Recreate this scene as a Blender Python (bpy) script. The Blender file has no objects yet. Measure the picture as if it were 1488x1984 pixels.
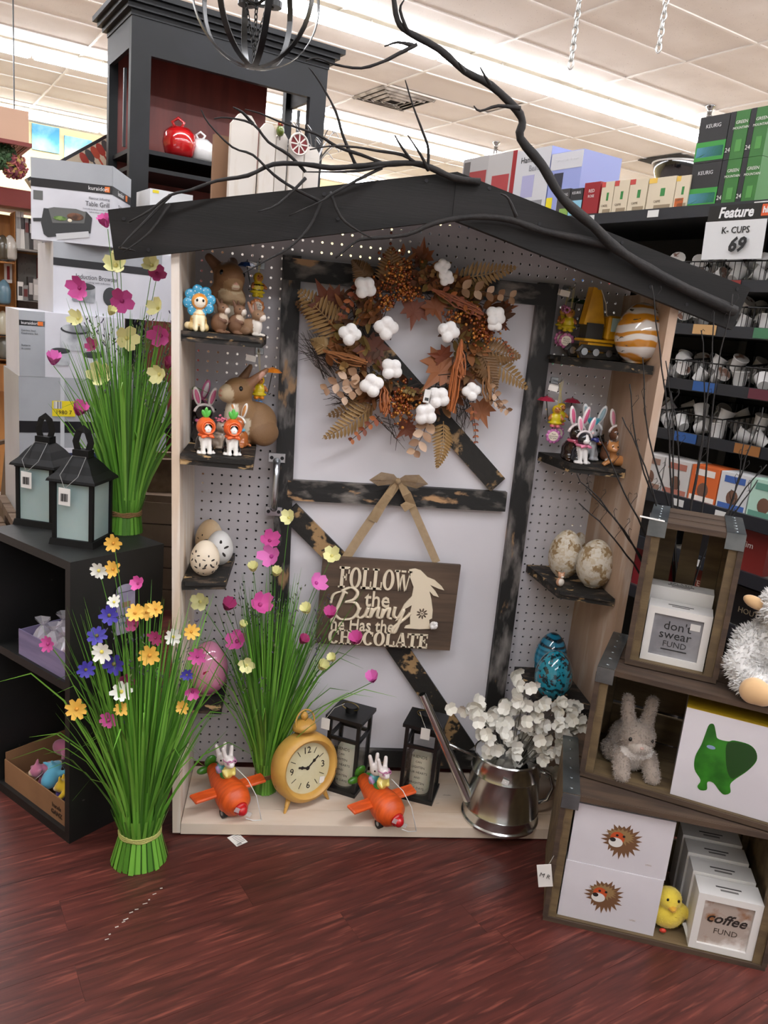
import bpy, math, random
import numpy as np
from mathutils import Vector, Matrix, Euler
random.seed(7)
R=math.radians; PI=math.pi
scn=bpy.context.scene; COL=scn.collection
# ---------------------------------------------------------------- camera (solved from the pegboard's one-inch hole grid)
FPX=1547.0; CAM=np.array([.2193,-2.1899,1.365]); YAW,PITCH,ROLL=.1311,.2310,.0962
_f=np.array([math.sin(YAW)*math.cos(PITCH),math.cos(YAW)*math.cos(PITCH),-math.sin(PITCH)])
_r0=np.array([math.cos(YAW),-math.sin(YAW),0]); _u0=np.cross(_r0,_f)
_r=math.cos(ROLL)*_r0+math.sin(ROLL)*_u0; _u=-math.sin(ROLL)*_r0+math.cos(ROLL)*_u0
cd=bpy.data.cameras.new('camera'); co=bpy.data.objects.new('camera',cd); COL.objects.link(co)
cd.sensor_fit='HORIZONTAL'; cd.sensor_width=36; cd.lens=FPX/1488*36; cd.clip_start=.05; cd.clip_end=60
co.matrix_world=Matrix(((_r[0],_u[0],-_f[0],CAM[0]),(_r[1],_u[1],-_f[1],CAM[1]),(_r[2],_u[2],-_f[2],CAM[2]),(0,0,0,1)))
scn.camera=co
# ---------------------------------------------------------------- world and exposure
w=bpy.data.worlds.new('world'); scn.world=w; w.use_nodes=True
w.node_tree.nodes['Background'].inputs[0].default_value=(1,.97,.93,1); w.node_tree.nodes['Background'].inputs[1].default_value=.45
scn.view_settings.view_transform='Standard'; scn.view_settings.look='None'; scn.view_settings.gamma=1
scn.view_settings.use_curve_mapping=False; scn.view_settings.exposure=0.35
TUBE=28.0     # emission of the fluorescent tubes
# ---------------------------------------------------------------- pixel -> place
def ray(px,py): return _f+_r*(px-744)/FPX+_u*(992-py)/FPX
def Q(px,py,x=None,y=None,z=None):
    d=ray(px,py); ax,v=(0,x) if x is not None else (1,y) if y is not None else (2,z)
    return Vector(CAM+(v-CAM[ax])/d[ax]*d)
SA=R(25.5); AX=np.array([-math.sin(SA),math.cos(SA),0]); BX=np.array([math.cos(SA),math.sin(SA),0])   # axes of the shop
def S(a,b,z): v=CAM*[1,1,0]+a*AX+b*BX; return Vector((v[0],v[1],z))
def QS(px,py,a=None,b=None):
    d=ray(px,py); t=a/(d@AX) if a is not None else b/(d@BX); return Vector(CAM+d*t)
def AB(v): q=np.array(v)-CAM; return q@AX,q@BX
def QP(px,py,p,n):
    d=ray(px,py); n=np.array(n); return Vector(CAM+d*(((np.array(p)-CAM)@n)/(d@n)))
def Zat(x,y,py):   # height on the upright through (x,y) seen at picture row py
    lo,hi=-1,4
    for _ in range(40):
        m=(lo+hi)/2; d=np.array([x,y,m])-CAM
        if 992-FPX*(d@_u)/(d@_f)>py: lo=m
        else: hi=m
    return lo
def pxm(p): return FPX/((np.array(p)-CAM)@_f)    # pixels per metre at a point
# ---------------------------------------------------------------- colour and materials
def C(h):
    h=h.lstrip('#'); v=[int(h[i:i+2],16)/255 for i in (0,2,4)]
    return tuple(((x+.055)/1.055)**2.4 if x>.04045 else x/12.92 for x in v)
MATS={}
def M(name,col='#888888',rough=.5,metal=0,col2=None,scale=6,lo=.42,hi=.6,stretch=(1,1,1),bump=0,bscale=None,col3=None,scale3=20,lo3=.6,hi3=.68,trans=0,emit=0,coat=0,attr=False,rnd=0,alpha=1,spec=.5,sheen=0,wave=None,sss=0):
    if name in MATS: return MATS[name]
    m=bpy.data.materials.new(name); MATS[name]=m; m.use_nodes=True; nt=m.node_tree; N=nt.nodes; L=nt.links
    b=N['Principled BSDF']; b.inputs['Roughness'].default_value=rough; b.inputs['Metallic'].default_value=metal
    b.inputs['Specular IOR Level'].default_value=spec
    if coat: b.inputs['Coat Weight'].default_value=coat; b.inputs['Coat Roughness'].default_value=.06
    if trans: b.inputs['Transmission Weight'].default_value=trans
    if alpha<1: b.inputs['Alpha'].default_value=alpha
    if sheen: b.inputs['Sheen Weight'].default_value=sheen
    if sss: b.inputs['Subsurface Weight'].default_value=sss; b.inputs['Subsurface Scale'].default_value=.01
    c1=C(col)+(1,)
    tc=N.new('ShaderNodeTexCoord'); mp=N.new('ShaderNodeMapping'); mp.inputs['Scale'].default_value=stretch
    L.new(tc.outputs['Object'],mp.inputs[0])
    def noise(sc,dt=6):
        n=N.new('ShaderNodeTexNoise'); n.inputs['Scale'].default_value=sc; n.inputs['Detail'].default_value=dt; L.new(mp.outputs[0],n.inputs[0]); return n
    def mixc(f,a,bb):
        x=N.new('ShaderNodeMix'); x.data_type='RGBA'; L.new(f,x.inputs[0])
        for s,i in ((a,6),(bb,7)):
            if isinstance(s,tuple): x.inputs[i].default_value=s
            else: L.new(s,x.inputs[i])
        return x.outputs[2]
    def ramp(src,l,h):
        r=N.new('ShaderNodeMapRange'); L.new(src,r.inputs[0]); r.inputs[1].default_value=l; r.inputs[2].default_value=h; r.clamp=True; return r.outputs[0]
    cur=c1
    if attr:
        at=N.new('ShaderNodeAttribute'); at.attribute_name='Col'; cur=at.outputs['Color']
    if rnd:
        oi=N.new('ShaderNodeObjectInfo'); hs=N.new('ShaderNodeHueSaturation'); hs.inputs['Color'].default_value=c1
        r=N.new('ShaderNodeMapRange'); L.new(oi.outputs['Random'],r.inputs[0]); r.inputs[3].default_value=1-rnd; r.inputs[4].default_value=1+rnd
        L.new(r.outputs[0],hs.inputs['Value']); cur=hs.outputs[0]
        ad=N.new('ShaderNodeVectorMath'); ad.operation='ADD'; L.new(tc.outputs['Object'],ad.inputs[0]); sc_=N.new('ShaderNodeVectorMath'); sc_.operation='SCALE'; cb=N.new('ShaderNodeCombineXYZ')
        for i in range(3): L.new(oi.outputs['Random'],cb.inputs[i])
        L.new(cb.outputs[0],sc_.inputs[0]); sc_.inputs[3].default_value=9; L.new(sc_.outputs[0],ad.inputs[1]); L.new(ad.outputs[0],mp.inputs[0])
    if wave:
        wv=N.new('ShaderNodeTexWave'); wv.inputs['Scale'].default_value=wave[0]; wv.inputs['Distortion'].default_value=wave[1]; wv.inputs['Detail'].default_value=3; wv.bands_direction=wave[2]
        L.new(mp.outputs[0],wv.inputs[0]); cur=mixc(ramp(wv.outputs['Fac'],wave[4] if len(wave)>4 else .3,wave[5] if len(wave)>5 else .7),cur,C(wave[3])+(1,))
    if col2: cur=mixc(ramp(noise(scale).outputs['Fac'],lo,hi),cur,C(col2)+(1,))
    if col3: cur=mixc(ramp(noise(scale3,8).outputs['Fac'],lo3,hi3),cur,C(col3)+(1,))
    if isinstance(cur,tuple): b.inputs['Base Color'].default_value=cur
    else: L.new(cur,b.inputs['Base Color'])
    if emit:
        b.inputs['Emission Color'].default_value=c1; b.inputs['Emission Strength'].default_value=emit
    bp=N.new('ShaderNodeBump'); bp.inputs['Strength'].default_value=bump or .04; bp.inputs['Distance'].default_value=.004
    L.new(noise(bscale or scale*4).outputs['Fac'],bp.inputs['Height']); L.new(bp.outputs[0],b.inputs['Normal'])
    return m
def PT(rough=.45,name=None,**k): return M(name or 'painted_%02d'%int(rough*100),rough=rough,attr=True,**k)   # colour stored per piece
# ---------------------------------------------------------------- mesh builder
def rotm(e): return Euler([R(a) for a in e]).to_matrix().to_4x4()
def T(x=0,y=0,z=0): return Matrix.Translation((x,y,z))
def frame(o,xa,za):   # matrix with x axis and z axis given
    xa=Vector(xa).normalized(); za=Vector(za).normalized(); ya=za.cross(xa).normalized(); xa=ya.cross(za)
    return Matrix(((xa[0],ya[0],za[0],o[0]),(xa[1],ya[1],za[1],o[1]),(xa[2],ya[2],za[2],o[2]),(0,0,0,1)))
MW={}
class MB:
    def __init__(s,col=None): s.v=[];s.f=[];s.c=[];s.m=Matrix.Identity(4);s.col=C(col) if col else None;s.any=col is not None
    def paint(s,h): s.col=C(h); s.any=True; return s
    def at(s,m): s.m=m; return s
    def add(s,vs,fs):
        o=len(s.v); s.v+=[s.m@Vector(p) for p in vs]; s.f+=[tuple(o+i for i in f) for f in fs]; s.c+=[s.col or (.5,.5,.5)]*len(vs); return s
    def raw(s,vs,fs,cs):
        o=len(s.v); s.v+=[s.m@Vector(p) for p in vs]; s.f+=[tuple(o+i for i in f) for f in fs]; s.c+=list(cs); s.any=True; return s
    def box(s,c,d,rot=None,taper=1,bev=0):
        x,y,z=(q/2 for q in d); t=taper
        if bev:
            e=bev; V=[]
            for sz in (-1,1):
                for r,zz in (((x-e,y-e),z),) if False else (): pass
            pts=[]
            for zz,ins in ((-z,e),(-z+e,0),(z-e,0),(z,e)):
                X,Y=x-ins,y-ins; pts.append([(X-e*(ins==0),-Y,zz),(X,-Y+e*(ins==0),zz),(X,Y-e*(ins==0),zz),(X-e*(ins==0),Y,zz),(-X+e*(ins==0),Y,zz),(-X,Y-e*(ins==0),zz),(-X,-Y+e*(ins==0),zz),(-X+e*(ins==0),-Y,zz)])
            V=[p for q in pts for p in q]; F=[tuple(range(7,-1,-1)),tuple(range(24,32))]
            for k in range(3):
                for i in range(8): j=(i+1)%8; F.append((k*8+i,k*8+j,k*8+8+j,k*8+8+i))
        else:
            V=[(-x,-y,-z),(x,-y,-z),(x,y,-z),(-x,y,-z),(-x*t,-y*t,z),(x*t,-y*t,z),(x*t,y*t,z),(-x*t,y*t,z)]
            F=[(3,2,1,0),(4,5,6,7),(0,1,5,4),(1,2,6,5),(2,3,7,6),(3,0,4,7)]
        mm=T(*c)@(rotm(rot) if rot else Matrix.Identity(4)); return s.add([mm@Vector(p) for p in V],F)
    def hexa(s,P): return s.add(P,[(3,2,1,0),(4,5,6,7),(0,1,5,4),(1,2,6,5),(2,3,7,6),(3,0,4,7)])
    def lathe(s,prof,n=24,c=(0,0,0),axis=None,cap=True):
        V=[];F=[];k=len(prof)
        for i in range(n):
            a=2*PI*i/n; ca,sa=math.cos(a),math.sin(a); V+=[(r*ca,r*sa,z) for r,z in prof]
        for i in range(n):
            j=(i+1)%n
            for q in range(k-1): F.append((i*k+q,j*k+q,j*k+q+1,i*k+q+1))
        if cap:
            if prof[0][0]>1e-6: F.append(tuple(i*k for i in range(n-1,-1,-1)))
            if prof[-1][0]>1e-6: F.append(tuple(i*k+k-1 for i in range(n)))
        mm=T(*c)
        if axis is not None: mm=mm@Vector((0,0,1)).rotation_difference(Vector(axis)).to_matrix().to_4x4()
        return s.add([mm@Vector(p) for p in V],F)
    def cyl(s,p0,p1,r0,r1=None,n=12):
        p0,p1=Vector(p0),Vector(p1); return s.lathe([(r0,0),(r0 if r1 is None else r1,(p1-p0).length)],n,p0,p1-p0)
    def tube(s,P,r,n=6,cap=True,closed=False):
        P=[Vector(p) for p in P]; k=len(P); V=[];F=[]
        rs=r if isinstance(r,(list,tuple)) else [r]*k
        t=(P[1]-P[0]).normalized(); u=t.orthogonal().normalized()
        for i,p in enumerate(P):
            if closed: d=P[(i+1)%k]-P[i-1]
            else: d=P[min(i+1,k-1)]-P[max(i-1,0)]
            if d.length>1e-9: t=d.normalized()
            u=(u-t*u.dot(t)); u=u.normalized() if u.length>1e-6 else t.orthogonal().normalized(); w_=t.cross(u)
            V+=[p+(u*math.cos(2*PI*j/n)+w_*math.sin(2*PI*j/n))*rs[i] for j in range(n)]
        for i in range(k if closed else k-1):
            a,b=i*n,((i+1)%k)*n
            for j in range(n): q=(j+1)%n; F.append((a+j,a+q,b+q,b+j))
        if cap and not closed: F+=[tuple(range(n-1,-1,-1)),tuple(range((k-1)*n,k*n))]
        return s.add(V,F)
    def ell(s,c,r,rot=None,n=12,m=8):
        if not isinstance(r,(list,tuple)): r=(r,r,r)
        mm=T(*c)@(rotm(rot) if rot else Matrix.Identity(4)); V=[mm@Vector((0,0,r[2]))];F=[]
        for i in range(1,m):
            a=PI*i/m
            for j in range(n): b=2*PI*j/n; V.append(mm@Vector((r[0]*math.sin(a)*math.cos(b),r[1]*math.sin(a)*math.sin(b),r[2]*math.cos(a))))
        V.append(mm@Vector((0,0,-r[2]))); e=len(V)-1
        for j in range(n): q=(j+1)%n; F.append((0,1+j,1+q)); F.append((e,e-n+q,e-n+j))
        for i in range(m-2):
            for j in range(n): q=(j+1)%n; a=1+i*n; F.append((a+j,a+n+j,a+n+q,a+q))
        return s.add(V,F)
    def prism(s,poly,z0,z1):   # polygon in xy, thickness along z
        n=len(poly); V=[(x,y,z0) for x,y in poly]+[(x,y,z1) for x,y in poly]
        return s.add(V,[tuple(range(n-1,-1,-1)),tuple(range(n,2*n))]+[(i,(i+1)%n,n+(i+1)%n,n+i) for i in range(n)])
    def strip(s,P,W,up=None):   # flat ribbon along P; W widths; up = normal hint
        P=[Vector(p) for p in P]; V=[];k=len(P)
        for i,p in enumerate(P):
            t=(P[min(i+1,k-1)]-P[max(i-1,0)]).normalized(); nn=Vector(up) if up is not None else Vector((0,-1,.2)); sd=t.cross(nn)
            sd=sd.normalized() if sd.length>1e-6 else t.orthogonal().normalized(); w_=W[i] if isinstance(W,(list,tuple)) else W
            V+=[p-sd*w_/2,p+sd*w_/2]
        return s.add(V,[(2*i,2*i+1,2*i+3,2*i+2) for i in range(k-1)])
    def text(s,t,size,sx=1,ext=.0003,off=0,align='CENTER',shear=0):
        cu=bpy.data.curves.new('t','FONT'); cu.body=t; cu.size=size; cu.align_x=align; cu.align_y='CENTER'; cu.extrude=ext; cu.resolution_u=2; cu.offset=off; cu.shear=shear
        o=bpy.data.objects.new('t',cu); me=bpy.data.meshes.new_from_object(o)
        s.add([(p.co.x*sx,p.co.y,p.co.z) for p in me.vertices],[tuple(p.vertices) for p in me.polygons])
        bpy.data.objects.remove(o); bpy.data.curves.remove(cu); bpy.data.meshes.remove(me); return s
    def build(s,name,mat=None,parent=None,smooth=False,world=True,label=None,kind=None,bevel=0):
        me=bpy.data.meshes.new(name); vs=s.v
        if parent is not None and world and parent.name in MW:
            im=MW[parent.name].inverted(); vs=[im@p for p in vs]
        me.from_pydata([tuple(p) for p in vs],[],s.f); me.update()
        if s.any:
            at=me.color_attributes.new('Col','FLOAT_COLOR','POINT'); at.data.foreach_set('color',np.array([tuple(c)[:3]+(1,) for c in s.c],dtype=np.float32).ravel())
        me.materials.append(mat or PT())
        if smooth: me.polygons.foreach_set('use_smooth',[True]*len(me.polygons))
        o=bpy.data.objects.new(name,me); COL.objects.link(o)
        if smooth is not True and smooth: 
            me.polygons.foreach_set('use_smooth',[True]*len(me.polygons)); 
            try: me.set_sharp_from_angle(angle=R(smooth))
            except Exception: pass
        if bevel:
            md=o.modifiers.new('bevel','BEVEL'); md.width=bevel; md.segments=2; md.limit_method='ANGLE'
        if parent is not None: o.parent=parent; MW[o.name]=MW.get(parent.name,Matrix.Identity(4))
        else: MW[o.name]=Matrix.Identity(4)
        if label: o['label']=label
        if kind: o['kind']=kind
        return o
def tag(o,label,cat,group=None):
    o['label']=label; o['category']=cat
    if group: o['group']=group
    return o
def thing(name,label,cat,loc=(0,0,0),rot=(0,0,0),group=None,scale=1):
    o=bpy.data.objects.new(name,None); COL.objects.link(o); o.empty_display_size=.02
    o.location=loc; o.rotation_euler=[R(a) for a in rot]; o.scale=(scale,)*3
    MW[o.name]=Matrix.LocRotScale(Vector(loc),Euler(o.rotation_euler),Vector((scale,)*3)); return tag(o,label,cat,group)
def struct(o): o['kind']='structure'; return o
def dup(o,loc,rot=None,label=None,parent=None,scale=None):
    c=o.copy(); COL.objects.link(c)
    if loc is not None: c.location=loc
    if rot is not None: c.rotation_euler=[R(a) for a in rot]
    if scale: c.scale=(scale,)*3
    if label: c['label']=label
    c.parent=parent
    for ch in list(o.children):
        d=dup(ch,None); d.parent=c
    return c
# ---------------------------------------------------------------- soft bodies: one continuous skin grown over ellipsoids and limbs
def skin(prims,n=46,k=.05):
    bb=[]
    for p in prims:
        if p[0]=='e': m=max(p[2]); bb+=[np.array(p[1])-m,np.array(p[1])+m]
        elif p[0]=='c': m=max(p[3],p[4]); bb+=[np.array(p[1])-m,np.array(p[1])+m,np.array(p[2])-m,np.array(p[2])+m]
    bb=np.array(bb); lo=bb.min(0); hi=bb.max(0); h=(hi-lo).max()/n; lo=lo-2*h; dims=np.ceil((hi-lo)/h).astype(int)+3
    gx,gy,gz=[lo[i]+h*np.arange(dims[i]) for i in range(3)]
    P=np.stack(np.meshgrid(gx,gy,gz,indexing='ij'),-1)
    def dist(p,X):
        if p[0] in 'ep':
            q=X-np.array(p[1])
            if len(p)>4 and p[4] is not None: q=q@np.array(Euler([R(a) for a in p[4]]).to_matrix())
            r=np.array(p[2]); k0=np.linalg.norm(q/r,axis=-1); k1=np.linalg.norm(q/r**2,axis=-1)+1e-9; return k0*(k0-1)/k1
        a=np.array(p[1]);ba=np.array(p[2])-a; t=np.clip(((X-a)@ba)/(ba@ba+1e-12),0,1); return np.linalg.norm(X-a-t[...,None]*ba,axis=-1)-(p[3]+(p[4]-p[3])*t)
    D=None
    for p in prims:
        if p[0]=='p': continue
        d=dist(p,P)
        if D is None: D=d
        else:
            hh=np.clip(.5+.5*(D-d)/k,0,1); D=D*(1-hh)+d*hh-k*hh*(1-hh)
    s=D<0; idx=-np.ones([x-1 for x in D.shape],int); acc=np.zeros(tuple(idx.shape)+(3,)); cnt=np.zeros(idx.shape)
    sh=tuple(slice(0,x) for x in idx.shape)
    for ax in range(3):
        o1,o2=[i for i in range(3) if i!=ax]
        for i in (0,1):
            for j in (0,1):
                off=[0,0,0]; off[o1]=i; off[o2]=j
                sa=tuple(slice(off[q],off[q]+idx.shape[q]) for q in range(3)); off2=list(off); off2[ax]=1
                sb=tuple(slice(off2[q],off2[q]+idx.shape[q]) for q in range(3))
                da,db=D[sa],D[sb]; cr=(da<0)!=(db<0); t=np.where(cr,da/(da-db+1e-15),0)
                pos=np.zeros(acc.shape); pos[...,o1]=i; pos[...,o2]=j; pos[...,ax]=t; acc+=pos*cr[...,None]; cnt+=cr
    act=cnt>0; idx[act]=np.arange(act.sum()); V=lo+h*(np.argwhere(act)+acc[act]/cnt[act][:,None])
    F=[]
    for ax in range(3):
        o1,o2=[(1,2),(2,0),(0,1)][ax]; n1=[slice(1,-1)]*3; n1[ax]=slice(0,D.shape[ax]-1); sa=s[tuple(n1)]
        n2=[slice(1,-1)]*3; n2[ax]=slice(1,D.shape[ax]); sb=s[tuple(n2)]
        e=np.argwhere(sa!=sb)
        if not len(e): continue
        fl=sa[tuple(e.T)]; e=e+1; e[:,ax]-=1
        def g(i,j):
            q=e.copy(); q[:,o1]-=i; q[:,o2]-=j; return idx[tuple(q.T)]
        qd=np.stack([g(1,1),g(0,1),g(0,0),g(1,0)],-1); qd[~fl]=qd[~fl][:,::-1]; F.append(qd)
    F=np.concatenate(F); F=F[(F>=0).all(1)]
    ds=np.stack([dist(p,V) if p[0]!='p' else np.full(len(V),9e9) for p in prims],-1); own=ds.argmin(1)
    cols=np.array([C(p[3] if p[0] in 'ep' else p[5]) for p in prims]); cc=cols[own]
    for p in prims:
        if p[0]=='p': cc[dist(p,V)<0]=C(p[3])
    return V.tolist(),[tuple(f) for f in F.tolist()],[tuple(c) for c in cc.tolist()]
def E(c,r,col,rot=None): return ('e',c,r if isinstance(r,tuple) else (r,r,r),col,rot)
def Pn(c,r,col,rot=None): return ('p',c,r if isinstance(r,tuple) else (r,r,r),col,rot)
def K(a,b,r0,r1,col): return ('c',a,b,r0,r1,col)
def body(name,prims,parent,mat=None,n=46,k=.05,m=None):
    b=MB(); b.m=m or Matrix.Identity(4); b.raw(*skin(prims,n,k)); return b.build(name,mat or PT(.5),parent,smooth=True,world=False)
# ================================================================ the shop: floor, ceiling, walls, lights
HC=3.55
def slab(name,a0,a1,b0,b1,z0,z1,m):
    return struct(MB().hexa([S(a0,b0,z0),S(a0,b1,z0),S(a1,b1,z0),S(a1,b0,z0),S(a0,b0,z1),S(a0,b1,z1),S(a1,b1,z1),S(a1,b0,z1)]).build(name,m))
floor=slab('floor',-5,13,-7,12,-.06,-.006,M('floor_screed','#a89c98',.7,col2='#8e807c',scale=3))
wood=M('mahogany_plank','#562a24',.38,col2='#3c1e1a',scale=5,stretch=(1.2,14,1),lo=.35,hi=.68,col3='#7a4136',scale3=7,lo3=.55,hi3=.75,bump=.06,rnd=.16,spec=.35)
RS=(0,0,25.5)
pm=None; prow=random.Random(3)
for i in range(34):
    a=.28+i*.104; off=prow.random()*1.1
    for j in range(5):
        b=-1.9+off+j*1.12
        c=S(a,b,0)
        if not(-1.6<c[0]<2.5): continue
        if a<.2 or a>3.58: continue
        if pm is None:
            pm=MB().box((0,0,-.003),(1.1195,.1034,.006)).build('plank',wood,floor)
            pm.location=c; pm.rotation_euler=[R(q) for q in RS]
        else: dup(pm,c,RS,parent=floor)
# checkerboard tiles further down the shop
tw=M('tile_white','#c9c4be',.3,col2='#b5aea6',scale=4,rnd=.04); tm=M('tile_maroon','#6f3a40',.3,col2='#5e3036',scale=4,rnd=.06)
protos={}
for i in range(22):
    for j in range(8):
        a=3.83+i*.455; b=-1.0+j*.455; k=(i+j)%2
        if k not in protos:
            o=MB().box((0,0,-.003),(.453,.453,.006)).build('floor_tile',(tw,tm)[k],floor); o.location=S(a,b,0); o.rotation_euler=[R(q) for q in RS]; protos[k]=o
        else: dup(protos[k],S(a,b,0),RS,parent=floor)
ceil=slab('ceiling',-5,13,-7,12,HC+.012,HC+.06,M('ceiling_deck','#d2cbc1',.9))
ct=M('ceiling_board','#dcd6cd',.9,col2='#d3ccc2',scale=2,col3='#8b8278',scale3=90,lo3=.68,hi3=.72,bump=.3,bscale=160,rnd=.02)
tp=None; g=MB(); ga0=.41; gb0=1.76-1.2192*3
holes={(4.9,5.4)}
for i in range(20):
    for j in range(9):
        a=ga0+.6096*(i+.5); b=gb0+1.2192*(j+.5)
        if a<3.3: continue
        if i==10 and j==5: continue     # open bay behind the dome mirror is cut further down
        if tp is None:
            tp=MB().box((0,0,.005),(1.21,.60,.01)).build('ceiling_tile',ct,ceil); tp.location=S(a,b,HC); tp.rotation_euler=[R(q) for q in RS]
        else: dup(tp,S(a,b,HC),RS,parent=ceil)
for i in range(21):
    a=ga0+.6096*i
    if a<3: continue
    p,q=S(a,gb0,HC),S(a,gb0+1.2192*9,HC); m=(p+q)/2; g.box((m[0],m[1],HC-.003),((q-p).length,.022,.012),RS)
for j in range(10):
    b=gb0+1.2192*j; p,q=S(3,b,HC),S(12.6,b,HC); m=(p+q)/2; g.box((m[0],m[1],HC-.004),(.022,(q-p).length,.012),RS)
g.build('ceiling_grid',M('grid_white','#d9d4cc',.5),ceil)
# cream walls far behind
wy=M('cream_paint','#dccda0',.8,col2='#d3c394',scale=1)
slab('wall_back',12.55,12.7,-7,12,0,HC+.01,wy); slab('wall_left',-5,12.7,-6.2,-6.05,0,HC+.01,wy); slab('wall_right',-5,12.7,11,11.15,0,HC+.01,wy)
# fluorescent strip lights in long rows: white batten with a glowing wrap-round lens, hung just under the ceiling
tubem=M('fluorescent_lens','#f6f8ff',.3,emit=TUBE); fixm=M('white_enamel','#dcdad4',.35)
rowtxt=['above the open floor before the display','straight above the shed display','above the aisle before the hutch','in the row just past the dark branch','in the row over the canvas prints','in the row along the cream back wall']
for row,a in enumerate((-3.05,-.1,2.75,5.80,8.72,11.65)):
    b=-3.0 if row<3 else -1.2
    while b<10.2:
        z=HC-.10; L=1.26; c=S(a,b+L/2,z)
        t=thing('strip_light','long white fluorescent strip light '+rowtxt[row],'ceiling light',c,RS,'fluorescent strip lights '+rowtxt[row])
        MB().box((0,0,.045),(L,.13,.03)).build('batten',fixm,t,world=False)
        pr=[(.09*math.cos(PI+PI*i/8),.055*math.sin(PI+PI*i/8)+.028) for i in range(9)]
        v=[(x,p,q) for x in (-.605,.605) for p,q in pr]
        MB().add(v,[(i,i+1,i+10,i+9) for i in range(8)]+[tuple(range(9)),tuple(range(17,8,-1)),(0,9,17,8)]).build('lens',tubem,t,50,world=False)
        for e in (-1,1): MB().box((e*.617,0,.015),(.022,.05,.07)).build('lamp_holder',fixm,t,world=False)
        MB().cyl((0,0,.06),(0,0,.10),.008,n=6).build('hanger',fixm,t,world=False)
        b+=L+.01

rs=random.Random(77)
for k in range(11):   # pale scuffs on the boards
    t=k/10; p=Q(310-105*t+rs.uniform(-4,4),1722+95*t+rs.uniform(-3,3),z=.0005); MB('#b9b2ac').box((p[0],p[1],.0004),(rs.uniform(.004,.012),rs.uniform(.0015,.003),.0006),(0,0,25+rs.uniform(-15,15))).build('scuff_mark',PT(.8),floor)
# ================================================================ the shed-front display
DF=-.295    # front plane of the display
shed=thing('shed_display','tall pegboard display dressed as a little shed with black gable roof','display',(.55,-.15,0))
blk=M('distressed_black','#15140f',.6,col2='#1f1d1a',scale=4,col3='#a99274',scale3=9,lo3=.60,hi3=.64,stretch=(1,1,.45),bump=.3,bscale=60)
blkh=M('distressed_black_rail','#131211',.6,col2='#837c75',scale=26,lo=.51,hi=.70,col3='#a8835c',scale3=22,lo3=.61,hi3=.66,stretch=(.4,1,1),bump=.3,bscale=60)
blkv=M('distressed_black_stile','#141312',.6,col2='#8a8480',scale=24,lo=.50,hi=.74,col3='#8f7150',scale3=16,lo3=.64,hi3=.68,stretch=(1,1,.35),bump=.3,bscale=60)
blkd=M('distressed_black_brace','#171511',.6,col2='#9c7d55',scale=16,lo=.52,hi=.57,col3='#1c1914',scale3=55,lo3=.5,hi3=.6,bump=.35,bscale=70)
shelfm=M('charred_shelf_wood','#151310',.65,col2='#4d4136',scale=34,lo=.54,hi=.64,col3='#b39468',scale3=26,lo3=.60,hi3=.635,stretch=(.7,1,2),bump=.4,bscale=50)
roofm=M('roof_black','#171615',.6,col2='#211f1e',scale=3,stretch=(.3,1,6),bump=.12,bscale=60,spec=.25)
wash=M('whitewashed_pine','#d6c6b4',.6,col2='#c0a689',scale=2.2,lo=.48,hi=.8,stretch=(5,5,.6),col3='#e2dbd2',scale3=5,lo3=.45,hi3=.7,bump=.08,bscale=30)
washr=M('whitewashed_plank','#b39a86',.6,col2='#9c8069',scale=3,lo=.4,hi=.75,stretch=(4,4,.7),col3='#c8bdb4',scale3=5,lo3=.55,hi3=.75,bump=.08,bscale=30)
washb=M('whitewashed_base','#d2c3b2',.55,col2='#c2a78a',scale=5,lo=.45,hi=.7,stretch=(.6,2,1),col3='#54463c',scale3=14,lo3=.70,hi3=.74,bump=.1,bscale=30)
peg=M('pegboard_grey','#bdb9bc',.5,col2='#b4b0b3',scale=3)
# side panels (the left one leans out towards the top)
def slabq(x0b,x1b,x0t,x1t,z0,z1,y0,y1): return [(x0b,y0,z0),(x1b,y0,z0),(x1b,y1,z0),(x0b,y1,z0),(x0t,y0,z1),(x1t,y0,z1),(x1t,y1,z1),(x0t,y1,z1)]
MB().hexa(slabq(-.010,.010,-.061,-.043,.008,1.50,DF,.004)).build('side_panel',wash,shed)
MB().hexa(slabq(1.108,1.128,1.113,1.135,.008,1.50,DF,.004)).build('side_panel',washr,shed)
# base boards: four planks with the front lip
for i in range(4):
    y0=DF+.07*i+.0008; MB().box(((.010+1.108)/2,y0+.035-.0008,.0205),(1.096,.0692,.031)).build('base_plank',washb,shed)
MB().box((.06,DF+.1,.0025),(.02,.15,.005)).box((1.05,DF+.1,.0025),(.02,.15,.005)).build('foot',M('dark_foot','#3a2b22',.7),shed)
# pegboard with real holes
gz=lambda x: 1.688-.158*abs(x-.555)/.74
g=MB(); h=.0254; r=.0033
for i in range(-3,46):
    for j in range(-33,32):
        x=i*h; z=.843-j*h
        if z<.03 or z+h/2>gz(x) or x>1.125 or x< -.03-.0355*(z): continue
        def cell(x,z,hole):
            y=.0
            sq=[(x-h/2,y,z-h/2),(x,y,z-h/2),(x+h/2,y,z-h/2),(x+h/2,y,z),(x+h/2,y,z+h/2),(x,y,z+h/2),(x-h/2,y,z+h/2),(x-h/2,y,z)]
            if not hole: g.add([sq[0],sq[2],sq[4],sq[6]],[(0,1,2,3)]); return
            o=[(x+r*math.cos(a),y,z+r*math.sin(a)) for a in [R(225+45*q) for q in range(8)]]
            bk=[(p[0],y+.004,p[2]) for p in o]
            g.add(sq+o+bk,[(q,(q+1)%8,8+(q+1)%8,8+q) for q in range(8)]+[(8+q,8+(q+1)%8,16+(q+1)%8,16+q) for q in range(8)])
        cell(x,z,not(.24<x<.88 and z<1.44))
g.build('pegboard',peg,shed)
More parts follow.
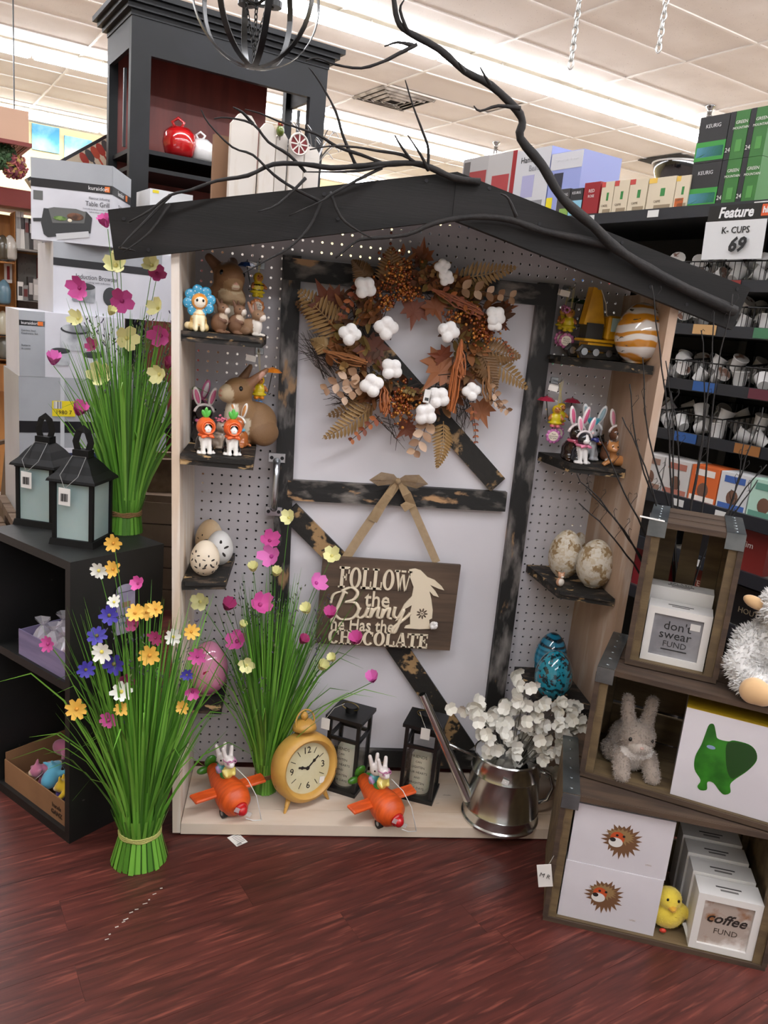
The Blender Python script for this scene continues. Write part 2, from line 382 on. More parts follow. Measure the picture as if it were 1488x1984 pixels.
# door: white panel, stiles, rails, braces
DX0,DX1=.186,.925; DT=1.53
MB().box(((.22+.90)/2,-.008,.80),(.68,.012,1.42)).build('door_panel',M('door_white','#cfccd0',.5,col2='#c5c2c6',scale=1.5,bump=.05),shed)
def beam(p,q,w,y0,y1,m,name,cut=0):
    p,q=Vector(p),Vector(q); d=(q-p).normalized(); n=Vector((-d[1],d[0]))*w/2
    a,b,c,e=p-n,q-n,q+n,p+n
    P=[a,b,c,e]; o=MB().add([(v[0],y0,v[1]) for v in P]+[(v[0],y1,v[1]) for v in P],[(0,1,2,3),(7,6,5,4),(0,4,5,1),(1,5,6,2),(2,6,7,3),(3,7,4,0)]).build(name,m,shed); return o
def dq(px,py): v=Q(px,py,y=-.03); return (v[0],v[2])
beam(dq(531,1500),dq(566,495),.048,-.034,-.014,blkv,'door_stile')
beam((.898,.06),(.888,DT-.02),.054,-.034,-.014,blkv,'door_stile')
beam((.185,1.478),(.900,1.478),.055,-.037,-.0125,blkh,'door_rail')
l,rr=dq(557,949),dq(980,972); beam(l,rr,.056,-.036,-.0135,blkh,'door_rail')
beam((.21,.085),(.90,.085),.055,-.032,-.0145,blkh,'door_rail')
beam(dq(700,640),dq(965,940),.055,-.030,-.0142,blkd,'door_brace')
beam(dq(560,990),dq(655,1085),.055,-.030,-.0142,blkd,'door_brace')
beam(dq(655,1085),dq(905,1455),.058,-.0305,-.0146,blkd,'door_brace')
# pull handle with two plates
hm=M('zinc_plated','#b9bcc0',.28,metal=1)
hx=.198
hp=thing('pull_handle','shiny zinc pull handle screwed to the black door stile','handle',(hx,-.034,.91))
for z in (.985,.835): MB().box((hx,-.036,z),(.046,.004,.026),bev=.001).build('mounting_plate',hm,hp)
MB().tube([(hx,-.037,.975),(hx,-.058,.965),(hx,-.068,.94),(hx,-.068,.88),(hx,-.058,.855),(hx,-.037,.845)],[.011,.010,.009,.009,.010,.011],10).build('grip',hm,hp,True)
sc=M('screw_dark','#2b2b2d',.4,metal=.6)
for z in (.985,.835):
    for dx in (-.014,.014): MB().lathe([(.0001,-.0005),(.005,0),(.005,.0015)],10,(hx+dx,-.0385,z),(0,-1,0)).build('screw',sc,hp)
# roof: fascia boards, roof boards
AP=(.556,1.706); LE=(-.192,1.546); RE=(1.292,1.528)
def fascia(p,q,nm,y0,y1,hgt,m,endcut):
    P=[(p[0],p[1]),(q[0],q[1]),(q[0]-endcut[1],q[1]-hgt),(p[0]+endcut[0],p[1]-hgt)]
    return MB().add([(x,y0,z) for x,z in P]+[(x,y1,z) for x,z in P],[(3,2,1,0),(4,5,6,7),(0,1,5,4),(1,2,6,5),(2,3,7,6),(3,0,4,7)]).build(nm,m,shed)
fascia(LE,(AP[0]+.0,AP[1]),'fascia_board',DF-.022,DF-.002,.102,roofm,(.016,0))
fascia((AP[0]+.0,AP[1]),RE,'fascia_board',DF-.024,DF-.002,.100,roofm,(0,.026))
for p,q in ((LE,AP),(AP,RE)):
    for k in range(3):
        y0=DF+.002+k*.1; P=[(p[0],p[1]-.004),(q[0],q[1]-.004),(q[0],q[1]-.02),(p[0],p[1]-.02)]
        MB().add([(x,y0,z) for x,z in P]+[(x,y0+.098,z) for x,z in P],[(3,2,1,0),(4,5,6,7),(0,1,5,4),(1,2,6,5),(2,3,7,6),(3,0,4,7)]).build('roof_board',roofm,shed)
for px,py in ((240,424),(288,484),(628,376),(655,424),(826,350),(948,365),(1045,434),(1205,470),(1260,556),(1330,590),(1428,560)):
    v=Q(px,py,y=DF-.0235); MB().lathe([(.0001,0),(.004,0),(.004,.0012)],8,(v[0],DF-.0245,v[2]),(0,-1,0)).build('screw',sc,shed)
# shelves: charred plank offcuts
def shelf(poly,z,th): # poly in (x,y), top at z
    b=MB(); n=len(poly); rd=random.Random(int(z*1000))
    b.prism(poly,z-th,z)
    b.box(((poly[0][0]+poly[1][0])/2,(poly[0][1]+poly[1][1])/2+.01,z-th*.25),(abs(poly[1][0]-poly[0][0])*.96,.03,th*.42),(rd.uniform(-3,3),0,math.degrees(math.atan2(poly[1][1]-poly[0][1],poly[1][0]-poly[0][0]))))
    return b.build('shelf',shelfm,shed)
ZL=[1.306,1.024,.699,.309]; ZR=[1.325,1.052,.716,.391]
shelf([(-.036,-.272),(.148,-.262),(.150,-.002),(-.036,-.002)],ZL[0],.024)
shelf([(-.024,-.300),(.147,-.315),(.140,-.002),(-.026,-.002)],ZL[1],.024)
shelf([(-.012,-.270),(.092,-.248),(.098,-.002),(-.014,-.002)],ZL[2],.022)
shelf([(-.0,-.160),(.093,-.163),(.094,-.002),(-.0,-.002)],ZL[3],.024)
shelf([(.915,-.03),(.93,-.09),(1.108,-.270),(1.112,-.002),(.925,-.002)],ZR[0],.022)
shelf([(.968,-.174),(1.109,-.204),(1.109,-.002),(.933,-.002)],ZR[1],.024)
shelf([(.969,-.228),(1.107,-.273),(1.107,-.002),(.945,-.002)],ZR[2],.022)
shelf([(.96,-.20),(1.073,-.265),(1.107,-.265),(1.107,-.002),(.952,-.002)],ZR[3],.024)

# dark backing added behind the pegboard so that its lower holes look dark
t=thing('hole_backing','added dark brown backing behind the lower holes of the pegboard','backing',(.5,.14,0))
bm_=M('dark_backing','#17120f',.8)
MB().box((.46,.10,.58),(.90,.03,1.16)).build('back_panel',bm_,t); MB().box((.98,.10,.36),(.14,.03,.72)).build('end_panel',bm_,t)
for x in (.03,.9): MB().box((x,.14,.58),(.04,.05,1.16)).build('upright',bm_,t)
# ================================================================ figurines, ornaments and eggs on the shelves
def proj(p): d=np.array(p)-CAM; return 744+FPX*(d@_r)/(d@_f),992-FPX*(d@_u)/(d@_f)
def PX(px,y,z):
    py=1000
    for _ in range(8): v=Q(px,py,y=y); py=proj((v[0],y,z))[1]
    return Vector((v[0],y,z))
gls=PT(.22,'glazed',coat=.4); mt=PT(.6)
def eyes(t,pts,r,m=1):
    for p in pts: MB('#0b0806').ell(p,r,n=8,m=6).build('eye',PT(.12,'eye_gloss'),t,True,world=False)
def ears_band(t,cx,cy,cz,s,out,inn,tilt=0):
    b=MB(out); b.tube([(cx+s*.24*math.cos(a),cy,cz+s*.22*math.sin(a)) for a in [R(10+16*i) for i in range(11)]],s*.035,6).build('headband',gls,t,True,world=False)
    for sx in (-1,1):
        e=MB(out); e.m=T(cx+sx*s*.13,cy,cz+s*.2)@rotm((0,sx*16+tilt,0)); e.ell((0,0,s*.22),(s*.09,s*.04,s*.24)); e.paint(inn).ell((0,-s*.022,s*.22),(s*.055,s*.03,s*.18)); e.build('bunny_ear',gls,t,True,world=False)
def critter(name,label,cat,loc,h,rz,fur,belly,pose='sit',face=None,ears=True,muzzle=None,extra=(),stripe=None,tail=True,group=None):
    t=thing(name,label,cat,loc,(0,0,rz),group,scale=h)
    f=face or fur; P=[]
    if pose=='sit':
        P+=[E((0,.10,.27),(.22,.24,.27),fur),E((0,-.02,.36),(.16,.15,.26),belly),E((-.16,.04,.13),(.10,.19,.13),fur),E((.16,.04,.13),(.10,.19,.13),fur)]
        P+=[K((s*.08,-.13,.36),(s*.085,-.19,.05),.065,.055,belly) for s in (-1,1)]+[E((s*.085,-.23,.04),(.065,.08,.04),belly) for s in (-1,1)]+[E((s*.2,-.15,.04),(.06,.09,.04),belly) for s in (-1,1)]
        hc=(0,-.08,.72)
    else:
        P+=[E((.22,.05,.18),(.36,.18,.18),fur),E((.5,.05,.16),(.17,.17,.16),fur),K((-.05,-.05,.2),(-.34,-.12,.05),.07,.05,fur),K((.02,.1,.2),(-.3,.06,.05),.07,.05,fur),K((.0,0,.25),(-.08,-.03,.5),.14,.1,fur)]
        hc=(-.1,-.06,.62)
    P+=[E(hc,(.2,.18,.185),f)]
    mz=muzzle or belly
    P+=[E((hc[0],hc[1]-.15,hc[2]-.06),(.10,.08,.075),mz)]
    if ears: P+=[K((hc[0]+s*.12,hc[1]+.02,hc[2]+.1),(hc[0]+s*.16,hc[1]+.02,hc[2]+.24),.06,.015,f) for s in (-1,1)]
    if tail: P+=[K((.1,.28,.1),(.28,.2,.06),.05,.04,fur)] if pose=='sit' else [K((.6,.1,.1),(.72,-.05,.05),.04,.03,fur)]
    if stripe:
        for i in range(3): P+=[Pn((0,.1,.2+.13*i),(.26,.27,.03),stripe)]
    P+=[Pn((hc[0],hc[1]-.225,hc[2]-.03),(.028,.03,.022),'#d79a92' if mz!='#6b3a1e' else '#1a1210')]
    P+=list(extra)
    body('body',P,t,gls,n=42,k=.05)
    eyes(t,[(hc[0]+s*.085,hc[1]-.155,hc[2]+.035) for s in (-1,1)],(.028,.02,.034))
    return t,hc
def scarf(t,hc,col):
    b=MB(col); b.tube([(hc[0]+.17*math.cos(a),hc[1]+.03+.16*math.sin(a),hc[2]-.19) for a in [2*PI*i/16 for i in range(16)]],.045,8,closed=True)
    for s in (-1,1): b.ell((hc[0]+s*.1,hc[1]-.18,hc[2]-.2),(.09,.03,.045),(0,s*20,0))
    b.build('scarf',gls,t,True,world=False)
def hood(t,hc):
    b=MB('#e2622a'); n=14
    for ring in range(1): pass
    V=[];F=[]; rows=8
    for i in range(rows+1):
        a=-20+i*112/rows      # shell over the back and top, open to the front
        for j in range(n+1):
            q=2*PI*j/n; ph=R(25+ (i/rows)*120); V.append((hc[0]+.26*math.sin(ph)*math.cos(q),hc[1]+.02-.25*math.cos(ph),hc[2]+.02+.25*math.sin(ph)*math.sin(q)))
    for i in range(rows):
        for j in range(n): a=i*(n+1)+j; F.append((a,a+1,a+n+2,a+n+1))
    b.add(V,F); b.tube([(hc[0]+.26*math.sin(R(25))*1.55*math.cos(q),hc[1]-.19,hc[2]+.02+.25*math.sin(R(25))*1.6*math.sin(q)) for q in [2*PI*i/18 for i in range(18)]],.03,6,closed=True)
    b.ell((hc[0],hc[1]+.1,hc[2]+.02),(.25,.17,.26)); b.build('carrot_hood',gls,t,True,world=False)
    l=MB('#4fae3f')
    for s,ln in ((-28,.2),(0,.24),(28,.2)):
        l.m=T(hc[0],hc[1]+.06,hc[2]+.25)@rotm((0,s,0)); l.ell((0,0,ln*.6),(.06,.03,ln*.6))
    l.build('carrot_leaf',gls,t,True,world=False); scarf(t,(hc[0],hc[1],hc[2]-.02),'#e2622a')
# ---- top left shelf
t=thing('cat_figurine','orange striped cat figurine wearing a blue spotted flower collar','figurine',PX(384,-.235,ZL[0]),(0,0,12),scale=.098)
body('body',[E((0,.06,.24),(.2,.2,.25),'#e3c07c'),E((0,-.04,.3),(.15,.14,.22),'#ecdcb4'),E((.15,.02,.1),(.1,.18,.1),'#e6c98c'),E((-.15,.02,.1),(.1,.18,.1),'#e6c98c')]+[K((s*.07,-.12,.3),(s*.08,-.18,.05),.06,.055,'#ecdcb4') for s in (-1,1)]+[E((-.25,.02,.12),(.08,.08,.09),'#ecd9ac'),E((0,-.06,.7),(.19,.15,.19),'#eda04a'),Pn((0,-.2,.67),(.14,.1,.13),'#f3ead8'),Pn((.03,-.19,.84),(.05,.1,.06),'#e58a2c')]+[Pn((0,.06,.16+.12*i),(.24,.24,.025),'#d79a48') for i in range(3)],t,gls,k=.04)
eyes(t,[(-.07,-.195,.72),(.07,-.195,.72)],(.03,.02,.036))
for i in range(8):
    a=2*PI*i/8+.2; p=(.26*math.cos(a),-.02,.7+.26*math.sin(a)); b=MB('#3f9fc8').ell(p,(.13,.05,.13),n=12)
    for q in range(4): w_=2*PI*q/4+i; b.paint('#e8f4f8').ell((p[0]+.07*math.cos(w_),-.058,p[2]+.07*math.sin(w_)),.016,n=6,m=4)
    b.build('petal',gls,t,True,world=False)
t=thing('rabbit_figurine','large brown rabbit figurine with paws folded under its chin','figurine',PX(437,-.12,ZL[0]),(0,0,25),scale=.178)
body('body',[E((0,.02,.25),(.28,.24,.27),'#b9ab95'),E((0,.03,.46),(.27,.24,.24),'#7d5736'),E((.0,-.04,.73),(.21,.23,.22),'#7d5736'),E((0,-.20,.65),(.13,.11,.10),'#94714d'),E((0,-.27,.63),(.06,.05,.045),'#cdbb9f'),E((-.08,-.2,.47),(.11,.10,.08),'#b59874'),E((.08,-.2,.46),(.11,.10,.08),'#b59874'),E((0,-.14,.52),(.17,.12,.08),'#c0ab88'),K((-.13,.06,.86),(-.24,.12,.98),.085,.06,'#6d4930'),K((.08,.06,.88),(.13,.2,.96),.085,.07,'#6d4930'),Pn((0,-.31,.66),(.03,.03,.02),'#c08a78'),Pn((0,-.32,.60),(.05,.02,.012),'#b98a76')],t,PT(.6,'clay',bump=.2,bscale=60),n=52,k=.05)
eyes(t,[(-.15,-.16,.79),(.15,-.16,.79)],(.035,.03,.042))
for i,(px,y,sc) in enumerate(((427,-.21,.078),(459,-.20,.078))):
    t=thing('baby_rabbit_figurine',('small brown baby rabbit figurine standing nearer the flower-collared cat','small brown baby rabbit figurine standing nearer the crouching rabbit')[i],'figurine',PX(px,y,ZL[0]),(0,0,62),scale=sc)
    body('body',[E((0,.06,.3),(.24,.26,.3),'#76543c'),E((0,-.08,.4),(.17,.14,.24),'#b7a38c'),E((0,-.06,.72),(.17,.19,.17),'#7d5b42'),E((0,-.2,.68),(.11,.09,.1),'#d9cfc2'),K((-.09,.05,.84),(-.14,.1,1.0),.06,.03,'#6c4a36'),K((.09,.05,.84),(.14,.1,1.0),.06,.03,'#6c4a36'),K((-.15,-.05,.42),(-.08,-.22,.36),.06,.05,'#6c4a36'),K((.15,-.05,.42),(.08,-.22,.36),.06,.05,'#6c4a36'),E((-.12,-.1,.04),(.09,.17,.05),'#76543c'),E((.12,-.1,.04),(.09,.17,.05),'#76543c')],t,PT(.6,'clay'),k=.05)
    eyes(t,[(-.13,-.14,.76),(.13,-.14,.76)],(.025,.025,.03))
t=thing('stone_figurine','little grey stone-like baby rabbit behind the flower-collared cat','figurine',PX(407,-.15,ZL[0]),(0,0,20),scale=.062)
body('body',[E((0,.05,.3),(.25,.22,.3),'#8f8a84'),E((0,-.05,.68),(.2,.19,.19),'#a39d96'),K((-.08,.05,.8),(-.12,.1,.98),.06,.03,'#8f8a84'),K((.08,.05,.8),(.12,.1,.98),.06,.03,'#8f8a84')],t,PT(.8,'stone',bump=.4,bscale=50),n=30)
t=thing('crouching_rabbit_figurine','small brown and white rabbit figurine crouching at the shelf end','figurine',PX(490,-.205,ZL[0]),(0,0,55),scale=.078)
body('body',[E((0,.12,.27),(.24,.32,.26),'#8e6e52'),E((0,-.12,.3),(.16,.18,.26),'#d8d0c6'),E((0,-.17,.62),(.18,.22,.18),'#8a6b51'),E((0,-.32,.56),(.11,.12,.11),'#ddd3c8'),K((-.1,.0,.72),(-.16,.12,.98),.065,.04,'#9a6f58'),K((.1,0,.72),(.16,.12,.98),.065,.04,'#9a6f58'),E((-.12,-.22,.05),(.09,.16,.05),'#d8d0c6'),E((.12,-.22,.05),(.09,.16,.05),'#d8d0c6'),E((.2,.18,.13),(.1,.2,.13),'#7d5e45'),E((-.2,.18,.13),(.1,.2,.13),'#7d5e45')],t,PT(.6,'clay'),k=.05)
eyes(t,[(-.14,-.26,.66),(.14,-.26,.66)],(.025,.025,.03))
# ---- hanging duck ornaments with umbrella and medallion
HOOKS={}
def peg_hook(x,z,label):
    t=thing('peg_hook',label,'hook',(x,-.001,z))
    m=M('hook_steel','#a8abae',.3,metal=1)
    MB().box((x,-.003,z),(.022,.003,.018),bev=.0008).build('plate',m,t); MB().tube([(x,-.004,z),(x,-.045,z-.002),(x,-.062,z+.004),(x,-.066,z+.014)],.0022,8).build('prong',m,t,True)
    return t
def ornament(label,p,s,coat,umb,med,hat,txt,rz=0,umbdir=(1,.15),hang=None,band=None,boots=None):
    t=thing('duck_ornament',label,'ornament',p,(0,0,rz),scale=s)
    P=[E((0,0,.30),(.20,.17,.22),coat),E((0,0,.15),(.27,.22,.07),coat),E((0,-.02,.62),(.17,.16,.17),hat),Pn((0,-.17,.62),(.115,.1,.12),'#b9773e'),E((0,-.19,.60),(.05,.06,.035),'#c8642a'),K((-.17,-.03,.4),(-.25,-.12,.28),.06,.055,'#b06a35'),K((.17,-.03,.4),(.25,-.12,.3),.06,.055,'#b06a35'),E((-.1,-.06,.03),(.09,.14,.06),boots or coat),E((.1,-.06,.03),(.09,.14,.06),boots or coat)]
    if band: P+=[Pn((0,0,.22+.16*i),(.24,.2,.035),band) for i in range(2)]
    body('body',P,t,gls,n=34,k=.04); eyes(t,[(-.06,-.165,.66),(.06,-.165,.66)],.02)
    u=MB(umb); ux,uz=umbdir; top=Vector((ux*.42,-.02,.85+uz)); V=[top+Vector((0,0,.16))]; n=8
    for i in range(n): a=2*PI*i/n; V.append(top+Vector((.34*math.cos(a),.34*math.sin(a),-.02)))
    for i in range(n): a=2*PI*i/n; V.append(top+Vector((.2*math.cos(a),.2*math.sin(a),.10)))
    F=[(0,n+1+i,n+1+(i+1)%n) for i in range(n)]+[(n+1+i,1+i,1+(i+1)%n,n+1+(i+1)%n) for i in range(n)]
    u.add(V,F).build('umbrella',gls,t,world=False)
    MB('#1a1512').tube([top+Vector((0,0,.2)),top,(ux*.3,-.14,.3),(ux*.28,-.16,.2),(ux*.34,-.17,.17),(ux*.38,-.16,.22)],.018,6).build('umbrella_handle',gls,t,True,world=False)
    g=MB(med); mz=-.33
    for i in range(10): a=2*PI*i/10; g.ell((.2*math.cos(a),-.04,mz+.2*math.sin(a)),(.085,.04,.085),n=8,m=6)
    d=g.build('medallion',gls,t,True,world=False)
    c=MB('#e9dccb').lathe([(.0001,0),(.175,0),(.175,.03),(.0001,.03)],20,(0,-.06,mz),(0,-1,0)); c.build('medallion_face',mt,d,world=False)
    if txt:
        x=MB('#2b2020')
        for i,l in enumerate(txt): x.m=Matrix(((1,0,0,0),(0,0,1,-.093),(0,1,0,mz+.07-.07*i),(0,0,0,1))); x.text(l,.085,ext=.002)
        x.build('lettering',mt,d,world=False)
    MB('#8b7a3a').tube([(0,-.02,-.03),(0,-.03,-.12)],.015,5).build('link',mt,t,world=False)
    if hang is not None:
        im=MW[t.name].inverted(); hv=im@Vector(hang); MB('#c9b96a').tube([(0,0,.78),(hv[0]-.03,hv[1],hv[2])],.008,4).tube([(.02,0,.78),(hv[0]+.03,hv[1],hv[2])],.008,4).build('string',mt,t,world=False)
        mid=(Vector((0,0,.78))+hv*2)/3; MB('#ece7df').box((mid[0]-.28,mid[1]-.02,mid[2]),(.34,.01,.2),(0,8,0)).build('price_tag',mt,t,world=False)
    return t
v=Q(503,680,y=-.001); peg_hook(v[0],v[2],'small steel peg hook below the shelf of brown rabbits'); hk=Vector((v[0],-.06,v[2]+.004))
o=Q(501,772,y=-.06); ornament('duck in yellow raincoat with orange umbrella above a blue medallion',o,.076,'#d9c21f','#dd7f20','#4d86c6','#d9b81e',('I love you','rain or','shine'),10,(1,.1),hk,boots='#e08a1c')
v=Q(505,515,y=-.001); peg_hook(v[0],v[2],'small steel peg hook hidden behind the bee ornament'); hk=Vector((v[0],-.06,v[2]+.004))
o=Q(498,575,y=-.06); ornament('bee-striped duck with blue umbrella above an orange medallion',o,.076,'#cfb51d','#1d3f78','#c97c44','#cfa91c',("Don't Bee",'A Little','Buzzing'),25,(-1,.1),hk,band='#1d1712')
v=Q(1074,737,y=-.001); peg_hook(v[0],v[2],'small steel peg hook above the crimson umbrella ornaments'); hk=Vector((v[0]+.004,-.06,v[2]+.004))
o=Q(1074,827,y=-.062); ornament('duck with crimson umbrella above a pink medallion, in front on its hook',o,.076,'#d6c21e','#a12a42','#bd6fa8','#d6b61e',('Pink','blossoms','for you'),-8,(-1,.08),hk,boots='#dd6f7e')
o=Q(1082,822,y=-.032); ornament('duck with crimson umbrella half hidden behind another on the hook',o,.076,'#cdb91e','#8c2238','#c07fae','#cdae1e',None,14,(1,.0),hk+Vector((0,.03,0)),boots='#dd6f7e')
v=Q(1098,560,y=-.001); peg_hook(v[0],v[2],'small steel peg hook beside the toy excavator boom'); hk=Vector((v[0],-.06,v[2]+.004))
for i,(px,py,y) in enumerate(((1100,642,-.062),(1088,638,-.03))):
    o=Q(px,py,y=y); t=ornament(('pink-flowered duck with yellow boots and green umbrella beside the excavator','pink-flowered duck hanging behind the green umbrella one')[i],o,.076,'#c9b11d',('#1f3a1c','#243f20')[i],'#a85c86','#b98f3a',('Bloom','where','you are') if i==0 else None,(-20,15)[i],(1,.15),hk+Vector((0,.03*i,0)))
    f=MB('#b06a93')
    for q in range(7): a=2*PI*q/7; f.ell((-.12+.09*math.cos(a),-.16,.72+.09*math.sin(a)),(.05,.03,.05),n=6,m=5)
    f.build('blossom',gls,t,True,world=False)
# ---- second left shelf
zl=ZL[1]
t=thing('rabbit_figurine','large brown rabbit figurine with white bib gazing upward','figurine',Q(462,862,z=zl),(0,0,-48),scale=.185)
body('body',[E((0,.26,.3),(.25,.36,.31),'#7f6040'),E((0,.0,.32),(.19,.2,.3),'#c2b59e'),E((0,.02,.45),(.19,.2,.26),'#886744'),E((0,-.12,.42),(.13,.11,.24),'#cbbfa9'),E((0,-.06,.75),(.18,.22,.19),'#86643f'),E((0,-.25,.72),(.12,.11,.12),'#b7a384'),K((-.1,.08,.88),(-.15,.26,1.08),.075,.035,'#76553a'),K((.1,.08,.88),(.17,.28,1.06),.075,.035,'#8b6144'),E((.2,.3,.18),(.1,.24,.18),'#765738'),E((-.2,.3,.18),(.1,.24,.18),'#765738'),E((.1,-.06,.04),(.08,.16,.05),'#86643f'),E((-.1,-.06,.04),(.08,.16,.05),'#86643f'),Pn((0,-.36,.76),(.03,.03,.025),'#c27f6c'),Pn((0,-.36,.70),(.045,.03,.012),'#b2604c'),Pn((.2,.2,.97),(.04,.05,.09),'#c59682')],t,PT(.6,'clay'),n=54,k=.05)
eyes(t,[(-.15,-.13,.80),(.15,-.13,.80)],(.03,.032,.038))
bk='#1d1a18'; wt='#e4e0da'
for lab,px,py,rz in (('black and white cat figurine in a carrot hood beside the side panel',396,878,22),('black and white cat figurine in a carrot hood before the dachshund',448,881,14)):
    t,hc=critter('carrot_cat_figurine',lab,'figurine',Q(px,py,z=zl),.088,rz,bk,wt,face=wt,ears=False,group='carrot-hooded cat figurines',extra=[Pn((-.12,-.2,.79),(.1,.12,.07),bk),Pn((.12,-.2,.79),(.1,.12,.07),bk)]); hood(t,hc)
t,hc=critter('black_cat_figurine','black cat figurine in pink bunny ears and pink bow, resting its chin','figurine',Q(392,856,z=zl),.105,18,'#241d1a','#241d1a',muzzle='#2c2421'); ears_band(t,hc[0],hc[1],hc[2]-.01,1,'#e6dcd8','#d06a90'); scarf(t,hc,'#d26d94')
t,hc=critter('cat_figurine','dark cat figurine with pink bow behind the black bunny-eared cat','figurine',Q(377,848,z=zl),.115,20,'#3a2a2a','#3a2a2a'); ears_band(t,hc[0],hc[1],hc[2]-.01,1,'#c86a92','#e3d5d8')
t,hc=critter('tabby_figurine','grey tabby cat figurine with a pink carnation on its head','figurine',Q(425,868,z=zl),.075,45,'#8d7c6c','#a3917f',stripe='#6d5d50'); 
f=MB('#c9677c'); rd=random.Random(2)
for q in range(26): f.ell((hc[0]-.05+rd.gauss(0,.09),hc[1]+rd.gauss(0,.06),hc[2]+.2+abs(rd.gauss(0,.05))),(.05,.05,.03),(rd.uniform(-60,60),rd.uniform(-60,60),0),n=6,m=4)
f.build('carnation',gls,t,True,world=False)
t,hc=critter('dachshund_figurine','russet dachshund figurine with white bunny ears and blue bow','figurine',Q(462,866,z=zl),.085,-28,'#a85d2c','#b06a38',muzzle='#a85d2c',ears=False); ears_band(t,hc[0],hc[1],hc[2]-.01,1,'#e6e0d8','#c78a52'); scarf(t,hc,'#5aa9c8')
# ---- second right shelf
zr=ZR[1]
t,hc=critter('dog_figurine','black and tan dog figurine with tall pink bunny ears','figurine',PX(1106,-.12,zr),.105,18,'#241813','#3a2418',muzzle='#8a4f2a'); ears_band(t,hc[0],hc[1],hc[2]-.01,1.1,'#e2d5d6','#cf5f85'); scarf(t,hc,'#c65d78')
t,hc=critter('dog_figurine','black and white terrier figurine with pink scarf and bunny ears','figurine',PX(1122,-.155,zr),.092,10,'#26262a','#d5d2d0',extra=[Pn((0,-.25,.72),(.05,.1,.2),'#dcd8d5')]); ears_band(t,hc[0],hc[1],hc[2],1,'#e0d6d6','#d98aa2'); scarf(t,hc,'#d67a98')
t,hc=critter('dog_figurine','pale grey dog figurine with turquoise bow between white ears','figurine',PX(1137,-.075,zr),.112,-12,'#9a9b9d','#b5b6b8'); ears_band(t,hc[0],hc[1],hc[2],1,'#d5d8da','#8fa9b5'); scarf(t,hc,'#3a3f8a')
f=MB('#3f9fb4'); 
for q in range(9): f.ell((hc[0]-.12+.03*q,hc[1]-.03,hc[2]+.24),(.018,.03,.1),(0,-30+7*q,0),n=6,m=5)
f.build('bow',gls,t,True,world=False)
critter('dog_figurine','black and tan dog figurine lying behind the terrier','figurine',PX(1158,-.06,zr),.085,0,'#17130f','#17130f',pose='lie',muzzle='#7a431f')
t,hc=critter('dog_figurine','brown and white beagle figurine with pink bow and bunny ears','figurine',PX(1182,-.085,zr),.108,15,'#6d4630','#d8cfc8',extra=[Pn((0,-.25,.74),(.06,.12,.22),'#dcd4cc')]); ears_band(t,hc[0],hc[1],hc[2],1,'#e2d9d6','#d68aa0')
f=MB('#d06f86')
for s_ in (-1,1): f.ell((hc[0]+.15+s_*.09,hc[1]-.06,hc[2]+.24),(.11,.04,.07),(0,s_*-18,0),n=10)
f.ell((hc[0]+.15,hc[1]-.08,hc[2]+.23),.04,n=8,m=6).build('bow',gls,t,True,world=False)
critter('dog_figurine','tan dog figurine lying down with its head raised','figurine',PX(1186,-.165,zr),.082,4,'#b37a48','#c08a58',pose='lie',muzzle='#c08a58')
# ---- eggs
EGG=[(math.sin(PI*i/20)*(1+.10*math.cos(PI*i/20)) ,-math.cos(PI*i/20)) for i in range(21)]
def egg(name,label,px,py,z,w,hh,m,dx=0,tilt=(0,0,0),wpt=None,group=None):
    p=wpt or Q(px,py,z=z); w/=2; prof=[(max(r,0)*w if 0<i<20 else .0001,(zz+1)*hh/2) for i,(r,zz) in enumerate(EGG)]
    prof[0]=(.22*w,0.0); prof[1]=(.42*w,.003)
    t=thing(name,label,'egg',p,tilt,group); MB().lathe(prof,32).build('shell',m,t,True,world=False)
    return t,prof
def petals(t,prof,spots,r,m):   # leaf shaped piercings set into the shell
    hh=prof[-1][1]
    for az,zf in spots:
        for q in range(5):
            a=2*PI*q/5+.3; u=az+math.cos(a)*r/(max(prof[10][0],.01)); z=zf*hh+math.sin(a)*r
            i=min(range(21),key=lambda k:abs(prof[k][1]-z)); rad=prof[i][0]
            b=MB(); b.m=T(rad*.985*math.sin(u),-rad*.985*math.cos(u),z)@rotm((0,0,math.degrees(u)))@rotm((0,-math.degrees(a)+90,0)); b.ell((0,0,0),(r*.2,.0012,r*.45),n=8,m=6); b.build('piercing',m,t,True,world=False)
hole=M('pierced_dark','#2c2622',.9)
ecr=M('ceramic_cream','#d9cbb4',.45,col2='#c2a27c',scale=14,lo=.5,hi=.75); ewh=M('ceramic_white','#d5d3cf',.4,col2='#c6c4be',scale=9)
z3=ZL[2]
e,p=egg('ceramic_egg','plain tan ceramic egg behind two pierced eggs',404,1078,z3,.075,.105,M('ceramic_tan','#c6a983',.5,col2='#d8c6a8',scale=12)); petals(e,p,[(-.5,.5)],.013,hole)
e,p=egg('ceramic_egg','white ceramic egg pierced with a flower, against the pegboard',424,1093,z3,.072,.093,ewh); petals(e,p,[(.15,.55)],.017,hole)
e,p=egg('ceramic_egg','cream ceramic egg pierced with small flowers, nearest the shelf edge',396,1114,z3,.074,.092,ecr); petals(e,p,[(.35,.5),(-.25,.28),(-.75,.6),(1.0,.3)],.012,hole)
e,p=egg('glass_egg','glossy pink glass egg with crimson flecks',400,1343,ZL[3],.108,.155,M('pink_glass','#d98bab',.12,col2='#b94f86',scale=9,lo=.5,hi=.75,col3='#a01f3c',scale3=48,lo3=.68,hi3=.70,coat=.8),wpt=PX(402,-.085,ZL[3]))
flm=M('fleck_tan','#8a6a4a',.7)
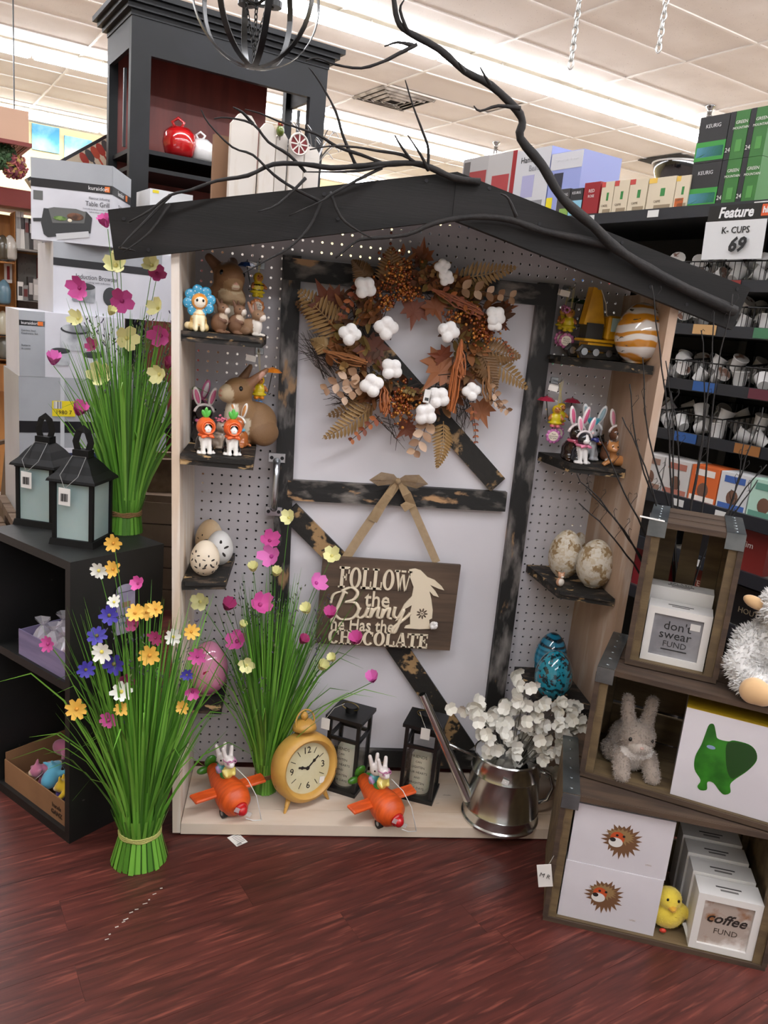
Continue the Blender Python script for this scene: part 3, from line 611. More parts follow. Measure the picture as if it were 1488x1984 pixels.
for lab,px,py,w_,h_,m in (('crackle cream egg with tan flower relief at the back of its shelf',1108,1093,.078,.135,'a'),('cream crackle egg with tan bird relief beside a tiny figurine',1089,1118,.094,.138,'b'),('cream crackle egg with tan blossoms at the outer shelf end',1146,1137,.100,.135,'c')):
    mm=M('relief_egg_'+m,'#c9c2b4',.6,col2='#8d7450',scale={'a':60,'b':34,'c':30}[m],lo=.53,hi=.56,col3='#b9ab92',scale3=90,lo3=.5,hi3=.6,bump=.9,bscale=70)
    egg('decorated_egg',lab,px,py,ZR[2],w_,h_,mm)
t=thing('tiny_figurine','tiny tan and white animal figurine before the relief eggs','figurine',Q(1084,1136,z=ZR[2]),(0,0,5),scale=.042)
body('body',[E((0,0,.3),(.28,.24,.3),'#b98e70'),E((0,-.12,.32),(.2,.16,.25),'#d3cabf'),E((0,-.04,.75),(.22,.2,.2),'#b98e70'),E((-.18,0,.9),(.08,.05,.1),'#a87a5c'),E((.18,0,.9),(.08,.05,.1),'#a87a5c'),E((0,-.2,.7),(.1,.08,.08),'#d3cabf')],t,gls,n=30)
egg('glass_egg','blue glass egg with dark swirling bands behind the speckled one',1062,1318,ZR[3],.095,.15,M('blue_swirl_glass','#1b7696',.1,wave=(9,7,'Z','#0c2c3a',.35,.75),col2='#2a90b4',scale=5,coat=.8,stretch=(1,1,2.2)),wpt=PX(1060,-.09,ZR[3]))
egg('glass_egg','turquoise glass egg with rust and dark speckles',1065,1345,ZR[3],.104,.142,M('teal_speckle_glass','#1e7f93',.1,col2='#0c2a34',scale=75,lo=.52,hi=.58,col3='#7a2f22',scale3=60,lo3=.62,hi3=.65,coat=.8),wpt=PX(1066,-.205,ZR[3]))
egg('glass_egg','tall white glass egg with amber swirls beside the toy excavator',1230,698,ZR[0],.122,.152,M('amber_swirl_glass','#cfc9c2',.1,wave=(5.5,12,'Z','#b8791e',.5,.8),col2='#b9a024',scale=7,lo=.63,hi=.7,col3='#4a463a',scale3=45,lo3=.64,hi3=.67,coat=.9,stretch=(.8,.8,2)),wpt=PX(1230,-.20,ZR[0]))
# ---- toy excavator
p=PX(1150,-.115,ZR[0]); t=thing('toy_excavator','yellow metal toy excavator with raised boom and dark tracks','toy',p,(0,0,8),scale=.95)
ye=M('toy_yellow','#c99413',.35,col2='#b5820f',scale=20); dk=M('toy_dark','#24211c',.5); gl=M('toy_window','#9fb9b6',.15)
MB().box((0,0,.022),(.075,.05,.044)).box((0,-.026,.022),(.066,.004,.036)).build('undercarriage',ye,t,world=False)
for y in (-.034,.034):
    b=MB(); b.tube([(-.06+.0,y,.009),(.06,y,.009),(.07,y,.019),(.06,y,.03),(-.06,y,.03),(-.07,y,.019)],.009,6,closed=True); b.build('track',dk,t,world=False)
    for x in (-.055,-.02,.02,.055): MB().cyl((x,y-.011,.019),(x,y+.011,.019),.010,n=10).build('wheel',M('hook_steel'),t,world=False)
MB().box((.005,0,.05),(.115,.062,.008),bev=.002).build('platform',ye,t,world=False)
MB().box((.038,-.004,.087),(.048,.052,.066),bev=.005).build('cab',ye,t,world=False)
MB().box((.038,-.0315,.096),(.033,.002,.036)).build('cab_window',gl,t,world=False)
MB().box((.036,-.032,.064),(.036,.004,.012)).build('cab_step',ye,t,world=False)
MB().box((-.02,0,.075),(.05,.04,.042)).build('engine',dk,t,world=False)
b=MB(); b.add([(-.045,-.012,.09),(.012,-.012,.09),(-.012,-.012,.185),(-.028,-.012,.185),(-.045,.012,.09),(.012,.012,.09),(-.012,.012,.185),(-.028,.012,.185)],[(3,2,1,0),(4,5,6,7),(0,1,5,4),(1,2,6,5),(2,3,7,6),(3,0,4,7)]); b.box((-.04,0,.14),(.012,.03,.10),(0,8,0)); b.build('boom',ye,t,world=False)
MB('#b9b3a2').tube([(-.015,-.014,.185),(.005,-.014,.15),(.012,-.014,.12),(.03,-.014,.115)],.0015,5).build('cable',mt,t,world=False)
# ================================================================ wreath on the door
W0=Q(800,655,y=-.04); wr=thing('autumn_wreath','autumn wreath of ferns, berries, leaves and white cotton bolls on the door','wreath',W0)
def wz(x,y): return 560+x/2.976,460+y/2.976
def wp(x,y,d=-.08): return Q(*wz(x,y),y=d)
rd=random.Random(11)
b=MB('#2b1d13')
for i in range(70):
    a0=rd.uniform(0,2*PI); r0=rd.gauss(.155,.022); L=rd.uniform(.8,2.4); yy=rd.uniform(-.085,-.045)
    b.tube([(W0[0]+(r0+.014*math.sin(3*q+i))*math.cos(a0+L*q/9),yy+.01*math.sin(q+i),W0[2]+(r0+.014*math.sin(3*q+i))*math.sin(a0+L*q/9)) for q in range(10)],.0016,4)
for x0,y0,x1,y1,n in ((240,780,90,600,26),(300,700,70,650,22),(420,930,220,900,20),(1000,950,1010,1080,18),(560,1050,600,1160,12),(1000,850,1000,1000,14)):
    for q in range(n):
        p=wp(x0+rd.uniform(-70,70),y0+rd.uniform(-50,50),-.06); e=wp(x1+rd.uniform(-40,70),y1+rd.uniform(-70,70),-.05+rd.uniform(-.03,.01)); m=(p+e)/2+Vector((rd.uniform(-.012,.012),rd.uniform(-.01,.01),rd.uniform(-.012,.012)))
        b.tube([p,m,e],[.0013,.001,.0006],4,cap=False)
b.build('twig_base',mt,wr,kind='stuff')
def leafblade(b,base,d,nrm,L,w,n=5,curl=.1,notch=False):
    base,d=Vector(base),Vector(d).normalized(); s=d.cross(Vector(nrm)).normalized(); nn=s.cross(d); V=[];F=[]
    for i in range(n+1):
        t=i/n; ww=w*math.sin(PI*min(.97,t*.93+.05))**.8/2; p=base+d*L*t+nn*(curl*L*t*t); V+=[p-s*ww+nn*ww*.35,p,p+s*ww+nn*ww*.35]
    for i in range(n): a=3*i; F+=[(a,a+1,a+4,a+3),(a+1,a+2,a+5,a+4)]
    b.add(V,F)
FC=['#7a5a34','#8a6a3c','#6b4d2c','#94764a']
def frond(p,e,w,k):
    p,e=Vector(p),Vector(e); d=e-p; L=d.length; d.normalize(); nrm=Vector((rd.uniform(-.3,.3),-1,rd.uniform(-.2,.3))).normalized(); s=d.cross(nrm).normalized()
    b=MB(FC[k%4]); pts=[p+d*L*i/8+nrm*.02*math.sin(PI*i/8) for i in range(9)]; b.tube(pts,[.0015]*8+[.0006],4)
    n=15
    for i in range(1,n):
        t=i/n; q=p+d*L*t+nrm*.02*math.sin(PI*t); ln=w*(1-t)**.75*(.4+1.2*min(t*2.2,.5))
        for sg in (-1,1): leafblade(b,q,s*sg+d*.55+nrm*rd.uniform(-.1,.15),nrm,ln,.009,3,-.15)
    b.build('fern_frond',mt,wr)
for k,(x0,y0,x1,y1,w) in enumerate(((590,330,590,50,.06),(310,570,50,300,.075),(300,490,30,370,.06),(960,240,1320,170,.05),(1050,640,1340,690,.06),(1080,660,1380,880,.06),(1100,640,1200,880,.05),(490,960,190,1160,.06),(520,940,215,1030,.05),(890,1060,850,1335,.045),(470,300,360,130,.05),(240,640,120,590,.04))):
    frond(wp(x0,y0,-.075),wp(x1,y1,-.10+.02*(k%3)),w,k)
ML=[(0,0),(.06,.12),(.28,.02),(.24,.16),(.5,.22),(.36,.36),(.46,.58),(.26,.5),(.2,.66),(.12,.6),(0,1)]
ML=ML+[(-x,y) for x,y in ML[-2:0:-1]]
for k,(x0,y0,x1,y1,L) in enumerate(((740,350,715,500,.06),(820,340,870,470,.05),(430,560,530,740,.075),(960,680,800,850,.075),(940,700,830,680,.055),(1210,420,1300,400,.05),(1190,480,1250,530,.045),(1080,930,1135,1070,.055),(720,1060,640,1140,.05),(760,160,770,30,.07),(260,450,160,270,.07),(300,400,260,290,.05))):
    p,e=wp(x0,y0,-.07),wp(x1,y1,-.09); d=(e-p); L=d.length*1.25; d.normalize(); nrm=Vector((rd.uniform(-.4,.4),-1,rd.uniform(-.3,.4))).normalized()
    m=frame(p,d.cross(nrm),nrm); bl=MB(('#6e3316','#7a4018','#5c2c14','#844a1c')[k%4]); bl.m=m; yv=[(x*L*.95,-y*L if m.to_3x3().col[1].dot(d)<0 else y*L,.06*L*abs(x)) for x,y in ML]
    c=Vector((0,yv[len(ML)//2][1]*.45,-.03*L)); bl.add([c]+yv,[(0,1+i,1+(i+1)%len(yv)) for i in range(len(yv))]); bl.build('maple_leaf',PT(.55),wr)
for q in range(84):   # small filler leaves tucked round the ring
    a=rd.uniform(0,2*PI); r0=rd.gauss(.158,.02); p=Vector((W0[0]+r0*math.cos(a),-.075,W0[2]+r0*math.sin(a))); bl=MB(rd.choice(['#5a3218','#6e4a24','#7a4a22','#4a2c18','#6b5526','#84522a']))
    for k in range(5): leafblade(bl,p+Vector((rd.gauss(0,.012),0,rd.gauss(0,.012))),(math.cos(a+rd.gauss(0,1.1)),-.45,math.sin(a+rd.gauss(0,1.1))),(rd.uniform(-.5,.5),-1,rd.uniform(-.5,.5)),rd.uniform(.03,.055),rd.uniform(.012,.022),5,.12)
    bl.build('leaf_cluster',mt,wr,True)
def sprig(p,e,n,ln,w,cols,name):
    p,e=Vector(p),Vector(e); d=e-p; L=d.length; d.normalize(); nrm=Vector((0,-1,.1)); s=d.cross(nrm).normalized(); b=MB('#4a2f1c').tube([p,p+d*L*.5+nrm*.012,e],[.0016,.0013,.0008],4)
    for i in range(n):
        t=(i+.6)/n; q=p+d*L*t+nrm*.012*math.sin(PI*t)
        for sg in (-1,1): b.paint(cols[(i+(sg>0))%len(cols)]); leafblade(b,q,s*sg+d*.7+nrm*rd.uniform(0,.5),nrm+Vector((rd.uniform(-.4,.4),0,rd.uniform(-.4,.4))),ln*rd.uniform(.8,1.1)*(1-.35*t),w*(1-.3*t),5,.1)
    b.build(name,mt,wr,True)
PL=['#a58467','#8e6c50','#b59880','#7d5b40']; OR=['#7e3c1a','#93501f','#6a3016']
for x0,y0,x1,y1,n,ln,w,cl in ((960,290,1300,350,5,.032,.022,PL),(420,770,195,880,4,.034,.024,PL),(430,840,300,930,3,.034,.024,PL),(810,1040,715,1250,4,.038,.026,PL),(1120,830,1270,1010,4,.024,.016,PL),(430,230,300,460,6,.024,.014,OR),(520,1030,350,1175,5,.022,.014,OR),(860,290,1110,460,6,.022,.013,OR),(1060,980,1075,1190,6,.014,.008,OR),(800,200,960,240,5,.02,.014,['#8a6a3c','#7a5a34']),(330,760,300,740,3,.022,.016,['#8a6a3c']),(640,860,720,900,4,.018,.012,['#6e5a2c']),(1230,590,1290,700,5,.012,.006,OR),(1150,920,1230,990,4,.02,.012,PL)):
    sprig(wp(x0,y0,-.095),wp(x1,y1,-.115),n,ln,w,cl,'leaf_sprig')
def tassel(p,e,c):
    p,e=Vector(p),Vector(e); b=MB(c); L=(e-p).length
    for q in range(12):
        o=Vector((rd.gauss(0,.007),rd.gauss(0,.007),rd.gauss(0,.007))); pts=[p.lerp(e,i/7)+o*math.sin(PI*i/7*.8)+Vector((rd.gauss(0,.0012),rd.gauss(0,.0012),rd.gauss(0,.0012))) for i in range(8)]; b.tube(pts,[.0022,.0026]*4,4)
    b.build('amaranth_tassel',mt,wr)
for x0,y0,x1,y1,c in ((830,300,1100,430,'#7c3d18'),(995,590,930,1000,'#a2571f'),(990,640,1000,800,'#94501e'),(200,650,440,720,'#86501f'),(545,850,540,1010,'#94501e'),(1150,720,1160,930,'#84582c')):
    tassel(wp(x0,y0,-.10),wp(x1,y1,-.115),c)
BE=['#7a3a14','#97551f','#6b2c10','#b77a34']
for x,y,rx,rz,n in ((620,215,95,130,190),(560,370,50,70,60),(690,320,60,35,60),(1120,540,95,75,150),(950,460,50,40,40),(640,960,100,110,200),(1050,430,60,50,50)):
    b=MB()
    for q in range(n):
        u,v=rd.gauss(0,.5),rd.gauss(0,.5); b.paint(rd.choice(BE)); b.ell(wp(x+u*rx,y+v*rz,-.095-.02*rd.random()),rd.uniform(.0030,.0044),n=6,m=4)
    b.build('berry_cluster',PT(.2,'berry_gloss'),wr,True,kind='stuff')
cot=PT(.95,'cotton',bump=.5,bscale=90,sheen=.5)
cv=skin([E((.55,0,.1),(.62,.5,.6),'#e9e6e3'),E((-.55,0,.12),(.62,.5,.6),'#e6e3e0'),E((.05,-.05,.58),(.58,.5,.55),'#ece9e7'),E((0,-.1,-.52),(.6,.5,.58),'#e8e5e2')],26,.12)
for k,(x,y,s) in enumerate(((437,290,56),(350,560,56),(560,525,60),(920,545,55),(1190,455,52),(590,760,56),(478,855,60),(860,925,58),(1052,890,48),(790,1020,60),(885,170,40),(905,235,40),(1190,500,40))):
    b=MB(); r=s/2.976/690*.94; b.m=T(*wp(x,y,-.125))@rotm((0,rd.uniform(-60,60),0))@Matrix.Scale(r,4); b.raw(*cv); o=b.build('cotton_boll',cot,wr,True)
    c=MB('#4b2c18')
    for q in range(4): a=2*PI*q/4+.5; c.m=T(*wp(x,y,-.122)); leafblade(c,(0,.004,0),(math.cos(a),.2,math.sin(a)),(0,-1,0),r*1.15,r*.5,3,.1)
    c.build('husk',mt,o)
p=wp(795,915,-.14); MB('#dcdad6').box(p,(.016,.0006,.034),(0,6,0)).build('price_tag',mt,wr); MB('#333333').box(p+Vector((0,-.0006,-.008)),(.010,.0004,.008),(0,6,0)).build('barcode',mt,wr)
# ================================================================ hanging sign
c4=[Q(625,1078,y=-.05),Q(891,1092,y=-.05),Q(872,1261,y=-.05),Q(611,1243,y=-.05)]
cen=sum(c4,Vector())/4; xa=((c4[1]-c4[0])+(c4[2]-c4[3])); SWd=xa.length/2; SHt=((c4[0]-c4[3]).length+(c4[1]-c4[2]).length)/2
FS=frame(cen,xa,(0,-1,0)); sg=thing('bunny_sign','brown wooden plaque reading Follow the Bunny with cream cutout rabbit','sign',cen)
bw=M('plaque_brown','#4a3b2f',.6,col2='#5c4a3b',scale=5,stretch=(.6,1,7),bump=.1,bscale=40)
MB().at(FS).box((0,0,0),(SWd,SHt,.012)).build('board',bw,sg)
for i in range(1,3): MB().at(FS).box((0,SHt*(.5-i/3),.0062),(SWd,.0012,.0006)).build('board_joint',M('plaque_joint','#3a2d24',.7),sg)
cm=M('cutout_cream','#dccfb6',.55)
def R4(x0,y0,x1,y1): return ('r',x0,y0,x1,y1)
GL={'F':(.78,[R4(.12,0,.36,1),R4(0,.9,.76,1),R4(.66,.68,.76,.95),R4(.3,.46,.56,.56),R4(.5,.36,.58,.66),R4(0,0,.5,.08)]),'L':(.78,[R4(.12,0,.36,1),R4(0,.92,.48,1),R4(0,0,.76,.1),R4(.66,.05,.76,.36)]),
'E':(.78,[R4(.12,0,.36,1),R4(0,.9,.74,1),R4(.64,.72,.74,.95),R4(.3,.46,.56,.56),R4(.5,.36,.58,.66),R4(0,0,.76,.1),R4(.66,.05,.76,.32)]),'T':(.84,[R4(.3,0,.54,1),R4(0,.9,.84,1),R4(0,.68,.1,.95),R4(.74,.68,.84,.95),R4(.16,0,.68,.08)]),
'H':(.92,[R4(.1,0,.32,1),R4(.6,0,.82,1),R4(.3,.46,.62,.55),R4(0,0,.42,.08),R4(0,.92,.42,1),R4(.5,0,.92,.08),R4(.5,.92,.92,1)]),'O':(.86,[('o',.43,.5,.43,.5,.19,.42,0,360)]),'C':(.82,[('o',.43,.5,.43,.5,.19,.42,42,318),R4(.68,.66,.76,.94)]),
'W':(1.2,[('q',.02,1,.26,1,.5,0,.36,0),('q',.44,.62,.54,.8,.5,0,.38,0),('q',.5,.8,.72,.8,.92,0,.80,0),('q',1.08,1,1.16,1,.92,0,.84,0),R4(-.04,.92,.36,1),R4(.46,.92,.8,1) ,R4(.94,.92,1.24,1)]),'A':(.92,[('q',.38,1,.46,1,.16,0,.08,0),('q',.38,1,.62,1,.86,0,.60,0),R4(.2,.28,.7,.36),R4(0,0,.3,.08),R4(.5,0,.94,.08)])}
def slab_text(b,txt,x0,y0,wid,hgt,ext):
    tot=sum(GL[c][0] for c in txt); sc=wid/tot; x=x0
    for c in txt:
        w,pr=GL[c]
        for p in pr:
            if p[0]=='r': b.prism([(x+p[1]*sc,y0+p[2]*hgt),(x+p[3]*sc,y0+p[2]*hgt),(x+p[3]*sc,y0+p[4]*hgt),(x+p[1]*sc,y0+p[4]*hgt)],0,ext)
            elif p[0]=='q': b.prism([(x+p[7]*sc,y0+p[8]*hgt),(x+p[5]*sc,y0+p[6]*hgt),(x+p[3]*sc,y0+p[4]*hgt),(x+p[1]*sc,y0+p[2]*hgt)],0,ext)
            else:
                n=24; a0,a1=p[7],p[8]
                for i in range(n):
                    t0,t1=R(a0+(a1-a0)*i/n),R(a0+(a1-a0)*(i+1)/n); f=lambda t,rx,ry:(x+(p[1]+rx*math.cos(t))*sc,y0+(p[2]+ry*math.sin(t))*hgt)
                    b.prism([f(t0,p[5],p[6]),f(t0,p[3],p[4]),f(t1,p[3],p[4]),f(t1,p[5],p[6])],0,ext)
        x+=w*sc
u=lambda f:(f-.5)*SWd
v_=lambda f:(.5-f)*SHt
b=MB(); b.m=FS@T(0,0,.0062); slab_text(b,'FOLLOW',u(.125),v_(.335),SWd*.52,SHt*.235,.004); b.build('lettering',cm,sg)
b=MB(); b.m=FS@T(0,0,.0062); slab_text(b,'CHOCOLATE',u(.09),v_(.985),SWd*.735,SHt*.165,.004); b.build('lettering',cm,sg)
b=MB(); b.m=FS@T(u(.42),v_(.455),.0082); b.text('the',SHt*.25,sx=.85,ext=.002,off=.0008)
b.build('lettering',cm,sg); b=MB(); b.m=FS@T(u(.33),v_(.76),.0082); b.text('he Has the',SHt*.20,sx=.80,ext=.002,off=.0006)
b.build('lettering',cm,sg)
# script word drawn with a brush-like line
b=MB(); b.m=FS@T(0,0,.0084)
def stroke(pts,w0=.010):
    P=[Vector((u(x),v_(y),0)) for x,y in pts]; Q2=[]
    for i in range(len(P)-1):
        p0,p1,p2,p3=P[max(i-1,0)],P[i],P[i+1],P[min(i+2,len(P)-1)]
        for q in range(5):
            t=q/5; Q2.append(.5*((2*p1)+(p2-p0)*t+(2*p0-5*p1+4*p2-p3)*t*t+(3*p1-p0-3*p2+p3)*t**3))
    Q2.append(P[-1]); W=[]
    for i in range(len(Q2)): d=Q2[min(i+1,len(Q2)-1)]-Q2[max(i-1,0)]; W.append(w0*(.55+.6*abs(d.y)/(d.length+1e-9)))
    b=MB(); b.m=FS@T(0,0,.0084); b.tube(Q2,[w_*.5 for w_ in W],6); b.build('script_stroke',cm,sg,True)
stroke([(.085,.52),(.10,.42),(.16,.38),(.20,.40)],.008)
stroke([(.175,.37),(.15,.50),(.12,.66),(.105,.74),(.10,.60)])
stroke([(.15,.38),(.22,.33),(.27,.38),(.25,.46),(.19,.50),(.26,.50),(.29,.58),(.25,.68),(.17,.70),(.13,.66)])
stroke([(.30,.55),(.28,.64),(.31,.67),(.345,.62),(.36,.54),(.345,.64),(.38,.66)])
stroke([(.39,.55),(.38,.66),(.40,.58),(.435,.54),(.43,.64),(.46,.66)])
stroke([(.47,.55),(.46,.66),(.48,.58),(.515,.54),(.51,.64),(.54,.66)])
stroke([(.555,.52),(.55,.62),(.585,.64),(.62,.54),(.60,.66),(.575,.80),(.555,.82),(.56,.76),(.64,.64),(.67,.58)])

# rabbit cutout
RB=[(1090,790)];RZ=[(715,828),(760,822),(800,835),(850,885),(900,905),(950,950),(968,978),(925,965),(865,938),(905,985),(930,1028),(890,1015),(862,985),(875,1040),(885,1120),(880,1180),(860,1190),(865,1255),(790,1258),(680,1250),(690,1235),(722,1225),(722,1140),(735,1085),(690,1110),(650,1180),(615,1200),(680,1080),(735,1020),(748,955),(720,880)]
def zq(x,y): q=Q(600+x/3.72,880+y/3.72,y=-.056); l=FS.inverted()@q; return (l[0],l[1])
b=MB(); b.m=FS@T(0,0,.0062); pts=[zq(x,y) for x,y in RZ]
n=len(pts); 
from mathutils.geometry import tessellate_polygon
tri=tessellate_polygon([[Vector((p[0],p[1],0)) for p in pts]])
b.add([(p[0],p[1],0) for p in pts]+[(p[0],p[1],.004) for p in pts],[(n+t[0],n+t[1],n+t[2]) for t in tri]+[(i,(i+1)%n,n+(i+1)%n,n+i) for i in range(n)]); b.build('rabbit_cutout',cm,sg)
fx,fy=zq(808,1146); b=MB(); 
for i in range(9):
    a=2*PI*i/9; b.m=FS@T(fx+.0105*math.cos(a),fy+.0105*math.sin(a),.0103)@rotm((0,0,math.degrees(a))); b.ell((0,0,0),(.0065,.0026,.0004),n=8,m=4)
b.m=FS@T(fx,fy,.0103); b.ell((0,0,0),(.0025,.0025,.0004),n=8,m=4).build('flower_piercing',bw,sg)
px_,py_=zq(888,1225); q=FS@Vector((px_,py_,.016))
b=MB(); b.m=T(*q)@Matrix.Scale(.0125,4); rr=random.Random(4); b.raw(*skin([E((0,0,0),.9,'#dedbd8')]+[E((rr.uniform(-.7,.7),rr.uniform(-.7,.3),rr.uniform(-.7,.7)),.35,'#dedbd8') for i in range(14)],22,.15)); b.build('pompom_tail',cot,sg,True)
rb=M('burlap_ribbon','#a58d6b',.8,col2='#927a58',scale=60,lo=.3,hi=.7,sheen=.3,alpha=.93)
def rp(px,py,y=-.05): return Q(px,py,y=y)
MB().strip([rp(770,935,-.052),rp(735,985,-.050),rp(700,1035,-.048),rp(668,1085,-.045)],.026,(0,-1,0)).strip([rp(776,935,-.052),rp(800,985,-.05),rp(822,1035,-.048),rp(846,1090,-.045)],.022,(0,-1,0)).build('ribbon',rb,sg)
for S_ in (-1,1):
    q0=rp(771,932,-.06); L_=[(0,0,0),(S_*.02,-.012,.012),(S_*.05,-.022,.014),(S_*.066,-.018,.002),(S_*.05,-.004,-.006),(S_*.02,.0,-.004),(0,0,0)]
    MB().strip([q0+Vector(p) for p in L_],[.008,.022,.030,.031,.028,.018,.008],(0,0,1) if False else (S_*.1,.9,.5)).build('bow_loop',rb,sg)
MB().strip([rp(768,936,-.058),rp(752,960,-.062),rp(735,985,-.056),rp(722,1010,-.054)],[.01,.024,.03,.026],(.2,-1,0)).strip([rp(774,936,-.058),rp(788,958,-.066),rp(796,975,-.058),rp(780,985,-.056)],[.01,.026,.03,.024],(-.3,-1,0)).ell(rp(771,932,-.062),(.008,.007,.009)).build('bow_knot',rb,sg)
# ================================================================ things on the display's base board
ZB=.036
# ---- bundles of artificial grass with flowers
def petal(b,c,d,up,L,w,cup,n=4):
    d,up=Vector(d).normalized(),Vector(up).normalized(); s=d.cross(up).normalized(); V=[];F=[]
    for i in range(n+1):
        t=i/n; ww=w*(math.sin(PI*(.12+.72*t)))**.7/2; p=Vector(c)+d*L*t+up*(cup*L*t*t); V+=[p-s*ww+up*ww*.25,p-up*0,p+s*ww+up*ww*.25]
    for i in range(n): a=3*i; F+=[(a,a+1,a+4,a+3),(a+1,a+2,a+5,a+4)]
    b.add(V,F)
FCOL={'pk':('#c34f93','#9c2f6e'),'cr':('#dfdca0','#cfc67a'),'ye':('#e0b04a','#c98d2c'),'wh':('#e2e2d8','#d6c65a'),'bl':('#3d3596','#6a6430'),'ma':('#a03468','#7a2448'),'lp':('#cf6fb0','#a63a86')}
def flower(parent,p,kind,size,rdm,col):
    c1,c2=FCOL[col]; b=MB(c1); nrm=Vector((rdm.uniform(-.6,.6),-1,rdm.uniform(-.1,.8))).normalized()
    if kind=='tulip': nrm=Vector((rdm.uniform(-.5,.5),-.5,.8)).normalized()
    u_=nrm.orthogonal().normalized(); v2=nrm.cross(u_); n={'daisy':8,'poppy':5,'tulip':5}[kind]; a0=rdm.uniform(0,6)
    for i in range(n):
        a=a0+2*PI*i/n; d=u_*math.cos(a)+v2*math.sin(a)
        if kind=='daisy': petal(b,p,d+nrm*.15,nrm,size*rdm.uniform(.85,1.05),size*.50,rdm.uniform(0,.25))
        elif kind=='poppy': petal(b,p,d+nrm*.35,nrm,size*rdm.uniform(.9,1.1),size*.9,rdm.uniform(.2,.55))
        else: petal(b,p,d*.55+nrm*.9,nrm,size*1.15,size*.85,.1)
    b.paint(c2).ell(Vector(p)+nrm*size*.12,size*.18,n=8,m=5)
    return b.build('flower',PT(.6,'petal'),parent,True)
GREENS=['#5a9430','#4a7f26','#6aa53a','#3a6a20','#52892a','#76ac42']
def grass(label,base,rb,tie,rt,H,spread,n,flowers,seed,tiecol,lean=(0,0),fl=.02,sprigs=30,zc=.0):
    rdm=random.Random(seed); t=thing('grass_bundle',label,'artificial plant',base); B=Vector(base); tz=Vector((0,0,tie))
    b=MB()
    for i in range(n):
        a=2*PI*i/n*1.618*3; q=math.sqrt(rdm.random()); a=rdm.uniform(0,2*PI)
        p0=B+Vector((math.cos(a),math.sin(a),0))*rb*(.35+.65*q); p1=B+Vector((math.cos(a),math.sin(a),0))*rt*(.3+.7*q)+tz
        h=H*rdm.uniform(.55,1.0)*(1.0 if rdm.random()<.8 else .8); s=spread*q*rdm.uniform(.3,1.0)
        dr=Vector((math.cos(a)+lean[0],(math.sin(a)+lean[1])*.75,0)); droop=rdm.random()<.13
        pts=[p0,p0.lerp(p1,.5),p1]
        for k in range(1,6):
            f=k/5; z=tie+(h-tie)*f; 
            if droop and f>.6: z-=(f-.6)**2*h*1.8
            pts.append(B+Vector((0,0,z))+Vector((math.cos(a),math.sin(a),0))*rt*(.3+.7*q)+dr*s*(f**1.5)*(1.6 if droop else 1))
        w0=rdm.uniform(.0045,.0075); b.paint(rdm.choice(GREENS)); b.strip(pts,[w0*1.25,w0*1.1,w0,w0,w0*.95,w0*.8,w0*.5,w0*.06],(math.cos(a)*.6+rdm.uniform(-.4,.4),-1,0))
    b.build('grass_blades',PT(.4,'grass'),t,True,kind='stuff')
    # trimmed outer straws at the foot
    f=MB(); m=26
    for i in range(m):
        a=2*PI*i/m; p0=B+Vector((math.cos(a),math.sin(a),0))*rb*rdm.uniform(1.0,1.1); p1=B+Vector((math.cos(a),math.sin(a),0))*rt*1.05+tz; p2=p1+Vector((math.cos(a)*rb*.35,math.sin(a)*rb*.35,tie*.8)); f.paint(rdm.choice(GREENS[:3])); f.strip([p0+Vector((0,0,.001)),p1,p2],[rb*.205*rdm.uniform(.85,1.1),rt*.2,rt*.12],(math.cos(a),math.sin(a),0))
    f.build('cut_straws',PT(.4,'grass'),t,kind='stuff')
    tc=M('twine_'+tiecol[1:],tiecol,.85,bump=.6,bscale=300)
    for k in range(3):
        MB().tube([B+Vector((rt*1.1*math.cos(a),rt*1.1*math.sin(a),tie+(k-1)*.0042+.0012*math.sin(6*a+k))) for a in [2*PI*i/28 for i in range(28)]],.0026,6,closed=True).build('twine',tc,t,True)
    # dry sprigs between the blades
    g=MB()
    for i in range(sprigs):
        a=rdm.uniform(0,2*PI); q=rdm.uniform(.2,1); z1=H*rdm.uniform(.55,.95); e=B+Vector((math.cos(a)*spread*q*.8,math.sin(a)*spread*q*.5,z1)); s_=B+Vector((0,0,tie))
        g.paint('#5a6a44').tube([s_,s_.lerp(e,.6)+Vector((0,0,.02)),e],.0008,3,cap=False)
        for k in range(9): w=e+Vector((rdm.gauss(0,.008),rdm.gauss(0,.008),-.006*k+.02)); g.paint(rdm.choice(['#4a4358','#5b5468','#6a7a4a','#4f5c3a'])); g.ell(w,(.0018,.0018,.005),(rdm.uniform(-50,50),rdm.uniform(-50,50),0),n=5,m=3)
    g.build('dry_sprigs',mt,t,kind='stuff')
    sm=PT(.5,'stem')
    for (px,py,kind,sz,col) in flowers:
        p=Q(px,py,y=B[1]-fl*rdm.uniform(.2,1.6)); s_=B+Vector((0,0,tie)); m_=Vector((s_[0]+(p[0]-s_[0])*.35,s_[1]+(p[1]-s_[1])*.4,s_[2]+(p[2]-s_[2])*.6))
        o=flower(t,p,kind,sz*.92/pxm(p),rdm,col); MB('#4b7f2a').tube([s_,m_,p+Vector((0,.004,-.004))],.0011,4,cap=False).build('stem',sm,o)
    return t
gb=Q(512,1533,z=ZB)
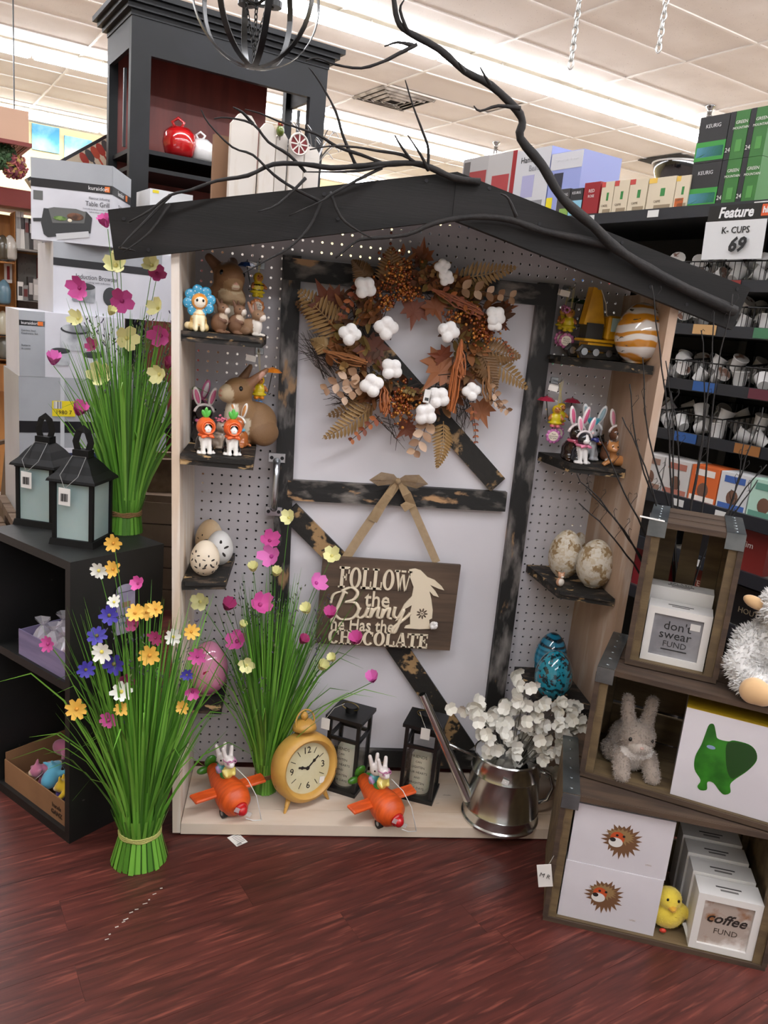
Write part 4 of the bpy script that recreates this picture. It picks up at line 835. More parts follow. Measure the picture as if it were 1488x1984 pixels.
grass('tall green grass bundle with pink and cream flowers behind the clock',(gb[0],max(gb[1],-.13),ZB),.032,.055,.026,.64,.20,340,[(522,1048,'poppy',22,'pk'),(527,1078,'poppy',24,'lp'),(491,1106,'tulip',18,'cr'),(533,1115,'tulip',18,'cr'),(503,1172,'poppy',26,'pk'),(437,1180,'tulip',24,'ma'),(388,1166,'poppy',20,'cr'),(612,1130,'poppy',22,'lp'),(597,1187,'tulip',20,'cr'),(640,1196,'tulip',22,'pk'),(460,1243,'poppy',24,'pk'),(583,1245,'tulip',18,'ma'),(478,1288,'poppy',18,'cr'),(620,1296,'tulip',20,'cr'),(560,1003,'poppy',18,'cr'),(643,1077,'poppy',20,'cr'),(692,1246,'tulip',24,'pk'),(723,1320,'tulip',22,'lp'),(647,1280,'tulip',16,'cr'),(468,1215,'tulip',14,'cr')],5,'#7a5c3a',(.1,0),.05)
gb=Q(270,1662,z=0)
grass('green grass bundle with daisies standing on the wooden floor',(gb[0],gb[1],0),.064,.082,.046,.68,.20,340,[(220,1052,'daisy',20,'ye'),(192,1105,'daisy',20,'wh'),(220,1103,'daisy',20,'ye'),(268,1131,'poppy',16,'pk'),(222,1167,'daisy',17,'wh'),(212,1192,'daisy',22,'bl'),(262,1188,'daisy',20,'ye'),(284,1187,'daisy',18,'ye'),(302,1180,'daisy',18,'ye'),(188,1232,'daisy',22,'bl'),(198,1262,'daisy',24,'wh'),(222,1285,'daisy',26,'bl'),(290,1269,'daisy',24,'ye'),(235,1340,'daisy',24,'wh'),(211,1394,'daisy',22,'pk'),(149,1373,'daisy',24,'ye'),(166,1297,'daisy',20,'bl'),(94,1247,'daisy',20,'pk'),(302,1235,'daisy',18,'ma'),(337,1234,'daisy',20,'wh'),(370,1224,'daisy',18,'ye'),(383,1271,'daisy',20,'pk'),(362,1307,'daisy',14,'bl'),(373,1340,'poppy',16,'pk'),(353,1370,'daisy',16,'ye'),(240,1318,'poppy',20,'ma'),(235,1373,'daisy',17,'ye'),(262,1212,'poppy',16,'ma')],8,'#a9a860',(0,0),.06,sprigs=14)
# ---- alarm clock
p=Q(593,1560,z=ZB); ck=thing('alarm_clock','worn mustard yellow twin-foot alarm clock with black numerals','clock',p,(-10,0,30))
cy=M('clock_mustard','#c79a4c',.45,col2='#b98a3e',scale=14,col3='#6a4a2c',scale3=40,lo3=.68,hi3=.71); cf=M('clock_face','#c9c2a0',.6,col2='#bfb690',scale=12); ckb=M('clock_black','#17130f',.5)
cz=.112; r_=.098
MB().lathe([(.0001,.05),(.06,.05),(r_-.012,.042),(r_,.02),(r_,-.012),(r_-.008,-.026),(r_-.016,-.030),(r_-.022,-.026),(r_-.026,-.018),(r_-.026,-.010)],40,(0,0,cz),(0,1,0),cap=False).build('case',cy,ck,40,world=False)
fc=MB().lathe([(.0001,0),(r_-.024,0)],40,(0,-.012,cz),(0,-1,0),cap=False).build('dial',cf,ck,world=False)
nm=MB()
for i,tx in ((0,'12'),(3,'3'),(6,'6'),(9,'9')):
    a=R(90-30*i); nm.m=Matrix(((1,0,0,.050*math.cos(a)),(0,0,1,-.0126),(0,1,0,cz+.050*math.sin(a)),(0,0,0,1))); nm.text(tx,.026,ext=.0002,off=.0002)
for i in range(12):
    if i%3: a=R(90-30*i); nm.m=Matrix.Identity(4); nm.box((.052*math.cos(a),-.0126,cz+.052*math.sin(a)),(.017,.0006,.0016),(0,-math.degrees(a),0))
nm.build('numerals',ckb,fc,world=False)
for ang,L,w_ in ((165,.030,.005),(38,.046,.004)):
    a=R(ang); MB().box((L/2*math.cos(a),-.0136,cz+L/2*math.sin(a)),(L,.001,w_),(0,-ang,0)).ell((L*.6*math.cos(a),-.0136,cz+L*.6*math.sin(a)),(.005,.0007,.005)).build('hand',ckb,fc,world=False)
MB().ell((0,-.0138,cz),(.006,.0012,.006)).build('hub',ckb,fc,world=False)
for s in (-1,1): MB().lathe([(.008,0),(.006,.02),(.003,.045)],10,(s*.055,0,cz-.078),(s*.45,-.1,-1)).build('foot',cy,ck,True,world=False)
MB().cyl((0,0,cz+r_-.004),(0,0,cz+r_+.012),.006).lathe([(.034,0),(.032,.012),(.02,.026),(.0001,.030)],24,(0,0,cz+r_+.010)).ell((0,0,cz+r_+.048),(.011,.011,.012)).build('bell',cy,ck,True,world=False)
MB().tube([(.030*math.cos(a),-.004,cz+r_+.032+.034*math.sin(a)) for a in [2*PI*i/20 for i in range(20)]],.0024,6,closed=True).build('ring_handle',cy,ck,True,world=False)
MB('#dcd8d0').box((.045,-.0135,cz-.045),(.016,.0008,.018),(0,8,0)).build('price_sticker',mt,ck,world=False)
# ---- black candle lanterns with verse
blm=M('lantern_black','#0f0f10',.4); glz=M('clear_glass','#ffffff',.03,trans=1,alpha=.18); wax=M('candle_wax','#c9c6b0',.6,sss=.2)
def verse_lantern(label,p,rz,tagd):
    t=thing('candle_lantern',label,'lantern',p,(0,0,rz)); w,h=.098,.228; e=.005
    MB().box((0,0,.006),(w+.008,w+.008,.012)).build('base',blm,t,world=False)
    for sx in (-1,1):
        for sy in (-1,1): MB().box((sx*(w/2-e),sy*(w/2-e),h/2),(.010,.010,h)).build('post',blm,t,world=False)
    MB().box((0,0,h+.004),(w+.014,w+.014,.010)).build('roof_plate',blm,t,world=False)
    f=MB()
    for z in (.168,):
        for s in (-1,1): f.box((0,s*(w/2-e),z),(w-.02,.008,.010)).box((s*(w/2-e),0,z),(.008,w-.02,.010))
    f.build('cross_bar',blm,t,world=False)
    MB().cyl((0,0,h+.008),(0,0,h+.026),.018,.018,20).build('cap',blm,t,30,world=False)
    MB().tube([(.026*math.cos(a),-.012,h+.030+.012*math.sin(a)) for a in [2*PI*i/18 for i in range(18)]],.0014,5,closed=True).build('ring',M('brass_ring','#8c7a4a',.3,metal=1),t,True,world=False)
    for s in (-1,1):
        MB().box((0,s*(w/2-.004),.088),(w-.02,.0016,.148)).build('pane',glz,t,world=False); MB().box((s*(w/2-.004),0,.088),(.0016,w-.02,.148)).build('pane',glz,t,world=False)
    MB().lathe([(.029,0),(.030,.006),(.030,.110),(.026,.118),(.006,.112),(.0001,.112)],28,(0,0,.012)).build('candle',wax,t,40,world=False)
    x=MB('#2a261f')
    for i,(l,sz) in enumerate((('FRIENDS',.0125),('CAN',.0085),('LIGHTEN',.0095),('OUR HEARTS',.0095),('AND',.0085),('BRIGHTEN',.0095),('OUR DAYS',.0095))): x.m=Matrix(((1,0,0,0),(0,0,1,-w/2-.0002),(0,1,0,.142-.0165*i),(0,0,0,1))); x.text(l,sz,ext=.0002)
    x.build('lettering',mt,t,world=False)
    MB('#dedbd6').box(tagd,(.026,.0008,.034),(0,0,0)).build('price_tag',mt,t,world=False); MB('#b9b4aa').tube([(-.02,-.01,h+.032),((tagd[0]-.02)/2,(tagd[1]-.01)/2-.01,h+.03),(tagd[0],tagd[1],tagd[2]+.016)],.0008,4).build('tag_string',mt,t,world=False)
p=Q(668,1520,z=ZB); verse_lantern('black candle lantern with verse, standing beside the yellow clock',p,-27,(-.052,-.062,.212))
p=Q(810,1535,z=ZB); verse_lantern('black candle lantern with verse, standing beside the watering can',p,-22,(.012,-.064,.225))
# ---- carrot aeroplanes flown by rabbits
org=M('carrot_orange','#d9591f',.4,col2='#c24a17',scale=20,stretch=(1,5,1),bump=.3,bscale=30)
def plane(label,p,rz):
    t=thing('carrot_plane',label,'toy',p,(0,0,rz)); cz=.052
    MB().lathe([(.0001,-.094),(.017,-.090),(.024,-.06),(.035,-.02),(.043,.02),(.045,.045),(.038,.068),(.02,.082),(.0001,.086)],28,(0,0,cz),(0,-1,-.18)).build('fuselage',org,t,True,world=False)
    for s in (-1,1): MB().m and None
    w_=MB('#d4601f')
    for s in (-1,1):
        w_.m=T(s*.036,-.008,cz+.004)@rotm((8,s*-4,s*-6)); w_.box((s*.03,0,0),(.085,.036,.010),bev=.003)
    w_.build('wing',org,t,world=False)
    MB('#b8161c').ell((0,-.092,cz-.016),(.015,.013,.015)).lathe([(.020,0),(.018,.008)],16,(0,-.082,cz-.014),(0,-1,-.18)).build('nose',gls,t,True,world=False)
    MB().box((.0,-.096,cz-.018),(.06,.002,.012),(0,35,0)).build('propeller',M('clear_plastic','#dddddd',.1,alpha=.35),t,world=False)
    for s in (-1,1):
        b=MB('#141312').lathe([(.006,-.006),(.0135,-.006),(.0135,.006),(.006,.006)],18,(s*.030,-.046,.0135),(1,0,0)); wl=b.build('wheel',mt,t,world=False); MB('#8d8d8c').lathe([(.0001,-.0065),(.006,-.0065),(.006,.0065),(.0001,.0065)],12,(s*.030,-.046,.0135),(1,0,0)).build('hubcap',gls,wl,world=False)
    MB('#222222').tube([(-.03,-.046,.0135),(0,-.046,.016),(.03,-.046,.0135)],.002,5).tube([(0,-.046,.016),(0,-.03,.03)],.002,5).build('axle',mt,t,world=False)
    MB('#39741f').ell((0,.100,cz+.030),(.018,.010,.024),(20,0,0)).ell((-.024,.094,cz+.012),(.020,.010,.011)).ell((.022,.096,cz+.012),(.016,.009,.010)).build('leaf_tail',gls,t,True,world=False)
    MB('#3c8a3a').lathe([(.017,0),(.018,.006)],18,(0,.006,cz+.036)).build('cockpit',gls,t,world=False)
    for i,(yy,cl,arm) in enumerate(((-.004,'#d8c66a','#d8c66a'),(.034,'#5aa6ae','#a98bb8'))):
        h=.054; z=cz+(.034 if i==0 else .024)
        P=[E((0,0,.35),(.3,.26,.38),cl),E((0,-.06,.95),(.30,.30,.30),'#d9d0cc'),E((0,-.3,.86),(.16,.14,.14),'#e2dad6'),K((-.15,.08,1.15),(-.24,.2,1.6),.12,.10,'#d9d0cc'),K((.15,.08,1.15),(.24,.2,1.6),.12,.10,'#d9d0cc'),K((-.28,-.05,.5),(-.2,-.25,.3),.1,.09,arm),K((.28,-.05,.5),(.2,-.25,.3),.1,.09,arm)]
        m_=T(0,yy,z)@Matrix.Scale(h,4); o=body('pilot_rabbit',P,t,gls,n=34,k=.08,m=m_)
        e=MB('#14100e'); e.m=m_
        for s in (-1,1): e.ell((s*.2,-.27,1.0),.05,n=7,m=5)
        e.build('eye',PT(.12,'eye_gloss'),o,True,world=False)
        if i==0:
            g=MB('#b9779a'); g.m=m_
            for s in (-1,1): g.tube([(s*.14+.11*math.cos(a),-.33,1.06+.1*math.sin(a)) for a in [2*PI*q/10 for q in range(10)]],.03,5,closed=True)
            g.tube([(.3*math.cos(a),-.06+.3*math.sin(a),1.08) for a in [2*PI*q/16 for q in range(16)]],.03,5,closed=True).build('goggles',gls,o,True,world=False)
    MB('#cfcfcd').tube([(.01,-.03,cz+.075),(.03,-.06,cz+.05),(.045,-.085,cz+.01),(.05,-.11,.002)],.0013,5).tube([(.05,-.11,.002),(.03,-.1,.001),(.01,-.095,.012)],.0013,5).build('cord',mt,t,True,world=False)
    return t
p=Q(437,1560,z=ZB); plane('orange carrot aeroplane with two white rabbits beside the side panel',p,32)
p=Q(732,1580,z=ZB); plane('orange carrot aeroplane with two white rabbits in front of the lanterns',p,30)
# ---- price tag hanging over the board edge
v=Q(462,1606,y=DF-.004); tg=thing('price_tag','white printed price tag lying on the floor before the base board','tag',Q(460,1627,z=.001))
fm=frame(Q(460,1627,z=.0012),(1,.75,0),(0,0,1)); MB('#d9d7d2').at(fm).box((0,0,0),(.034,.046,.0008)).build('card',mt,tg)
b=MB('#55524d'); b.at(fm)
for i in range(6): b.box((.004,.016-.006*i,.0006),(.022,.0012,.0003))
for i in range(6): b.box((-.012+.0024*i,-.018,.0006),(.0011,.007,.0003))
b.build('print',mt,tg)
# ---- watering can full of white blossom
p=Q(967,1580,z=ZB); wc=thing('watering_can','galvanised watering can with long spout filled with white blossom','watering can',p)
gm=M('galvanised','#cfd1cf',.20,metal=1,col2='#bcbebc',scale=12,bump=.03)
X,Y=p[0],p[1]; CS=1.22
def cs(pr): return [(r*CS,z*CS) for r,z in pr]
MB().lathe(cs([(.086,0),(.0895,.002),(.0895,.007),(.086,.010),(.085,.03),(.087,.033),(.085,.036),(.078,.12),(.080,.123),(.078,.127),(.075,.16),(.077,.163),(.075,.166)]),48,(X,Y,ZB),cap=False).lathe([(.0001,.002),(.105,.002)],48,(X,Y,ZB),cap=False).build('body',gm,wc,45)
cp=MB(); n=24; cp.add([(X+.091*math.cos(a),Y+.091*math.sin(a),ZB+.200) for a in [PI*.5+PI*i/n for i in range(n+1)]]+[(X+.02*0-.005,Y+.091*math.sin(a)*1.0,ZB+.201+.02*max(0,1-abs(math.sin(a)))) for a in [PI*.5+PI*i/n for i in range(n+1)]],[(i,i+1,n+2+i,n+1+i) for i in range(n)]).build('half_lid',gm,wc,True)
st=Vector((X-.098,Y-.01,ZB+.06)); en=Q(818,1345,y=Y+.0); 
MB().tube([st,st.lerp(en,.5),en],[.017,.013,.0095],16,cap=False).build('spout',gm,wc,True)
MB().tube([(X-.09,Y,ZB+.185),st.lerp(en,.55)],.004,8).build('spout_brace',gm,wc,True)
MB().strip([(X-.02,Y,ZB+.20),(X+.0,Y,ZB+.25),(X+.04,Y,ZB+.275),(X+.08,Y,ZB+.25),(X+.10,Y,ZB+.19)],.018,(0,0,1) if False else (.3,0,1)).build('carry_handle',gm,wc)
MB().tube([(X+.095,Y-.01,ZB+.15),(X+.128,Y-.01,ZB+.14),(X+.142,Y-.01,ZB+.10),(X+.130,Y-.01,ZB+.06),(X+.101,Y-.01,ZB+.05)],.006,8).build('side_handle',gm,wc,True)
MB('#d8d6d2').box((X-.028,Y-.094,ZB+.165),(.018,.001,.014),(0,14,-18)).build('price_sticker',mt,wc)
bl=thing('blossom_spray','white artificial blossom spray arranged in the watering can','artificial plant',(X,Y,ZB+.02)); rdm=random.Random(21)
bs=MB('#6a675c'); pm_=PT(.6,'blossom_white')
tips=[(1000,1310),(1020,1330),(1015,1352),(897,1368),(930,1360),(925,1380),(945,1378),(970,1375),(1010,1372),(1040,1365),(1085,1365),(1120,1380),(1125,1410),(1105,1370),(935,1425),(955,1450),(990,1448),(1030,1445),(1060,1450),(1085,1450),(1040,1480),(1075,1500),(985,1478),(1000,1400),(1060,1395),(1080,1415),(970,1405),(1030,1415),(960,1395),(1100,1430),(1050,1430),(1010,1430)]
for px,py in tips:
    e=Q(px,py,y=Y-rdm.uniform(-.03,.08)); s_=Vector((X+.01,Y,ZB+.12)); m_=s_.lerp(e,.6)+Vector((0,0,.03)); bs.tube([s_,m_,e],.0014,4,cap=False)
    nfl=3 if py<1372 and (px<940 or px>990 and py<1360) else 5
    b=MB()
    for k in range(nfl):
        c=e+Vector((rdm.gauss(0,.013),rdm.gauss(0,.013),rdm.gauss(0,.012))); nrm=Vector((rdm.uniform(-.7,.7),-1,rdm.uniform(-.3,.9))).normalized(); u_=nrm.orthogonal().normalized(); v2=nrm.cross(u_); b.paint(rdm.choice(['#d9d6cc','#e0ddd4','#d2cec2']))
        for q in range(4): a=2*PI*q/4+k; petal(b,c,u_*math.cos(a)+v2*math.sin(a)+nrm*.5,nrm,.020,.021,.1,3)
    b.build('blossom',pm_,bl,True)
bs.build('stems',mt,bl,True)
# ================================================================ black cube cabinet at the left and what it carries
CF=Vector((-.262,-.335,0)); cr=Vector((.68,.733,0)).normalized(); cl=Vector((-.733,.68,0)).normalized(); CWd,CLn,CH=.27,.365,.754
FC_=frame(CF,cl,(0,0,1))     # local: x along the open face, -y?? -> depth
dsg=1 if (FC_.to_3x3()@Vector((0,1,0))).dot(cr)>0 else -1
cab=thing('cube_cabinet','black painted open cube cabinet with one middle shelf','cabinet',CF)
cbm=M('black_paint_wood','#111110',.5,col2='#191817',scale=4,col3='#4a4640',scale3=60,lo3=.74,hi3=.76,bump=.1,bscale=40)
def CB(x0,x1,y0,y1,z0,z1): # box in cabinet coordinates
    P=[CF+cl*x+cr*y+Vector((0,0,z)) for z in (z0,z1) for x,y in ((x0,y0),(x1,y0),(x1,y1),(x0,y1))]
    return MB().add(P,[(0,1,2,3),(7,6,5,4),(0,4,5,1),(1,5,6,2),(2,6,7,3),(3,7,4,0)])
CB(0,CLn,0,CWd,CH-.022,CH).build('top_board',cbm,cab); CB(0,CLn,0,CWd,0,.025).build('bottom_board',cbm,cab)
CB(0,.02,0,CWd,.025,CH-.022).build('side_board',cbm,cab); CB(CLn-.02,CLn,0,CWd,.025,CH-.022).build('side_board',cbm,cab)
CB(.02,CLn-.02,.004,CWd,.415,.437).build('shelf',cbm,cab)
CB(.0201,.06,CWd-.018,CWd,.025,.41).build('back_stile',cbm,cab); CB(.0201,.10,CWd-.018,CWd,.44,CH-.022).build('back_stile',cbm,cab); CB(.24,CLn-.0201,CWd-.018,CWd,.44,CH-.022).build('back_stile',cbm,cab); CB(.26,CLn-.0201,CWd-.018,CWd,.025,.41).build('back_stile',cbm,cab)
# lilac pouch hanging on the closed side
v=CF+cr*.15-cl*.004; pu=thing('bath_pouch','lilac pouch lettered Floating hanging on the cabinet side','pouch',v+Vector((0,0,.57)))
fm=frame(v+Vector((0,0,.60)),cr,-cl)
b=MB().at(fm); n=16; out=[(.026*math.cos(R(a)),.058+.012*math.sin(R(a))) for a in range(0,181,15)]+[(-.028,-.06),(.028,-.06)]
b.prism(out,0,.006).build('pouch',M('lilac_film','#8f87a0',.35,col2='#a39cb0',scale=20),pu)
MB('#3a3346').at(fm@T(0,.052,.0065)).box((0,0,0),(.05,.0015,.0006)).build('seal_line',mt,pu); MB('#8a6f5a').at(fm@T(0,.018,.0065)).box((0,0,0),(.024,.014,.0006)).build('stamp',mt,pu)
for i,(l,c) in enumerate((('FLOATING','#1c1a1e'),('SPRING','#3c5f86'))): MB(c).at(fm@T(0,-.012-.02*i,.0066)).text(l,.0125,ext=.0003).build('lettering',mt,pu)
# frosted lanterns
frost=M('frosted_glass','#8fa3a2',.35,col2='#9fb0ae',scale=4,sss=.1)
def frost_lantern(label,p,rz):
    t=thing('frosted_lantern',label,'lantern',p,(0,0,rz)); w,h=.104,.150; bm_=M('lantern_matte','#0b0b0c',.6,spec=.25)
    MB().box((0,0,.008),(w+.014,w+.014,.016),taper=.95).build('base',bm_,t,world=False)
    for sx in (-1,1):
        for sy in (-1,1): MB().box((sx*(w/2-.004),sy*(w/2-.004),h/2+.01),(.010,.010,h)).build('post',bm_,t,world=False)
    for s in (-1,1): MB().box((0,s*(w/2-.006),h/2+.012),(w-.012,.003,h-.006)).build('pane',frost,t,world=False); MB().box((s*(w/2-.006),0,h/2+.012),(.003,w-.012,h-.006)).build('pane',frost,t,world=False)
    MB().box((0,0,h+.012),(w+.006,w+.006,.010)).build('top_rail',bm_,t,world=False)
    P=[]; prof=[(w/2+.012,h+.012),(w/2+.010,h+.018),(w/2-.004,h+.032),(w/2-.016,h+.050),(w/2-.028,h+.064),(w/2-.034,h+.070)]
    b=MB(); V=[(sx*r,sy*r,z) for r,z in prof for sx,sy in ((-1,-1),(1,-1),(1,1),(-1,1))]; F=[(4*k+i,4*k+(i+1)%4,4*k+4+(i+1)%4,4*k+4+i) for k in range(len(prof)-1) for i in range(4)]+[(3,2,1,0),tuple(4*(len(prof)-1)+i for i in range(4))]
    b.add(V,F).build('roof',bm_,t,world=False)
    MB().box((0,0,h+.078),(.042,.030,.018)).build('cap',bm_,t,world=False)
    MB().strip([(-.014,0,h+.084),(-.020,0,h+.105),(-.012,0,h+.130),(0,0,h+.140),(.012,0,h+.130),(.020,0,h+.105),(.014,0,h+.084)],.018,(1,0,0) if False else None).build('handle',bm_,t,world=False)
    tp=(-.012,-w/2-.016,h-.022); MB('#d9d7d3').box(tp,(.030,.0008,.044),(4,3,0)).build('price_tag',mt,t,world=False); b=MB('#2c2a29')
    for i in range(8): b.box((tp[0]-.009+.0024*i,tp[1]-.0008,tp[2]-.002),(.0010+.0006*(i%3),.0004,.020),(4,3,0))
    b.build('barcode',mt,t,world=False)
    MB('#8d8d8a').tube([(tp[0],tp[1],tp[2]+.020),(-.026,-w/2-.012,h+.03),(-.018,-.02,h+.072),(.018,-.02,h+.072),(.020,-w/2-.012,h+.03),(tp[0],tp[1],tp[2]+.020)],.0008,4,cap=False).build('tag_string',mt,t,True,world=False)
q=Q(160,1048,z=CH); frost_lantern('black frosted-glass lantern at the cabinet corner, its tag over the pane',(q[0],q[1],CH),-14)
q=Q(97,1018,z=CH); frost_lantern('black frosted-glass lantern half hidden behind another lantern',(q[0]-.02,q[1]+.03,CH),-16)
gb=Q(243,1030,z=CH)
grass('tall green grass bundle with pink and cream flowers on the black cabinet',(gb[0],gb[1],CH),.042,.055,.036,.60,.16,330,[(155,558,'poppy',24,'pk'),(150,572,'poppy',18,'pk'),(236,583,'poppy',26,'pk'),(304,530,'poppy',20,'pk'),(312,650,'poppy',24,'pk'),(103,706,'tulip',24,'lp'),(150,803,'tulip',26,'pk'),(208,440,'tulip',22,'pk'),(245,655,'poppy',26,'cr'),(195,728,'poppy',26,'cr'),(307,598,'poppy',22,'cr'),(295,515,'poppy',20,'cr'),(225,515,'poppy',26,'cr'),(152,618,'poppy',18,'cr'),(310,725,'poppy',22,'cr'),(322,712,'tulip',20,'ma'),(182,672,'poppy',16,'ma'),(213,610,'tulip',16,'cr'),(232,500,'tulip',16,'cr')],13,'#8a6a42',(-.1,0),.05,sprigs=46)
# trays in the cabinet
def tray(name,label,x0,x1,y0,y1,z,h,m,hf):
    t=thing(name,label,'box',CF+cl*(x0+x1)/2+cr*(y0+y1)/2+Vector((0,0,z)))
    CB(x0,x1,y0,y1,z,z+.003).build('bottom',m,t); CB(x0,x1,y0,y0+.003,z+.003,z+hf).build('front',m,t); CB(x0,x1,y1-.003,y1,z+.003,z+h).build('back',m,t); CB(x0,x0+.003,y0+.0031,y1-.0031,z+.003,z+h*.8).build('side',m,t); CB(x1-.003,x1,y0+.0031,y1-.0031,z+.003,z+h*.9).build('side',m,t); return t
kraft=M('kraft_card','#8a6444',.8,col2='#7d593b',scale=5); lil=M('lilac_wood','#7d7394',.6,col2='#6d6484',scale=6,stretch=(1,1,8))
t=tray('display_tray','brown cardboard tray heaped with small plush toys',.03,.33,.012,.20,.0252,.10,kraft,.07)
fm=frame(CF+cl*.075-cr*(-.0115)+Vector((0,0,.06)),-cl,-cr)
MB('#2a1c12').at(fm@T(0,.006,.0006)).text('bands',.018,ext=.0003).build('lettering',mt,t); MB('#2a1c12').at(fm@T(0,-.014,.0006)).text('GANZ',.018,ext=.0003,off=.0004).build('lettering',mt,t)
rdm=random.Random(31); pc=[('#5a3416','brown'),('#c9a418','yellow'),('#4f3a8c','purple'),('#57a0bb','pale blue'),('#1a1614','black'),('#a8607c','pink'),('#7a4a24','tan'),('#3a2c6a','indigo')]
for i in range(14):
    x=.06+.035*(i%7)+rdm.uniform(-.008,.008); y=.070+.05*(i//7)+rdm.uniform(0,.02); c,nm=pc[i%8]; p=CF+cl*x+cr*y+Vector((0,0,.032+.030*(i%2)+.018*(i//7)))
    t=thing('plush_toy',f'{nm} finger-sized plush toy '+('near the front of the cardboard tray' if i<7 else 'at the back of the cardboard tray'),'toy',p,(rdm.uniform(-30,30),rdm.uniform(-30,30),rdm.uniform(0,360)),'plush toys in the cardboard tray',.060)
    body('body',[E((0,0,.4),(.34,.5,.38),c),E((0,-.5,.55),(.3,.3,.28),c),K((-.25,-.3,.3),(-.5,-.55,.1),.13,.11,c),K((.25,-.3,.3),(.5,-.55,.1),.13,.11,c),E((0,-.78,.5),(.14,.12,.1),'#c9b08a'),K((-.18,-.5,.75),(-.28,-.45,.98),.1,.06,c),K((.18,-.5,.75),(.28,-.45,.98),.1,.06,c)],t,PT(.9,'plush',sheen=.4),n=24,k=.1)
    if i%2==0: MB(pc[(i+2)%8][0]).strip([(-.3,-.1,.75),(0,.0,.82),(.3,.1,.75)],.22,(0,0,1)).build('ribbon',gls,t,world=False)
    if i%3==0: MB('#d8d4cc').box((.2,.2,.85),(.4,.25,.01),(20,10,30)).build('tag',mt,t,world=False)
tray('gift_tray','lilac wooden tray of cellophane gift bags on the middle shelf',.022,.25,.012,.19,.4375,.075,lil,.07)
cel=M('cellophane','#d8d4dc',.08,alpha=.4,coat=.6,bump=.8,bscale=60)
for i in range(8):
    p=CF+cl*(.05+.05*(i%4))+cr*(.05+.06*(i//4))+Vector((0,0,.4415)); t=thing('gift_bag','clear cellophane gift bag with pink trim in the lilac tray','bag',p,(0,0,rdm.uniform(0,90)),'cellophane gift bags in the lilac tray')
    V=[];n=8
    for z,r in ((0,.02),(.02,.028),(.05,.027),(.07,.018),(.082,.006),(.10,.020)):
        V+=[(r*math.cos(2*PI*k/n)*rdm.uniform(.75,1.2),r*math.sin(2*PI*k/n)*rdm.uniform(.75,1.2),z) for k in range(n)]
    MB().add(V,[(8*a+k,8*a+(k+1)%8,8*a+8+(k+1)%8,8*a+8+k) for a in range(5) for k in range(8)]).build('wrap',cel,t,world=False)
    MB('#c06a92').ell((0,0,.03),(.016,.016,.02),n=8,m=6).build('contents',mt,t,world=False); MB('#dcd9d4').box((.02,-.012,.05),(.022,.0008,.016),(10,30,20)).build('price_tag',mt,t,world=False)
# ================================================================ boxed cookware stacked on a low slatted table
def SB(a0,a1,b0,b1,z0,z1): return MB().hexa([S(a0,b0,z0),S(a0,b1,z0),S(a1,b1,z0),S(a1,b0,z0),S(a0,b0,z1),S(a0,b1,z1),S(a1,b1,z1),S(a1,b0,z1)])
A0=3.3
tb=thing('slatted_table','low weathered wooden table under the cookware boxes','table',S(A0+.25,.75,0))
ww=M('weathered_wood','#5a4636',.8,col2='#6d5a48',scale=6,stretch=(1,8,1),bump=.3,bscale=40)
for i in range(3): SB(A0-.06+.16*i,A0+.09+.16*i,.42,1.25,.46,.49).build('slat',ww,tb)
for b_ in (.44,1.17):
    for a_ in (A0-.05,A0+.34): SB(a_,a_+.06,b_,b_+.06,0,.46).build('leg',ww,tb)
def face_m(a,b,z): return frame(S(a-.0006,b,z),BX,-AX)     # drawing plane on the front of a box, x right, y up
silver=M('carton_silver','#9a9da1',.35,col2='#8d9094',scale=3); cwhite=M('carton_white','#c4c4ca',.45,col2='#b9b9bf',scale=4); cblk=M('carton_black','#17161a',.4)
def carton(label,a,b0,b1,z0,z1,dep,m,name='cookware_box'):
    t=thing(name,label,'box',S(a+dep/2,(b0+b1)/2,z0)); SB(a,a+dep,b0,b1,z0,z1).build('carton',m,t); return t
def band(t,a,b0,b1,z0,z1,m,name='print_band',side=None): return SB(a-.0008,a-.0002,b0,b1,z0,z1).build(name,m,t)
def write(t,a,b,z,txt,size,col,sx=1,align='LEFT'): return MB(col).at(face_m(a-.001,b,z)).text(txt,size,sx=sx,ext=.0002,align=align).build('lettering',mt,t)
zt_=.49
g=carton('large silver-grey carton with yellow price label at the bottom of the stack',A0,.452,1.02,zt_,1.045,.42,silver)
band(g,A0,.452,1.02,.83,.875,cblk); band(g,A0,.49,.86,zt_+.0,.77,cwhite,'window_print'); SB(A0-.0014,A0-.001,.51,.86,zt_+.02,.75).build('window_print',M('navy_print','#232a4a',.4),g)
for i in range(3):
    for j in range(3): SB(A0-.002,A0-.0016,.60+.06*i,.64+.06*i,.57+.055*j,.60+.055*j).build('picture',M('pot_print','#77808c',.3),g)
SB(A0-.0014,A0-.001,.60,.615,.77,1.045).build('strap',M('clear_strap','#b9bcc0',.2),g)
SB(A0-.0022,A0-.0016,.57,.655,.895,.955).build('price_label',M('label_yellow','#d6c21c',.5),g); MB('#17150f').at(face_m(A0-.0024,.612,.91)).text('1980 7',.022,ext=.0002).build('lettering',mt,g); SB(A0-.003,A0-.0024,.575,.605,.925,.953).build('barcode',M('label_white','#cfccc6',.5,col2='#3a3835',scale=120,stretch=(1,0,0)),g)
g=carton('white cookware carton printed with steel saucepans',A0,.455,.84,1.0452,1.287,.36,cwhite)
band(g,A0,.455,.545,1.0452,1.287,silver); band(g,A0,.4552,.545,1.232,1.252,cblk); write(g,A0,.462,1.242,'kuraidori',.016,'#d8d8d8'); SB(A0-.0016,A0-.0008,.52,.538,1.235,1.25).build('logo',M('logo_orange','#d2691e',.5),g)
